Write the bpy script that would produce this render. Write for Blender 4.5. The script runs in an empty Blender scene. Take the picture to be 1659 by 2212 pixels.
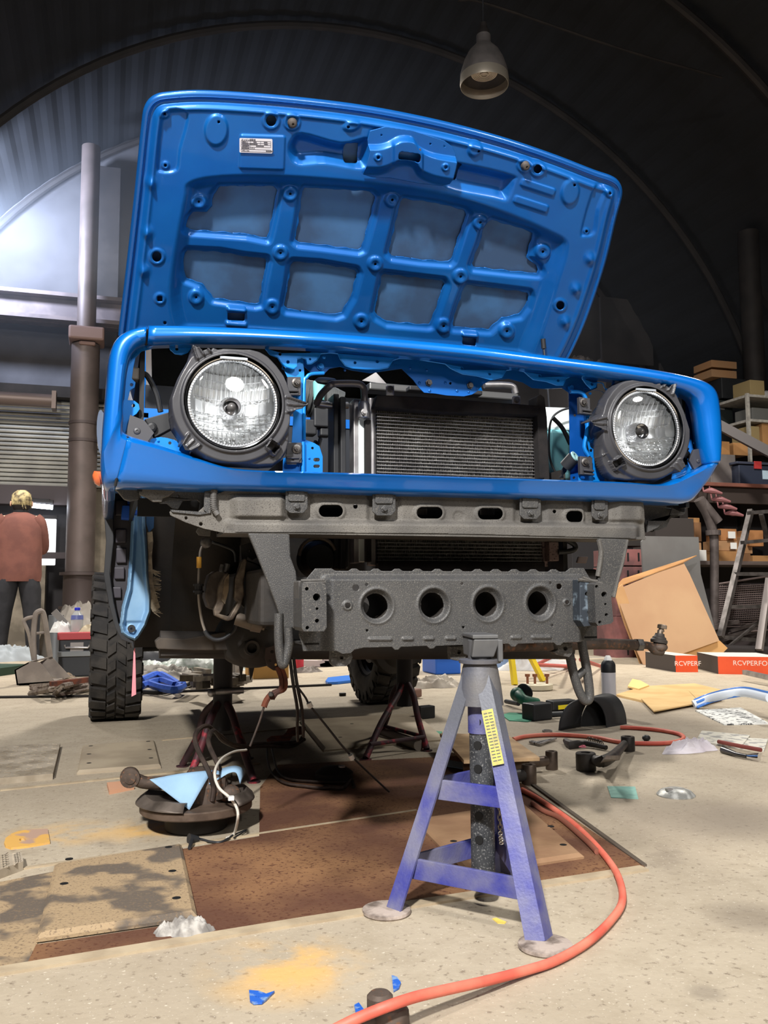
import bpy, bmesh, math, random
import numpy as np
from mathutils import Vector, Matrix
from mathutils.geometry import tessellate_polygon
random.seed(7); np.random.seed(7)
sc = bpy.context.scene
COL = sc.collection
# ------------------------------------------------------------------ camera
# world: X along the vehicle's nose, Y into the building, Z up, floor at z=0, metres
FPX = 1870.0; YAW = .309; PITCH = .095; ROLL = -.006
CAM = np.array([-.75, -1.786, .604])
_c, _s = math.cos(YAW), math.sin(YAW)
W_ = np.array([_s*math.cos(PITCH), _c*math.cos(PITCH), math.sin(PITCH)])
_r = np.array([_c, -_s, 0.]); _u = np.cross(_r, W_)
R_ = _r*math.cos(ROLL)+_u*math.sin(ROLL); U_ = -_r*math.sin(ROLL)+_u*math.cos(ROLL)
cd = bpy.data.cameras.new('camera'); cam = bpy.data.objects.new('camera', cd); COL.objects.link(cam)
cam.matrix_world = Matrix(((R_[0], U_[0], -W_[0], CAM[0]), (R_[1], U_[1], -W_[1], CAM[1]), (R_[2], U_[2], -W_[2], CAM[2]), (0, 0, 0, 1)))
cd.sensor_fit = 'HORIZONTAL'; cd.sensor_width = 36; cd.lens = 36*FPX/1659; cd.clip_end = 100; cd.clip_start = .02
sc.camera = cam
# ------------------------------------------------------------------ light
sc.view_settings.view_transform = 'Standard'; sc.view_settings.look = 'None'
sc.view_settings.exposure = 0.35; sc.view_settings.gamma = 1.0; sc.view_settings.use_curve_mapping = False
wd = bpy.data.worlds.new('world'); sc.world = wd; wd.use_nodes = True
wd.node_tree.nodes['Background'].inputs[0].default_value = (.30, .36, .50, 1)
wd.node_tree.nodes['Background'].inputs[1].default_value = .1
def lamp(name, loc, target, power, color, size, spread=180, kind='AREA', size_y=None):
    l = bpy.data.lights.new(name, kind); l.energy = power; l.color = color
    if kind == 'AREA':
        l.shape = 'DISK' if size_y is None else 'RECTANGLE'; l.size = size; l.spread = math.radians(spread)
        if size_y: l.size_y = size_y
    else: l.shadow_soft_size = size
    o = bpy.data.objects.new(name, l); COL.objects.link(o); o.location = loc
    d = Vector(target)-Vector(loc); o.rotation_euler = d.to_track_quat('-Z', 'Y').to_euler()
    return o
lamp('lamp_front_left', (-2.4, -3.9, 3.95), (-.1, .3, .8), 210, (1, .975, .94), .35, 120)
lamp('lamp_overhead', (-1.2, -1.6, 4.6), (-.3, .3, .4), 45, (1, .97, .93), .5, 150)
lamp('lamp_front_right', (2.6, -3.6, 3.8), (.2, .4, .9), 40, (1, .97, .93), .9, 150)
lamp('fill_camera_side', (.4, -6.0, 3.6), (0, .4, 1.1), 50, (1, .98, .96), 1.2, 150)  # unseen fill behind the camera, added to brighten the car's front
lamp('lamp_back_hall', (1.2, 7.0, 5.2), (1.0, 5.2, 0), 200, (1, .95, .87), .6, 140)
lamp('lamp_right_bay', (4.6, 3.2, 4.6), (4.2, 4.4, 0), 130, (1, .95, .87), .6, 130)
lamp('lamp_left_bay', (-2.6, 5.4, 4.6), (-1.6, 7.5, .3), 120, (1, .95, .90), .6, 130)
lamp('lamp_wall_flood', (-2.42, 8.7, 4.95), (-2.0, 10.3, 5.6), 380, (.62, .74, 1.0), .5, 170)
# ------------------------------------------------------------------ geometry helpers
def ray(u, v):
    u = np.asarray(u, float); v = np.asarray(v, float)
    return W_ + R_*((u-829.5)/FPX)[..., None] - U_*((v-1106)/FPX)[..., None]
def onplane(u, v, p0, n):
    d = ray(u, v); n = np.asarray(n, float); t = ((np.asarray(p0)-CAM)@n)/(d@n)
    return CAM + d*np.asarray(t)[..., None]
def fl(u, v, z=0.): return onplane(u, v, (0, 0, z), (0, 0, 1))
def yp(u, v, y=0.): return onplane(u, v, (0, y, 0), (0, 1, 0))
def xp(u, v, x=0.): return onplane(u, v, (x, 0, 0), (1, 0, 0))
def T(p): return tuple(float(q) for q in p)

class MB:
    def __init__(s): s.v = []; s.f = []; s.m = []; s.mi = 0
    def add(s, vs, fs):
        b = len(s.v); s.v += [tuple(float(q) for q in p) for p in vs]
        s.f += [tuple(int(i)+b for i in f) for f in fs]; s.m += [s.mi]*len(fs); return s
    def box(s, c, d, R=None):
        hx, hy, hz = d[0]/2, d[1]/2, d[2]/2
        vs = [Vector((x*hx, y*hy, z*hz)) for x in (-1, 1) for y in (-1, 1) for z in (-1, 1)]
        if R is not None: vs = [R @ p for p in vs]
        c = Vector(T(c)); vs = [p+c for p in vs]
        return s.add(vs, [(0, 1, 3, 2), (4, 6, 7, 5), (0, 4, 5, 1), (2, 3, 7, 6), (0, 2, 6, 4), (1, 5, 7, 3)])
    def hexa(s, p):   # 8 points: bottom ring 0-3, top ring 4-7
        return s.add(p, [(3, 2, 1, 0), (4, 5, 6, 7), (0, 1, 5, 4), (1, 2, 6, 5), (2, 3, 7, 6), (3, 0, 4, 7)])
    def quadslab(s, q, t):  # q: 4 points, t: thickness vector
        t = Vector(T(t)); q = [Vector(T(p)) for p in q]
        return s.hexa([p+t for p in q]+q)
    def bar(s, a, b, w, h, up=(0, 0, 1)):
        a = Vector(T(a)); b = Vector(T(b)); d = (b-a); L = d.length; d.normalize()
        x = d.cross(Vector(up)); 
        if x.length < 1e-4: x = Vector((1, 0, 0))
        x.normalize(); z = x.cross(d)
        return s.box((a+b)/2, (w, L, h), Matrix((x, d, z)).transposed())
    def tube(s, pts, r, n=8, closed=False, sub=0, caps=True):
        P = [Vector(T(p)) for p in pts]
        rr = list(r) if hasattr(r, '__len__') else [r]*len(P)
        if sub:
            Q = []; q2 = []; m = len(P); rng = m if closed else m-1
            for i in range(rng):
                p0 = P[(i-1) % m] if (closed or i > 0) else P[0]*2-P[1]
                p1 = P[i]; p2 = P[(i+1) % m]
                p3 = P[(i+2) % m] if (closed or i+2 < m) else P[-1]*2-P[-2]
                for k in range(sub):
                    t = k/sub
                    Q.append(.5*((2*p1)+(p2-p0)*t+(2*p0-5*p1+4*p2-p3)*t*t+(3*p1-p0-3*p2+p3)*t**3))
                    q2.append(rr[i]*(1-t)+rr[(i+1) % m]*t)
            if not closed: Q.append(P[-1]); q2.append(rr[-1])
            P, rr = Q, q2
        m = len(P); vs = []; fs = []
        tan = []
        for i in range(m):
            a = P[(i-1) % m] if (closed or i > 0) else P[i]; b = P[(i+1) % m] if (closed or i < m-1) else P[i]
            t = b-a; tan.append(t.normalized() if t.length > 1e-9 else Vector((0, 0, 1)))
        ref = Vector((0, 0, 1)) if abs(tan[0].z) < .9 else Vector((1, 0, 0))
        x = tan[0].cross(ref).normalized()
        for i in range(m):
            x = x-tan[i]*x.dot(tan[i]); x = x.normalized() if x.length > 1e-6 else tan[i].orthogonal().normalized()
            y = tan[i].cross(x)
            for k in range(n):
                a = 2*math.pi*k/n; vs.append(P[i]+(x*math.cos(a)+y*math.sin(a))*rr[i])
        for i in range(m if closed else m-1):
            for k in range(n):
                j = (i+1) % m; k2 = (k+1) % n
                fs.append((i*n+k, i*n+k2, j*n+k2, j*n+k))
        if caps and not closed:
            fs.append(tuple(range(n-1, -1, -1))); fs.append(tuple((m-1)*n+k for k in range(n)))
        return s.add(vs, fs)
    def lathe(s, c, prof, n=24, axis=(0, 0, 1), xdir=None, a0=0, a1=2*math.pi, sx=1., sy=1.):
        ax = Vector(axis).normalized(); x = Vector(xdir) if xdir else ax.orthogonal(); x = (x-ax*x.dot(ax)).normalized(); y = ax.cross(x)
        c = Vector(T(c)); vs = []; fs = []; m = len(prof); full = abs(a1-a0-2*math.pi) < 1e-6
        N = n if full else n+1
        for (r, h) in prof:
            for k in range(N):
                a = a0+(a1-a0)*k/n; vs.append(c+ax*h+(x*math.cos(a)*sx+y*math.sin(a)*sy)*r)
        for i in range(m-1):
            for k in range(n):
                k2 = (k+1) % n if full else k+1
                fs.append((i*N+k, i*N+k2, (i+1)*N+k2, (i+1)*N+k))
        if full and prof[0][0] > 1e-6 : fs.append(tuple(range(n-1, -1, -1)))
        if full and prof[-1][0] > 1e-6: fs.append(tuple((m-1)*n+k for k in range(n)))
        return s.add(vs, fs)
    def ring(s, c, r0, r1, h, n=24, axis=(0, 0, 1), **k):   # tube-like washer
        return s.lathe(c, [(r0, 0), (r1, 0), (r1, h), (r0, h), (r0, 0)], n, axis, **k) if False else s._ring(c, r0, r1, h, n, axis)
    def _ring(s, c, r0, r1, h, n, axis):
        ax = Vector(axis).normalized(); x = ax.orthogonal().normalized(); y = ax.cross(x); c = Vector(T(c)); vs = []; fs = []
        for (r, hh) in ((r0, 0), (r1, 0), (r1, h), (r0, h)):
            for k in range(n):
                a = 2*math.pi*k/n; vs.append(c+ax*hh+(x*math.cos(a)+y*math.sin(a))*r)
        for i in range(4):
            for k in range(n): fs.append((i*n+k, i*n+(k+1) % n, ((i+1) % 4)*n+(k+1) % n, ((i+1) % 4)*n+k))
        return s.add(vs, fs)
    def cyl(s, a, b, r, n=16, r2=None):
        return s.tube([a, b], [r, r if r2 is None else r2], n)
    def loft(s, rings, caps=True, closed=False):
        n = len(rings[0]); vs = [p for r in rings for p in r]; fs = []
        m = len(rings)
        for i in range(m if closed else m-1):
            for k in range(n): fs.append((i*n+k, i*n+(k+1) % n, ((i+1) % m)*n+(k+1) % n, ((i+1) % m)*n+k))
        if caps and not closed: fs.append(tuple(range(n-1, -1, -1))); fs.append(tuple((m-1)*n+k for k in range(n)))
        return s.add(vs, fs)
    def ell(s, secs, n=16):   # elliptical sections (cx,cy,cz,rx,ry)
        return s.loft([[(c[0]+c[3]*math.cos(2*math.pi*k/n), c[1]+c[4]*math.sin(2*math.pi*k/n), c[2]) for k in range(n)] for c in secs])
    def ball(s, c, r, n=12, sq=(1, 1, 1)):
        return s.loft([[(c[0]+r*sq[0]*math.sin(math.pi*i/n)*math.cos(2*math.pi*k/n), c[1]+r*sq[1]*math.sin(math.pi*i/n)*math.sin(2*math.pi*k/n), c[2]-r*sq[2]*math.cos(math.pi*i/n)) for k in range(n)] for i in range(1, n)])
    def plate(s, outline, place, back, holes=()):
        """outline/holes: 2D lists; place(u,v)->world; back: thickness vector"""
        loops = [list(outline)]+[list(h) for h in holes]
        flat = [p for l in loops for p in l]
        tri = tessellate_polygon([[Vector((p[0], p[1], 0)) for p in l] for l in loops])
        P = [Vector(T(place(p[0], p[1]))) for p in flat]; b = Vector(T(back)); n = len(flat)
        vs = P+[p+b for p in P]; fs = [tuple(t) for t in tri]+[tuple(i+n for i in reversed(t)) for t in tri]
        o = 0
        for l in loops:
            m = len(l)
            for i in range(m): fs.append((o+i, o+(i+1) % m, o+(i+1) % m+n, o+i+n))
            o += m
        return s.add(vs, fs)
    def obj(s, name, mat, parent=None, smooth=False, bevel=0, fix=True, **props):
        return mk(name, s.v, s.f, mat, parent, smooth, s.m, bevel, fix, **props)

WLOC = {}
def mk(name, v, f, mat, parent=None, smooth=False, midx=None, bevel=0, fix=True, **props):
    v = np.array(v, float); lo = v.min(0); hi = v.max(0)
    c = (lo+hi)/2
    if parent is None: c[2] = lo[2]
    me = bpy.data.meshes.new(name); me.from_pydata([tuple(p) for p in (v-c)], [], f)
    for m in (mat if isinstance(mat, (list, tuple)) else [mat]): me.materials.append(m)
    if midx is not None and any(midx): me.polygons.foreach_set('material_index', midx)
    if fix:
        bm = bmesh.new(); bm.from_mesh(me); bmesh.ops.recalc_face_normals(bm, faces=bm.faces); bm.to_mesh(me); bm.free()
    if smooth:
        me.polygons.foreach_set('use_smooth', [True]*len(me.polygons))
        try: me.set_sharp_from_angle(angle=math.radians(40 if smooth is True else smooth))
        except Exception: pass
    me.update()
    o = bpy.data.objects.new(name, me); COL.objects.link(o)
    place(o, c, parent)
    if bevel:
        b = o.modifiers.new('b', 'BEVEL'); b.width = bevel; b.segments = 2; b.limit_method = 'ANGLE'; b.angle_limit = math.radians(40)
    for k, q in props.items(): o[k] = q
    return o
def place(o, c, parent):
    c = Vector(T(c)); WLOC[o.name] = c
    if parent is not None:
        o.parent = parent; o.location = c-WLOC[parent.name]
    else: o.location = c
def thing(name, label, cat, loc=(0, 0, 0), group=None):
    o = bpy.data.objects.new(name, None); COL.objects.link(o); o.empty_display_size = .05
    place(o, loc, None); o['label'] = label; o['category'] = cat
    if group: o['group'] = group
    return o
def lab(o, label, cat, group=None, kind=None):
    o['label'] = label; o['category'] = cat
    if group: o['group'] = group
    if kind: o['kind'] = kind
    return o
def dup(o, delta, label=None, parent=None, rot=None):
    c = o.copy(); COL.objects.link(c)
    if parent is None:
        c.location = o.location+Vector(delta); WLOC[c.name] = WLOC[o.name]+Vector(delta)
        if rot: c.rotation_euler = rot
        if label: c['label'] = label
    else: c.parent = parent; WLOC[c.name] = WLOC[o.name]
    for ch in o.children: dup(ch, (0, 0, 0), None, c)
    return c
def circ(u, v, a, b=None, n=16, rot=0):
    b = a if b is None else b; r = math.radians(rot)
    return [(u+a*math.cos(t)*math.cos(r)-b*math.sin(t)*math.sin(r), v+a*math.cos(t)*math.sin(r)+b*math.sin(t)*math.cos(r)) for t in [2*math.pi*k/n for k in range(n)]]
def slot(u, v, w, h, rot=0, n=8):
    r = h/2; L = w/2-r; a = math.radians(rot); out = []
    for k in range(n+1): t = -math.pi/2+math.pi*k/n; out.append((L+r*math.cos(t), r*math.sin(t)))
    for k in range(n+1): t = math.pi/2+math.pi*k/n; out.append((-L+r*math.cos(t), r*math.sin(t)))
    return [(u+x*math.cos(a)-y*math.sin(a), v+x*math.sin(a)+y*math.cos(a)) for x, y in out]
def catm(pts, k=6, closed=False):
    P = np.array(pts, float); m = len(P); out = []
    for i in range(m if closed else m-1):
        p0 = P[(i-1) % m] if closed or i > 0 else 2*P[0]-P[1]
        p1 = P[i]; p2 = P[(i+1) % m]; p3 = P[(i+2) % m] if closed or i+2 < m else 2*P[-1]-P[-2]
        for j in range(k):
            t = j/k; out.append(.5*((2*p1)+(p2-p0)*t+(2*p0-5*p1+4*p2-p3)*t*t+(3*p1-p0-3*p2+p3)*t**3))
    if not closed: out.append(P[-1])
    return np.array(out)
# signed distances on numpy grids
def sd_poly(U, V, poly):
    P = np.array(poly, float); d = np.full(U.shape, 1e18); ins = np.zeros(U.shape, bool); n = len(P)
    for i in range(n):
        a = P[i]; b = P[(i+1) % n]; e = b-a; wx = U-a[0]; wy = V-a[1]
        t = np.clip((wx*e[0]+wy*e[1])/(e@e+1e-12), 0, 1)
        d = np.minimum(d, (wx-e[0]*t)**2+(wy-e[1]*t)**2)
        c = ((a[1] > V) != (b[1] > V)) & (U < (b[0]-a[0])*(V-a[1])/((b[1]-a[1]) if b[1] != a[1] else 1e-9)+a[0])
        ins ^= c
    d = np.sqrt(d); return np.where(ins, -d, d)
def sd_ell(U, V, u, v, a, b=None):
    b = a if b is None else b; k = np.sqrt(((U-u)/a)**2+((V-v)/b)**2); return (k-1)*min(a, b)
def sd_box(U, V, u, v, w, h, r=0, rot=0):
    a = math.radians(rot); x = (U-u)*math.cos(a)+(V-v)*math.sin(a); y = -(U-u)*math.sin(a)+(V-v)*math.cos(a)
    qx = abs(x)-w/2+r; qy = abs(y)-h/2+r
    return np.hypot(np.maximum(qx, 0), np.maximum(qy, 0))+np.minimum(np.maximum(qx, qy), 0)-r
def sm(x, a, b):
    t = np.clip((x-a)/(b-a), 0, 1); return t*t*(3-2*t)
def relief(name, box, step, p0, n, S, H, mat, parent, thick=0, hb=None, smooth=True, **props):
    """sheet pressed on a plane (p0,n): S(U,V) signed distance outline incl. holes, H(U,V) height along n"""
    u0, u1, v0, v1 = box; us = np.arange(u0, u1+step, step); vs = np.arange(v0, v1+step, step)
    U, V = np.meshgrid(us, vs); D = S(U, V); e = .25
    gx = (S(U+e, V)-S(U-e, V))/(2*e); gy = (S(U, V+e)-S(U, V-e))/(2*e)
    near = (D > 0) & (D < 1.45*step) ; U2 = np.where(near, U-gx*D, U); V2 = np.where(near, V-gy*D, V)
    near2 = (D < 0) & (D > -.3*step); U2 = np.where(near2, U-gx*D, U2); V2 = np.where(near2, V-gy*D, V2)
    ok = (D < 1.45*step); ins = D < -.3*step
    n = np.array(n, float); n /= np.linalg.norm(n)
    P = onplane(U2, V2, p0, n)+n*H(U2, V2)[..., None]
    idx = np.full(U.shape, -1); R, Cc = U.shape
    f = ok[:-1, :-1] & ok[1:, :-1] & ok[:-1, 1:] & ok[1:, 1:] & (ins[:-1, :-1] | ins[1:, :-1] | ins[:-1, 1:] | ins[1:, 1:])
    used = np.zeros(U.shape, bool); used[:-1, :-1] |= f; used[1:, :-1] |= f; used[:-1, 1:] |= f; used[1:, 1:] |= f
    idx[used] = np.arange(used.sum()); ii, jj = np.nonzero(f)
    faces = np.stack([idx[ii, jj], idx[ii+1, jj], idx[ii+1, jj+1], idx[ii, jj+1]], 1).tolist()
    o = mk(name, P[used], [tuple(q) for q in faces], mat, parent, 80 if smooth else False, fix=False, **props)
    if thick:
        m = o.modifiers.new('s', 'SOLIDIFY'); m.thickness = thick; m.offset = 1 if False else -1
    return o
# ------------------------------------------------------------------ materials
def L(c):  # sRGB 0-255 -> linear
    return tuple(((x/255)/12.92 if x/255 <= .04045 else ((x/255+.055)/1.055)**2.4) for x in c)+(1,)
MATS = {}
def mat(name, c, rough=.5, metal=0., c2=None, scale=12., mix=.5, bump=0., bscale=60., coat=0., spec=.5, trans=0., alpha=1., contrast=(.4, .6), emis=0., detail=6, speck=None, sscale=180, ior=1.45, dust=None):
    if name in MATS: return MATS[name]
    m = bpy.data.materials.new(name); m.use_nodes = True; nt = m.node_tree; N = nt.nodes; K = nt.links; b = N['Principled BSDF']
    b.inputs['Base Color'].default_value = L(c); b.inputs['Roughness'].default_value = rough; b.inputs['Metallic'].default_value = metal
    b.inputs['Coat Weight'].default_value = coat; b.inputs['Coat Roughness'].default_value = .06; b.inputs['Specular IOR Level'].default_value = spec
    b.inputs['Transmission Weight'].default_value = trans; b.inputs['Alpha'].default_value = alpha; b.inputs['IOR'].default_value = ior
    if emis: b.inputs['Emission Color'].default_value = L(c); b.inputs['Emission Strength'].default_value = emis
    tc = N.new('ShaderNodeNewGeometry')
    pos = tc.outputs['Position']
    if c2 is not None or speck is not None:
        last = None
        no = N.new('ShaderNodeTexNoise'); no.inputs['Scale'].default_value = scale; no.inputs['Detail'].default_value = detail; K.new(pos, no.inputs['Vector'])
        cr = N.new('ShaderNodeValToRGB'); cr.color_ramp.elements[0].position = contrast[0]; cr.color_ramp.elements[1].position = contrast[1]
        cr.color_ramp.elements[0].color = L(c); cr.color_ramp.elements[1].color = L(c2 or c); K.new(no.outputs['Fac'], cr.inputs['Fac']); last = cr.outputs['Color']
        if speck is not None:
            n2 = N.new('ShaderNodeTexNoise'); n2.inputs['Scale'].default_value = sscale; n2.inputs['Detail'].default_value = 3; K.new(pos, n2.inputs['Vector'])
            r2 = N.new('ShaderNodeValToRGB'); r2.color_ramp.elements[0].position = .56; r2.color_ramp.elements[1].position = .66; K.new(n2.outputs['Fac'], r2.inputs['Fac'])
            mx = N.new('ShaderNodeMix'); mx.data_type = 'RGBA'; K.new(r2.outputs['Color'], mx.inputs[0]); K.new(last, mx.inputs[6]); mx.inputs[7].default_value = L(speck); last = mx.outputs[2]
        if dust is not None:
            sx = N.new('ShaderNodeSeparateXYZ'); K.new(tc.outputs['Normal'], sx.inputs[0])
            r3 = N.new('ShaderNodeMapRange'); r3.inputs[1].default_value = .2; r3.inputs[2].default_value = .9; K.new(sx.outputs[2], r3.inputs[0])
            mx = N.new('ShaderNodeMix'); mx.data_type = 'RGBA'; K.new(r3.outputs[0], mx.inputs[0]); K.new(last, mx.inputs[6]); mx.inputs[7].default_value = L(dust); last = mx.outputs[2]
        K.new(last, b.inputs['Base Color'])
    if bump:
        n3 = N.new('ShaderNodeTexNoise'); n3.inputs['Scale'].default_value = bscale; n3.inputs['Detail'].default_value = 4; K.new(pos, n3.inputs['Vector'])
        bp = N.new('ShaderNodeBump'); bp.inputs['Strength'].default_value = bump; bp.inputs['Distance'].default_value = .004; K.new(n3.outputs['Fac'], bp.inputs['Height']); K.new(bp.outputs['Normal'], b.inputs['Normal'])
    MATS[name] = m; return m
blue = mat('blue_paint', (0, 98, 186), .3, .25, coat=1., c2=(0, 104, 192), scale=3)
blue_in = mat('blue_inner_paint', (4, 90, 168), .42, .3, c2=(8, 98, 176), scale=5, coat=.25)
blue_skin = mat('blue_skin_underside', (80, 124, 172), .5, .3, c2=(70, 96, 130), scale=6)
blue_stamp = mat('blue_stamped_paint', (10, 120, 210), .38, .3, c2=(14, 128, 215), scale=6, coat=.3)
blue_dull = mat('pale_blue_primer', (104, 146, 186), .5, .2, c2=(140, 176, 205), scale=5)
blk = mat('black_plastic', (30, 31, 34), .5, 0, c2=(40, 41, 44), scale=9)
blk2 = mat('deep_black', (12, 12, 13), .7)
greyp = mat('grey_plastic', (60, 60, 64), .45, 0, c2=(50, 50, 54), scale=10, coat=.1)
foam = mat('black_foam', (26, 23, 23), .95, bump=.3, bscale=300, c2=(34, 30, 29), scale=30)
steel_dirty = mat('dusty_frame_steel', (70, 68, 66), .7, .15, c2=(108, 104, 98), scale=9, bump=.25, bscale=380, speck=(66, 62, 59), sscale=420, contrast=(.3, .7))
steel_dark = mat('undercoated_steel', (56, 56, 57), .5, .15, c2=(74, 73, 72), scale=7, bump=.25, bscale=380, speck=(98, 95, 90), sscale=480, contrast=(.3, .75))
under = mat('underbody_black', (34, 32, 31), .75, 0, c2=(50, 45, 41), scale=6, bump=.3)
alu = mat('aluminium', (176, 174, 174), .38, .85, c2=(150, 147, 148), scale=20)
fin = mat('condenser_fins', (214, 211, 204), .5, .1, c2=(120, 118, 112), scale=160, contrast=(.35, .65))
chrome = mat('chrome', (225, 225, 228), .12, 1.)
bolt = mat('bolt_steel', (120, 118, 116), .4, .8, c2=(84, 80, 78), scale=60)
rust = mat('rusty_steel', (104, 56, 38), .85, .1, c2=(70, 45, 38), scale=25, bump=.4)
rustpart = mat('rusty_cast_iron', (92, 80, 72), .7, .35, c2=(70, 58, 50), scale=18, bump=.35, speck=(118, 86, 66), sscale=90)
rubber = mat('tyre_rubber', (36, 34, 33), .8, 0, c2=(58, 54, 50), scale=14, bump=.2, bscale=90)
rim_m = mat('wheel_rim_dark', (60, 56, 50), .5, .5)
white = mat('white_plastic', (225, 225, 222), .4)
card = mat('cardboard', (196, 154, 108), .85, 0, c2=(186, 142, 98), scale=3)
card2 = mat('cardboard_brown', (168, 124, 78), .85, 0, c2=(150, 108, 66), scale=4)
wood = mat('pale_wood', (192, 160, 122), .8, 0, c2=(168, 138, 104), scale=14)
# ================================================================== THE SETTING
def floor_mat():
    m = bpy.data.materials.new('concrete_floor'); m.use_nodes = True; nt = m.node_tree; N = nt.nodes; K = nt.links; b = N['Principled BSDF']
    b.inputs['Roughness'].default_value = .75
    g = N.new('ShaderNodeNewGeometry'); pos = g.outputs['Position']
    def noise(s, d=8, r=.6, dist=0):
        n = N.new('ShaderNodeTexNoise'); n.inputs['Scale'].default_value = s; n.inputs['Detail'].default_value = d; n.inputs['Roughness'].default_value = r; n.inputs['Distortion'].default_value = dist
        K.new(pos, n.inputs['Vector']); return n.outputs['Fac']
    def ramp(f, a, c, ca=(0, 0, 0, 1), cb=(1, 1, 1, 1)):
        r = N.new('ShaderNodeValToRGB'); r.color_ramp.elements[0].position = a; r.color_ramp.elements[1].position = c
        r.color_ramp.elements[0].color = ca; r.color_ramp.elements[1].color = cb; K.new(f, r.inputs['Fac']); return r.outputs['Color']
    def mix(f, a, c):
        x = N.new('ShaderNodeMix'); x.data_type = 'RGBA'
        K.new(f, x.inputs[0]) if not isinstance(f, float) else setattr(x.inputs[0], 'default_value', f)
        for s, q in ((6, a), (7, c)):
            if isinstance(q, tuple): x.inputs[s].default_value = q
            else: K.new(q, x.inputs[s])
        return x.outputs[2]
    def mul(a, c):
        x = N.new('ShaderNodeMath'); x.operation = 'MULTIPLY'; K.new(a, x.inputs[0])
        K.new(c, x.inputs[1]) if not isinstance(c, float) else setattr(x.inputs[1], 'default_value', c); return x.outputs[0]
    base = ramp(noise(1.1, 6), .35, .65, L((160, 147, 128)), L((176, 164, 144)))
    base = mix(ramp(noise(9, 10, .7), .45, .75), base, L((154, 141, 121)))
    base = mix(mul(ramp(noise(70, 4), .58, .68), .8), base, L((112, 98, 82)))
    base = mix(mul(ramp(noise(3.2, 6, .6, .6), .6, .72), .5), base, L((126, 114, 100)))
    base = mix(mul(ramp(noise(140, 3), .62, .7), .7), base, L((216, 206, 188)))
    def spot(x, y, r0, r1):
        v = N.new('ShaderNodeVectorMath'); v.operation = 'DISTANCE'; K.new(pos, v.inputs[0]); v.inputs[1].default_value = (x, y, 0)
        r = N.new('ShaderNodeMapRange'); r.inputs[1].default_value = r0; r.inputs[2].default_value = r1; r.inputs[3].default_value = 1; r.inputs[4].default_value = 0; K.new(v.outputs['Value'], r.inputs[0]); return r.outputs[0]
    st = ramp(noise(6, 7, .6, .3), .44, .6)
    for (u, v, r) in ((130, 1800, .16), (330, 1790, .16), (620, 2090, .16), (420, 1760, .1)):
        p = fl(u, v); base = mix(mul(mul(st, spot(p[0], p[1], r*.3, r)), .75), base, L((214, 168, 92)))
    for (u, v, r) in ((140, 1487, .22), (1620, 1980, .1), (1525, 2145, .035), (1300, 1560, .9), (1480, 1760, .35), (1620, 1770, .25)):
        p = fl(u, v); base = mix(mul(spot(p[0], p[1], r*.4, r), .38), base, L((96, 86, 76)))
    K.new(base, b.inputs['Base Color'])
    bp = N.new('ShaderNodeBump'); bp.inputs['Strength'].default_value = .35; bp.inputs['Distance'].default_value = .003; K.new(noise(60, 6), bp.inputs['Height']); K.new(bp.outputs['Normal'], b.inputs['Normal'])
    return m
fm = floor_mat()
soot = mat('sooty_sheet_metal', (20, 21, 25), .8, .0, c2=(15, 16, 19), scale=1.5)
soot2 = mat('sooty_rib_steel', (42, 37, 35), .7, .2, c2=(32, 28, 27), scale=4)
wallm = mat('grimy_wall', (74, 72, 74), .85, 0, c2=(60, 58, 60), scale=1.2, bump=.1)
concrete = mat('old_concrete_wall', (150, 140, 124), .9, 0, c2=(112, 104, 92), scale=4, bump=.4, bscale=30)
XC, ZC, RV = 2.3, 1.78, 5.95; Y0, Y1 = -7.0, 10.35; XL, XR = XC-RV, XC+RV
mb = MB(); mb.add([(XL-.1, Y0, 0), (XR+.1, Y0, 0), (XR+.1, Y1+.1, 0), (XL-.1, Y1+.1, 0), (XL-.1, Y0, -.2), (XR+.1, Y0, -.2), (XR+.1, Y1+.1, -.2), (XL-.1, Y1+.1, -.2)],
       [(0, 1, 2, 3), (7, 6, 5, 4), (0, 4, 5, 1), (1, 5, 6, 2), (2, 6, 7, 3), (3, 7, 4, 0)])
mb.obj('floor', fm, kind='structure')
# corrugated barrel vault (corrugations run along the hall)
mb = MB(); n = 240; A = [math.pi*k/n for k in range(n+1)]
ri = [RV+(.006 if k % 4 in (0, 1) else -.006)+.0 for k in range(n+1)]
vs = []
for y in (Y0, Y1):
    for dr in (0, .12): vs += [(XC-(r+dr)*math.cos(a), y, ZC+(r+dr)*math.sin(a)) for a, r in zip(A, ri)]
m_ = n+1; fs = []
for k in range(n): fs += [(k, k+1, 2*m_+k+1, 2*m_+k), (m_+k+1, m_+k, 3*m_+k, 3*m_+k+1)]
mb.add(vs, fs); mb.obj('ceiling', soot, kind='structure', smooth=False)
for k, y in enumerate((10.2, 8.0, 5.65, 3.3, .95, -1.4, -3.75)):
    mb = MB(); pts = [(XC-(RV-.12)*math.cos(a), y, ZC+(RV-.12)*math.sin(a)) for a in [math.pi*q/64 for q in range(65)]]
    mb.tube(pts, .05, 8); mb.obj('trim_%d' % (k+1), soot2, kind='structure', smooth=True)
for nm, x, s in (('wall_left', XL, -1), ('wall_right', XR, 1)):
    mb = MB(); mb.box((x+s*.06, (Y0+Y1)/2, ZC/2), (.12, Y1-Y0, ZC)); 
    for k in range(12): mb.box((x-s*.03, Y0+.7+k*1.45, ZC/2), (.06, .1, ZC))
    mb.obj(nm, soot if s > 0 else wallm, kind='structure')
def gable(nm, y, t, m):
    mb = MB(); ol = [(XL, 0), (XR, 0)]+[(XC+RV*math.cos(a), ZC+RV*math.sin(a)) for a in [math.pi*q/48 for q in range(49)]]
    mb.plate(ol, lambda a, c: (a, y, c), (0, t, 0)); return mb
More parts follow.
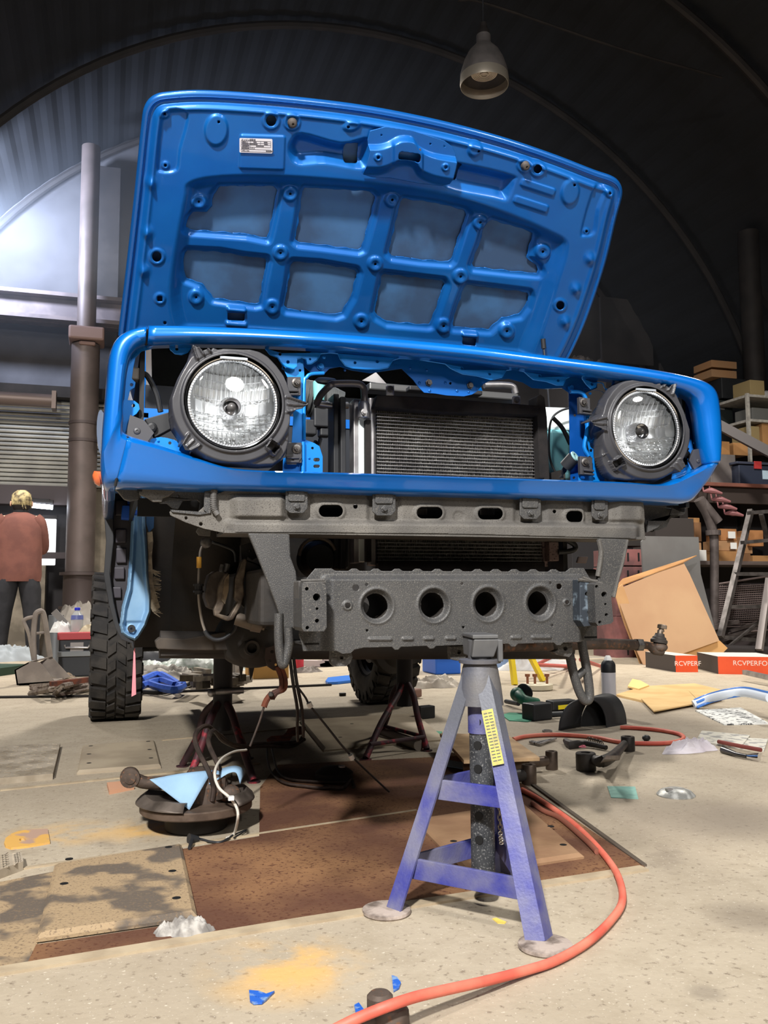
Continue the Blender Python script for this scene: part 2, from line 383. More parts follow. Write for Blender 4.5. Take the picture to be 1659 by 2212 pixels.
gable('', Y0, -.1, wallm).obj('wall_front', soot, kind='structure')
gable('', Y1, .1, wallm).obj('wall_back', wallm, kind='structure')
# things of the back wall, left part, all standing at Y about 9.6-10.3
def bx(mb, u0, v0, u1, v1, y, t=.05, skew=True):   # slab facing -Y whose front lies on Y=y
    a = yp(u0, v0, y); c = yp(u1, v1, y); return mb.box(((a[0]+c[0])/2, y+t/2, (a[2]+c[2])/2), (abs(c[0]-a[0]), t, abs(a[2]-c[2])))
mb = MB(); zt, zb = yp(0, 628, 9.9)[2], yp(0, 690, 9.9)[2]
mb.box((-.6, 9.95, (zt+zb)/2), (6.0, .18, zt-zb)); mb.box((-.6, 9.86, zb+.03), (6.0, .3, .05)); mb.box((-.6, 9.86, zt-.03), (6.0, .3, .05))
mb.obj('trim_8', mat('brown_beam', (96, 84, 82), .7, .1, c2=(78, 68, 68), scale=5), kind='structure')
# lower concrete wall and pier
mb = MB(); zc = yp(10, 1045, 9.8)[2]
mb.box((-2.6, 10.15, .56), (2.2, .3, 1.12)); mb.box((-.35, 10.15, zc/2), (1.3, .3, zc)); mb.obj('wall_low', concrete, kind='structure')
mb = MB(); mb.box((-2.4, 10.0, zc-.12), (2.6, .25, .24)); mb.box((-1.12, 10.0, zc/2), (.12, .25, zc)); mb.box((-1.9, 10.0, 1.12), (1.6, .22, .08))
mb.obj('trim_9', mat('dark_door_frame', (66, 58, 60), .6, .2), kind='structure')
# roller shutter over the doorway
t = thing('roller_shutter', 'corrugated grey roller shutter behind the brown column, above the blond person', 'shutter', (-1.7, 9.9, zc))
mb = MB(); zs = yp(10, 900, 9.9)[2]; k = 0; z = zc
while z < zs+.25:
    mb.lathe((-3.2, 9.97, z+.0275), [(.027, 0), (.027, 3.6)], 8, (1, 0, 0), sy=.8); z += .056; k += 1
mb.obj('slats', mat('shutter_slats', (178, 176, 168), .6, .3, c2=(160, 158, 152), scale=3), t, smooth=True)
mb = MB(); mb.box((-1.4, 9.9, zs+.33), (3.7, .3, .14)); mb.obj('hood_rail', soot2, t)
mb = MB(); zp = yp(0, 860, 9.55)[2]; mb.tube([(-3.3, 9.55, zp), (-1.42, 9.55, zp)], .085, 12); mb.box((-1.43, 9.55, zp), (.05, .22, .22))
lab(mb.obj('conduit_pipe', mat('pipe_brown', (104, 90, 84), .5, .3), smooth=True), 'horizontal brown pipe running to the column above the shutter', 'pipe')
# round brown column with box collar
t = thing('steel_column', 'thick round brown steel column in front of the roller shutter', 'column', (-1.2, 9.45, 0))
cm = mat('column_brown', (98, 86, 82), .55, .3, c2=(84, 74, 70), scale=3)
cx = (yp(150, 1000, 9.45)[0]+yp(207, 1000, 9.45)[0])/2; zc1 = yp(170, 745, 9.45)[2]
mb = MB(); mb.lathe((cx, 9.45, 0), [(.17, .9), (.17, zc1)], 24); mb.obj('lower_shaft', cm, t, smooth=True)
mb = MB(); mb.lathe((cx, 9.45, zc1), [(.115, 0), (.115, 2.6)], 20); mb.obj('upper_shaft', cm, t, smooth=True)
mb = MB(); mb.box((cx+.01, 9.42, zc1+.1), (.42, .42, .17)); mb.box((cx+.02, 9.3, zc1-.02), (.2, .1, .05)); mb.obj('collar', mat('collar_brown', (122, 98, 90), .6), t, bevel=.03)
mb = MB(); mb.lathe((cx, 9.45, 0), [(.2, 0), (.2, .3), (.19, .32), (.19, .88), (.2, .9)], 24)
for z in (.45, .86, 2.72, 2.15+.35): mb._ring((cx, 9.45, z), .16, .235 if z < 1 else .18, .035, 24, (0, 0, 1))
mb.obj('base_casing', mat('casing_dark', (74, 64, 62), .6, .3), t, smooth=True)
for z in (2.72, 2.5):
    mb = MB(); mb.box((cx+.24, 9.3, z), (.14, .03, .12)); mb.obj('clamp_lug', mat('lug_grey', (150, 148, 142), .6), t)
# pier behind the column
mb = MB(); a = yp(175, 400, 10.1); mb.box((yp(240, 700, 10.1)[0]-.1, 10.15, 3.2), (.35, .2, 6.4)); mb.obj('trim_10', soot2, kind='structure')
# white board, its brightness put in as emission, and tube lamp
t = thing('white_panel', 'bright white rectangular panel on the wall right of the person', 'panel', (-1.5, 9.95, 1))
mb = MB(); bx(mb, 66, 1120, 119, 1221, 9.95, .03); mb.obj('sheet', mat('emissive_white_sheet', (250, 250, 252), .5, emis=1.3), t, bevel=.01)
mb = MB(); bx(mb, 58, 1112, 124, 1120, 9.94, .05); mb.obj('top_rail', soot2, t)
t = thing('tube_lamp', 'lit white tube lamp above the bright panel on the far wall', 'lamp', (-1.5, 9.7, 1.8))
a = yp(62, 1091, 9.7); c = yp(114, 1096, 9.7)
mb = MB(); mb.tube([a, c], .03, 10); mb.obj('tube', mat('lit_tube', (225, 238, 255), .5, emis=22), t, smooth=True)
mb = MB(); mb.bar(a+[0, .06, .07], c+[0, .06, .07], .1, .05); mb.box((a+c)/2+[0, .15, .07], (.2, .3, .05)); mb.obj('fitting', soot2, t)
# right part of the back wall: dark boards hung high
for (u0, v0, u1, v1, nm, lb) in ((1297, 640, 1412, 790, 'wall_board', 'large dark board hanging high behind the open hood'), (1425, 745, 1485, 860, 'wall_board', 'narrow dark board on the far wall, right of the bigger board')):
    mb = MB(); bx(mb, u0, v0, u1, v1, 9.9, .05); lab(mb.obj(nm, mat('dark_board', (74, 70, 70), .7, c2=(58, 55, 56), scale=2)), lb, 'board')
mb = MB(); p = yp(1625, 700, 7.0); mb.lathe((p[0], 7.0, 0), [(.13, 0), (.13, 5.2)], 16); mb.obj('trim_11', soot2, kind='structure', smooth=True)
mb = MB(); mb.bar((p[0], 7.0, 4.6), (p[0]+.9, 7.0, 3.6), .08, .08); mb.obj('trim_12', soot2, kind='structure')
# pendant lamp (off)
ly = 4.5; pc = yp(1046, 165, ly); k = 1/ (FPX/((pc-CAM)@W_))
t = thing('pendant_lamp', 'unlit bell-shaped metal pendant lamp hanging above the open hood', 'lamp', T(pc))
sh = mat('lamp_shade_metal', (112, 106, 104), .5, .4, c2=(96, 92, 90), scale=8); rimm = mat('lamp_rim_metal', (190, 180, 165), .35, .7)
prof = [(.2, -.02), (.2, .02), (.19, .06), (.165, .14), (.13, .21), (.085, .26), (.062, .29), (.06, .36)]
mb = MB(); mb.lathe(T(pc), prof+[(.055, .36), (.057, .29), (.08, .255), (.125, .205), (.16, .135), (.185, .06), (.193, -.02), (.2, -.02)][0:0], 40)
o = mb.obj('lamp_shade', sh, t, smooth=True)
# open bottom: replace lower cap by hollow shell
bm = bmesh.new(); bm.from_mesh(o.data); bmesh.ops.delete(bm, geom=[f for f in bm.faces if len(f.verts) > 8 and f.calc_center_median().z < 0], context='FACES'); bm.to_mesh(o.data); bm.free()
s_ = o.modifiers.new('s', 'SOLIDIFY'); s_.thickness = .004
mb = MB(); mb.lathe(T(pc), [(.2, .0), (.205, -.06), (.2, -.085), (.196, -.085), (.198, -.06), (.194, 0)], 40)
o = mb.obj('lamp_rim', rimm, t, smooth=True); bm = bmesh.new(); bm.from_mesh(o.data); bmesh.ops.delete(bm, geom=[f for f in bm.faces if len(f.verts) > 8], context='FACES'); bm.to_mesh(o.data); bm.free()
mb = MB(); mb.lathe(T(pc), [(.11, .02), (.112, .03), (.09, .05), (.03, .2), (.03, .28)], 30); 
for r in (.05, .065, .08, .095): mb._ring(T(pc+[0, 0, .015]), r, r+.006, .006, 30, (0, 0, 1))
mb._ring(T(pc+[0, 0, .01]), .026, .036, .012, 20, (0, 0, 1)); mb.obj('bulb', mat('bulb_glass', (176, 164, 150), .35), t, smooth=True)
mb = MB(); mb.lathe(T(pc), [(.055, .36), (.05, .40), (.035, .42), (.03, .47), (.012, .48)], 20); mb.obj('socket_cap', soot2, t, smooth=True)
mb = MB(); mb.tube([pc+[0, 0, .48], (pc[0], ly, ZC+math.sqrt(RV**2-(pc[0]-XC)**2)-.1)], .006, 6); mb.obj('cable', blk, t)
# overhead cable
mb = MB(); mb.tube([yp(990, 0, ly+1), yp(1060, 10, ly+1), yp(1340, 105, ly+1), yp(1560, 168, ly+1)], .012, 6, sub=4)
lab(mb.obj('overhead_cable', soot2, smooth=True), 'thin cable strung under the vault beside the pendant lamp', 'cable')
# ================================================================== THE VEHICLE
car = thing('car', 'blue off-road car with open bonnet, nose stripped of bumper and grille, propped on stands', 'car', (0, 1.4, 0))
FN = (0, -1, 0)
# ---- bonnet (open): plane through hinge line, leaning forward
HP = (0, .85, 1.2); HN = (0, -.737, -.676)
def hp(u, v, h=0): return onplane(u, v, HP, HN)+np.array(HN)*h
ho = catm([(265, 728), (268, 700), (285, 560), (303, 400), (316, 275), (323, 236), (340, 217), (370, 211), (430, 208), (520, 212), (640, 222), (780, 239), (900, 261), (1000, 284), (1100, 312), (1200, 346), (1280, 377), (1318, 390), (1334, 403), (1338, 424), (1326, 470), (1302, 570), (1266, 680), (1236, 750), (1210, 797)], 6)
ho = np.vstack([ho, [(1000, 773), (700, 747), (500, 734), (265, 730)]])
wins = [[(477, 408), (593, 408), (600, 415), (591, 469), (580, 516), (578, 520), (535, 511), (452, 505), (412, 502), (403, 495), (408, 473), (419, 464), (448, 464), (459, 451), (463, 426)],
 [(661, 411), (803, 419), (813, 430), (806, 462), (784, 542), (777, 545), (694, 534), (647, 529), (640, 524), (647, 487), (656, 419)],
 [(876, 435), (945, 444), (1006, 459), (1013, 468), (999, 504), (979, 566), (974, 571), (909, 566), (851, 558), (843, 551), (854, 508), (869, 443)],
 [(1068, 481), (1147, 504), (1156, 509), (1142, 562), (1165, 580), (1169, 589), (1165, 596), (1107, 591), (1028, 582), (1024, 576), (1042, 529), (1053, 490)],
 [(405, 547), (477, 551), (528, 560), (575, 565), (578, 571), (569, 614), (562, 661), (553, 663), (463, 650), (452, 636), (437, 619), (405, 607), (397, 589), (399, 553)],
 [(636, 572), (694, 576), (770, 589), (774, 596), (761, 647), (741, 681), (727, 686), (622, 674), (616, 666), (625, 621), (631, 578)],
 [(834, 598), (890, 605), (959, 613), (963, 620), (945, 674), (932, 707), (927, 708), (840, 701), (818, 689), (813, 679), (822, 634), (829, 602)],
 [(1013, 622), (1089, 631), (1145, 638), (1147, 645), (1140, 667), (1126, 685), (1089, 692), (1075, 703), (1060, 717), (1053, 717), (984, 712), (981, 707), (992, 670), (1008, 627)]]
basin = catm([(392, 430), (405, 388), (480, 372), (620, 372), (800, 387), (960, 412), (1080, 447), (1180, 488), (1222, 512), (1225, 545), (1205, 610), (1180, 690), (1150, 770), (1120, 870), (1000, 870), (700, 830), (420, 800), (380, 720), (362, 640), (372, 540)], 5, True)
scoopL = catm([(622, 300), (650, 281), (735, 302), (795, 292), (800, 340), (780, 366), (700, 354), (640, 356), (618, 330)], 4, True)
scoopR = catm([(960, 345), (1000, 347), (1105, 372), (1112, 392), (1095, 432), (1060, 428), (960, 405), (950, 370)], 4, True)
colL = catm([(352, 238), (408, 240), (392, 320), (384, 366), (345, 372), (336, 350)], 4, True)
colR = catm([(1278, 398), (1308, 405), (1292, 450), (1284, 500), (1262, 510), (1248, 498)], 4, True)
bosses = [(430, 438), (628, 421), (849, 434), (1040, 483), (1175, 546), (607, 549), (812, 573), (997, 600), (424, 645), (589, 666), (782, 697), (960, 707), (1097, 718)]
def ell_r(U, V, u, v, a, b, rot):
    t = math.radians(rot); x = (U-u)*math.cos(t)+(V-v)*math.sin(t); y = -(U-u)*math.sin(t)+(V-v)*math.cos(t); return (np.hypot(x/a, y/b)-1)*min(a, b)
def hS(U, V):
    d = sd_poly(U, V, ho)
    for w in wins:
        wob = 1.3*np.sin(U*.16+w[0][0])*np.sin(V*.19)
        d = np.maximum(d, -(sd_poly(U, V, w)+wob))
    for (u, v) in bosses: d = np.maximum(d, -sd_ell(U, V, u, v, 3))
    for (u, v, r) in ((355, 243, 3), (357, 355, 3), (584, 257, 11), (471, 259, 3), (749, 270, 3.5), (1029, 322, 3), (1157, 361, 9), (1235, 395, 3), (1312, 413, 3), (1264, 497, 3), (338.5, 549.6, 10), (1206, 655, 8.5), (356, 693, 3.5)):
        d = np.maximum(d, -sd_ell(U, V, u, v, r, r*1.1))
    d = np.maximum(d, -sd_box(U, V, 345, 640, 11, 11, 2)); d = np.maximum(d, -sd_box(U, V, 511, 688, 37, 16, 2, 3)); d = np.maximum(d, -sd_box(U, V, 1016, 741, 29, 15, 2, 6))
    d = np.maximum(d, -sd_box(U, V, 759, 330, 31, 44, 6, 4)); d = np.maximum(d, -sd_box(U, V, 981, 369, 22, 42, 5, 12))
    return d
def hH(U, V):
    D = sd_poly(U, V, ho); h = .014*sm(-D, 10, 20)+.006*sm(-D, 3, 0)
    h = h + .004*np.exp(-((D+24)/4)**2)
    B = sd_poly(U, V, basin); h = h - .026*sm(-B, 0, 34)
    win = np.full(U.shape, 1e9)
    for w in wins: win = np.minimum(win, sd_poly(U, V, w))
    h = h - .011*sm(-win, -15, -3) 
    for (u, v) in bosses:
        r = np.hypot(U-u, V-v); h = h*(1) + .007*sm(r, 19, 13) - .003*sm(r, 9, 5)
    for (u, v, r) in ((355, 243, 10), (357, 355, 8), (584, 257, 19), (629, 260, 18), (1129, 353, 16), (1157, 361, 17), (1312, 413, 9), (338.5, 549.6, 17), (1206, 655, 14), (345, 640, 12), (1264, 497, 6)):
        q = np.hypot(U-u, V-v); h = h + .004*sm(q, r+3, r-2) - .002*sm(q, r-3, r-7)
    for (u, v, a, b, rot) in ((466, 277, 25, 34, 4), (1227, 411, 19, 28, 12), (757, 268, 18, 11, -15), (1022, 318, 14, 17, 30)):
        e = ell_r(U, V, u, v, a, b, rot); h = h + .007*sm(e, 3, -4)
    for (u, v, w, hh, rot) in ((565, 325, 95, 72, 2), (1158, 401, 75, 15, 18), (1143, 437, 75, 15, 18)):
        e = sd_box(U, V, u, v, w, hh, 4, rot); h = h + .005*sm(e, 3, -2)
    for sc_, k in ((scoopL, .03), (scoopR, .028)):
        e = sd_poly(U, V, sc_); h = h - k*sm(-e, 0, 26)
    for c_, k in ((colL, .007), (colR, .007)): h = h - k*sm(-sd_poly(U, V, c_), 0, 8)
    for (u, v) in ((325, 392), (318, 498), (311, 580), (1270, 555), (1240, 620), (1217, 690)):
        h = h + .012*np.exp(-((U-u)/9)**2-((V-v)/11)**2)
    for (u, v, w) in ((512, 672, 40), (511, 703, 46), (1018, 726, 34), (1016, 757, 38)):
        h = h + .009*sm(sd_box(U, V, u, v, w, 9, 4, 4), 3, -3)
    for (u, v, r) in ((353, 370, 60), (1265, 508, 60)): h = h+0
    return h
hood = thing('tmp', '', '', (0, .55, 1.5)); bpy.data.objects.remove(hood)
# outer skin sheet
mb = MB(); mb.plate([tuple(p) for p in ho], lambda u, v: hp(u, v, -.03), T(np.array(HN)*-.004))
bon = mb.obj('bonnet', blue_skin, car)
bins = relief('bonnet_inner_panel', (255, 1342, 204, 862), 2.0, HP, HN, hS, hH, blue_in, bon, thick=.0012)
# folded hem all round, same paint darkened for shade from the groove
mb = MB(); mb.tube([hp(u, v, -.010) for u, v in ho[:-4]], .0125, 10, caps=True); mb.obj('bonnet_hem', mat('blue_hem_shaded', (8, 84, 158), .35, .3, coat=.6), bon, smooth=True)
# latch bracket
lbp = [(795, 278), (828, 269), (885, 277), (955, 299), (972, 312), (980, 330), (976, 352), (966, 392), (950, 397), (905, 392), (840, 380), (800, 378), (781, 372), (785, 345), (792, 318), (790, 296)]
crest = catm([(790, 308), (812, 308), (832, 303), (858, 290), (885, 292), (900, 312), (930, 326), (978, 335)], 8)
def lS(U, V):
    d = sd_poly(U, V, lbp); d = np.maximum(d, -sd_box(U, V, 875, 328, 48, 20, 8, 8))
    for (u, v) in ((809, 330), (953, 351)): d = np.maximum(d, -sd_ell(U, V, u, v, 3.3))
    for (u, v) in ((820, 287), (925, 306), (955, 311)): d = np.maximum(d, -sd_ell(U, V, u, v, 2.2))
    return d
def lH(U, V):
    cy_ = np.interp(U, crest[:, 0], crest[:, 1]); low = V-cy_
    h = .022+.02*sm(low, -3, 8)-.022*sm(low, 40, 66)
    h = h + .008*sm(abs(U-873), 34, 28)*sm(low, 0, 6)*sm(low, 52, 40)
    for (u, v) in ((809, 330), (953, 351)): q = np.hypot(U-u, V-v); h = h+.005*sm(q, 10, 6)-.002*sm(q, 6, 4)
    return h
relief('latch_bracket', (778, 982, 266, 400), 1.6, HP, HN, lS, lH, blue_in, bon, thick=.002)
mb = MB(); mb.tube([hp(898, 312, .04), hp(901, 330, .045), hp(897, 352, .04)], .003, 6); mb.obj('latch_striker', rustpart, bon, smooth=True)
for (u, v) in ((629, 261), (1129, 353)):
    mb = MB(); p = hp(u, v, .016); mb.lathe(p, [(.012, 0), (.0125, .004), (.010, .008), (.0095, .016), (.006, .018), (.003, .018), (.003, .012)], 18, HN); mb.obj('rubber_buffer', mat('buffer_grey', (78, 72, 68), .6), bon, smooth=True)
# emission label
def lq(a, c, h): return hp(515.5+a*70.5, 293+c*31+a*2.2, h)
mb = MB(); mb.plate([(.02, 0), (.98, 0), (1, .05), (1, .95), (.98, 1), (.02, 1), (0, .95), (0, .05)], lambda a, c: lq(a, c, .0222), T(np.array(HN)*-.0006)); lbl = mb.obj('sticker', mat('sticker_paper', (226, 222, 226), .45), bon, label='white paper data sticker')
ink = mat('sticker_ink', (86, 84, 92), .6)
mb = MB()
def lline(a0, c0, a1, c1, w=.0016): mb.bar(lq(a0, c0, .0225), lq(a1, c1, .0225), w*.5, .0002, HN)
for c0 in (.18, .32, .45, .6): lline(.05, c0, .95, c0)
for c0 in (.76, .92): lline(.05, c0, .95, c0)
for a0, c0, c1 in ((.05, .18, .6), (.33, .18, .6), (.64, .18, .45), (.95, .18, .6), (.05, .76, .92), (.95, .76, .92)): lline(a0, c0, a0, c1)
for (a0, c0, a1) in ((.08, .25, .17), (.42, .25, .52), (.74, .25, .85), (.08, .385, .27), (.44, .385, .55), (.75, .385, .86), (.5, .52, .74), (.08, .52, .3), (.06, .68, .3)): lline(a0, c0, a1, c0, .004)
mb.obj('sticker_table', ink, bon)
def text(name, s, size, p, xd, yd, m, parent, ext=.0002, align='LEFT', **k):
    c = bpy.data.curves.new(name, 'FONT'); c.body = s; c.size = size; c.extrude = ext; c.align_x = align
    o = bpy.data.objects.new(name, c); COL.objects.link(o); dg = bpy.context.evaluated_depsgraph_get(); dg.update()
    me = bpy.data.meshes.new_from_object(o.evaluated_get(dg)); bpy.data.objects.remove(o)
    xd = Vector(T(xd)).normalized(); yd = Vector(T(yd)); yd = (yd-xd*yd.dot(xd)).normalized(); z = xd.cross(yd)
    M = Matrix((xd, yd, z)).transposed(); p = Vector(T(p))
    vs = [M @ q.co + p for q in me.vertices]; fs = [tuple(f.vertices) for f in me.polygons]
    return mk(name, [tuple(q) for q in vs], fs, m, parent, **k)
for (s, a, c, z) in (('エンジン調整値', .05, .15, .0052), ('エンジン', .07, .29, .0038), ('アイドリング回転数', .07, .425, .0036), ('点火時期', .07, .57, .0036), ('エアコンシステム', .05, .72, .0044), ('HFC-134a', .07, .89, .0045), ('車両修理書', .8, .89, .004)):
    text('sticker_text', s, z, lq(a, c, .0226), lq(1, 0, 0)-lq(0, 0, 0), lq(0, 0, 0)-lq(0, 1, 0), ink, bon)
# gas strut / prop rod
mb = MB(); a = hp(1168, 726, .02); mb.tube([a, a+[.004, .004, -.03]], .008, 10); mb.tube([a+[.004, .004, -.03], yp(1180, 800, .62), yp(1188, 900, .5)], .003, 8)
mb.obj('prop_rod', blk, car, smooth=True)
# ---- nose panel: lofted ring of outer / inner outline pairs, clockwise from the top seam
pairs = [((320, 713), (318, 744)), ((420, 715), (420, 742)), ((550, 721), (550, 744)), ((700, 730), (700, 752)), ((850, 742), (850, 764)), ((1000, 756), (1000, 778)), ((1100, 768), (1100, 790)), ((1200, 781), (1200, 802)), ((1300, 793), (1300, 815)), ((1400, 807), (1398, 830)), ((1470, 821), (1450, 841)),
 ((1508, 834), (1484, 853)), ((1527, 853), (1500, 868)), ((1534, 885), (1508, 897)), ((1537, 930), (1513, 935)), ((1536, 970), (1518, 972)), ((1532, 1005), (1524, 1003)),
 ((1524, 1045), (1505, 1014)), ((1508, 1072), (1475, 1026)), ((1488, 1086), (1440, 1041)), ((1440, 1086), (1412, 1046)), ((1340, 1083), (1340, 1041)), ((1200, 1079), (1200, 1036)), ((1000, 1073), (1000, 1030)), ((800, 1068), (800, 1023)), ((640, 1062), (640, 1018)), ((560, 1060), (556, 1016)), ((480, 1058), (490, 1009)), ((420, 1057), (430, 991)), ((340, 1054), (350, 963)), ((250, 1051), (277, 941)),
 ((226, 1048), (266, 930)), ((217, 1015), (267, 900)), ((218, 965), (268, 870)), ((223, 900), (271, 840)), ((229, 830), (275, 805)), ((234, 778), (282, 773)), ((246, 745), (293, 756)), ((272, 724), (305, 748)), ((314, 713.5), (314, 744.5))]
prof = [(-.0, .30), (0, .13), (.0, .055), (.06, .022), (.16, .007), (.3, .0), (.5, -.003), (.72, -.002), (.86, .003), (.96, .012), (1.0, .022), (1.0, .05)]
def ringseg(i0, i1, k=6, bot=None):
    o = catm([p[0] for p in pairs[i0:i1+1]], k); n = catm([p[1] for p in pairs[i0:i1+1]], k); rows = []
    return o, n
def panel_mesh(name, i0, i1, k=6, pr=prof, parent=car):
    o, n = ringseg(i0, i1, k); rows = []
    for a, b in zip(o, n):
        # lower edge: flat, sharply creased apron; elsewhere a round rim
        low = float(np.clip((a[1]-1000)/55, 0, 1)); row = []
        A = yp(a[0], a[1], .055 if not low else .055-.02*low); B = yp(b[0], b[1], .022)
        for (t, y) in pr:
            t2 = t; y2 = y*(1-low)+low*{0: y}.get(0, y)
            if low: y2 = y*(1-low)+low*(max(y, .035) if t <= .06 else (.03-.03*t if t < .8 else y))
            p = A*(1-t2)+B*t2; row.append((p[0], y2, p[2]))
        rows.append(row)
    mb = MB(); m = len(rows); q = len(rows[0]); vs = [p for r in rows for p in r]; fs = [(i*q+j, i*q+j+1, (i+1)*q+j+1, (i+1)*q+j) for i in range(m-1) for j in range(q-1)]
    mb.add(vs, fs); ob = mb.obj(name, blue, parent, smooth=35)
    s = ob.modifiers.new('s', 'SOLIDIFY'); s.thickness = .0015; s.offset = -1
    return ob
profN = [(t, y) if y < .2 else (t, .09) for t, y in prof]
panel_mesh('nose_panel', 0, 16, pr=profN)
panel_mesh('nose_lower_panel', 16, 30, 6, pr=[(0, .16), (0, .1)]+prof[2:])
lf = panel_mesh('front_fender', 30, 39, pr=[(0, .93), (0, .3)]+prof[1:])
panel_mesh('front_fender', 10, 17, pr=[(-.01, .93), (-.01, .06)])
mb = MB(); mb.tube([yp(276, 943, .012), yp(262, 985, .02), yp(249, 1050, .03)], .0035, 6); mb.obj('panel_seam', blk2, car); mb = MB(); mb.tube([yp(317, 713, .04), yp(316.5, 730, .01), yp(316, 745, .02)], .003, 6); mb.obj('panel_seam', blk2, car)
# fender sides running back to the cabin (with open wheel arches)
for sgn, X in ():
    zt, zb = 1.10, .83
    pts = [(.10, zb+.02), (.10, zt), (.3, zt+.03), (.95, zt+.06), (.95, .95), (.8, .95), (.62, .95), (.42, .93), (.28, .88), (.22, .80)]
    mb = MB(); mb.plate(pts, lambda a, c: (X-sgn*.0, a, c), (-sgn*.012, 0, 0)); mb.obj('fender_side', blue, car, bevel=.003)
# side marker bulge (left edge) and orange indicator
mb = MB(); mb.lathe(yp(219, 935, .2), [(.0, -.018), (.03, -.012), (.042, 0)], 20, (-1, -.2, 0), sx=1.6); mb.obj('side_marker', mat('marker_glass', (170, 190, 225), .15, coat=1), car, smooth=True)
mb = MB(); c = yp(209, 1034, .22); mb.lathe(c, [(.001, -.02), (.012, -.016), (.02, 0), (.012, .006), (.001, .007)], 16, (-.9, -.3, -.45), sx=.75); mb.obj('turn_signal', mat('orange_lens', (226, 110, 60), .25, coat=1), car, smooth=True)
mb = MB(); mb.lathe(c+[.02, .012, .012], [(.001, -.016), (.016, -.01), (.02, 0), (.001, .01)], 14, (-.9, -.3, -.45)); mb.obj('turn_signal_seal', mat('seal_white', (208, 204, 196), .6), car, smooth=True)
# ---- stamped blue radiator support: tabs with holes under the top rim
def sheet(name, ol, holes, y, m, t=.0025, parent=car, dims=(), bev=0, hol=10, ridges=()):
    """pressed sheet at Y=y from outline, with round holes (u,v,r) and dimples"""
    mb = MB(); hs = [circ(h[0], h[1], h[2], h[3] if len(h) > 3 else None, hol) if len(h) < 5 else slot(h[0], h[1], h[2], h[3], h[4]) for h in holes]
    mb.plate(ol, lambda u, v: yp(u, v, y), (0, t, 0), hs)
    for (u, v, r) in dims:
        rr = r*((y-CAM[1])/FPX); mb.lathe(yp(u, v, y), [(rr, 0), (rr*.8, .002), (rr*.25, .003), (rr*.2, .001)], 10, FN)
    o = mb.obj(name, m, parent)
    if bev: b = o.modifiers.new('b', 'BEVEL'); b.width = bev; b.segments = 2; b.limit_method = 'ANGLE'
    return o
tabs = [(368, 738), (368, 755), (378, 764), (392, 766), (405, 761), (414, 750), (440, 748), (520, 750), (572, 752), (583, 766), (600, 772), (606, 782), (618, 792), (634, 797), (640, 792), (641, 776), (652, 772), (661, 776), (663, 786), (672, 786), (684, 778), (692, 764), (712, 762), (730, 764), (735, 776), (746, 790), (762, 795), (790, 797), (822, 797), (838, 794), (848, 778), (862, 774), (900, 776), (962, 786), (972, 795), (984, 801), (1000, 808), (1030, 812), (1060, 820), (1084, 815), (1093, 800), (1110, 798), (1132, 803), (1142, 812), (1152, 820), (1180, 824), (1202, 832), (1216, 832), (1222, 818), (1232, 813), (1256, 816), (1266, 830), (1276, 840), (1286, 836), (1290, 826), (1302, 828), (1306, 838), (1318, 850), (1330, 848), (1332, 836), (1344, 830), (1356, 828), (1400, 838), (1448, 842), (1452, 852), (1459, 859), (1468, 856), (1470, 842), (1498, 850), (1500, 838), (1400, 818), (1200, 792), (1000, 768), (850, 754), (700, 742), (550, 734), (420, 732)]
th = [(382, 754, 3.5), (605, 765, 3.5), (622, 782, 3.8), (670, 776, 2.6), (767, 783.5, 3.4), (815, 781, 3.6), (998, 796, 3.4), (1058, 808, 3.2), (1166, 812, 3.4), (1206, 822, 3.2), (1279, 830, 3.4), (1325, 830, 3.2), (1312, 842, 3), (1459, 850, 3)]
sheet('upper_tie_bar', tabs, th, .05, blue_stamp, dims=[(700, 772, 4), (880, 766, 3), (1118, 790, 3)])
mb = MB()
for k in range(len(tabs)-9):  # folded lip along the tab edge
    a, c = tabs[k], tabs[k+1]; mb.tube([yp(a[0], a[1], .051), yp(c[0], c[1], .051)], .0016, 5)
mb.obj('tie_bar_lip', blue_stamp, car, smooth=True)
# rearward channel with holes, lower level
ch = [(655, 772), (655, 790), (672, 805), (700, 808), (712, 796), (735, 792), (760, 800), (800, 806), (868, 796), (893, 821), (904, 836), (916, 848), (940, 850), (965, 854), (1002, 856), (1020, 852), (1031, 845), (1045, 829), (1060, 822), (1100, 818), (1130, 826), (1150, 838), (1180, 840), (1215, 838), (1232, 850), (1262, 850), (1290, 838), (1290, 790), (1000, 760), (700, 740)]
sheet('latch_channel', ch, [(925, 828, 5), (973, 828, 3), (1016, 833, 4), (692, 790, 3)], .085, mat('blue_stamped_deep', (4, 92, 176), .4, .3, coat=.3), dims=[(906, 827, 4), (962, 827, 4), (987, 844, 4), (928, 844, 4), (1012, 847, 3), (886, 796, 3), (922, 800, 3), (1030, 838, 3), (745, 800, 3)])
for (u, v) in ((692, 792), (1232, 838), (926, 827), (1015, 833)):
    mb = MB(); mb.lathe(yp(u, v, .084), [(.0085, 0), (.0085, .003), (.006, .003), (.006, .008), (.002, .008)], 6 if u > 900 else 12, FN); mb.obj('flange_bolt', blue_stamp if u < 900 or u > 1200 else bolt, car)
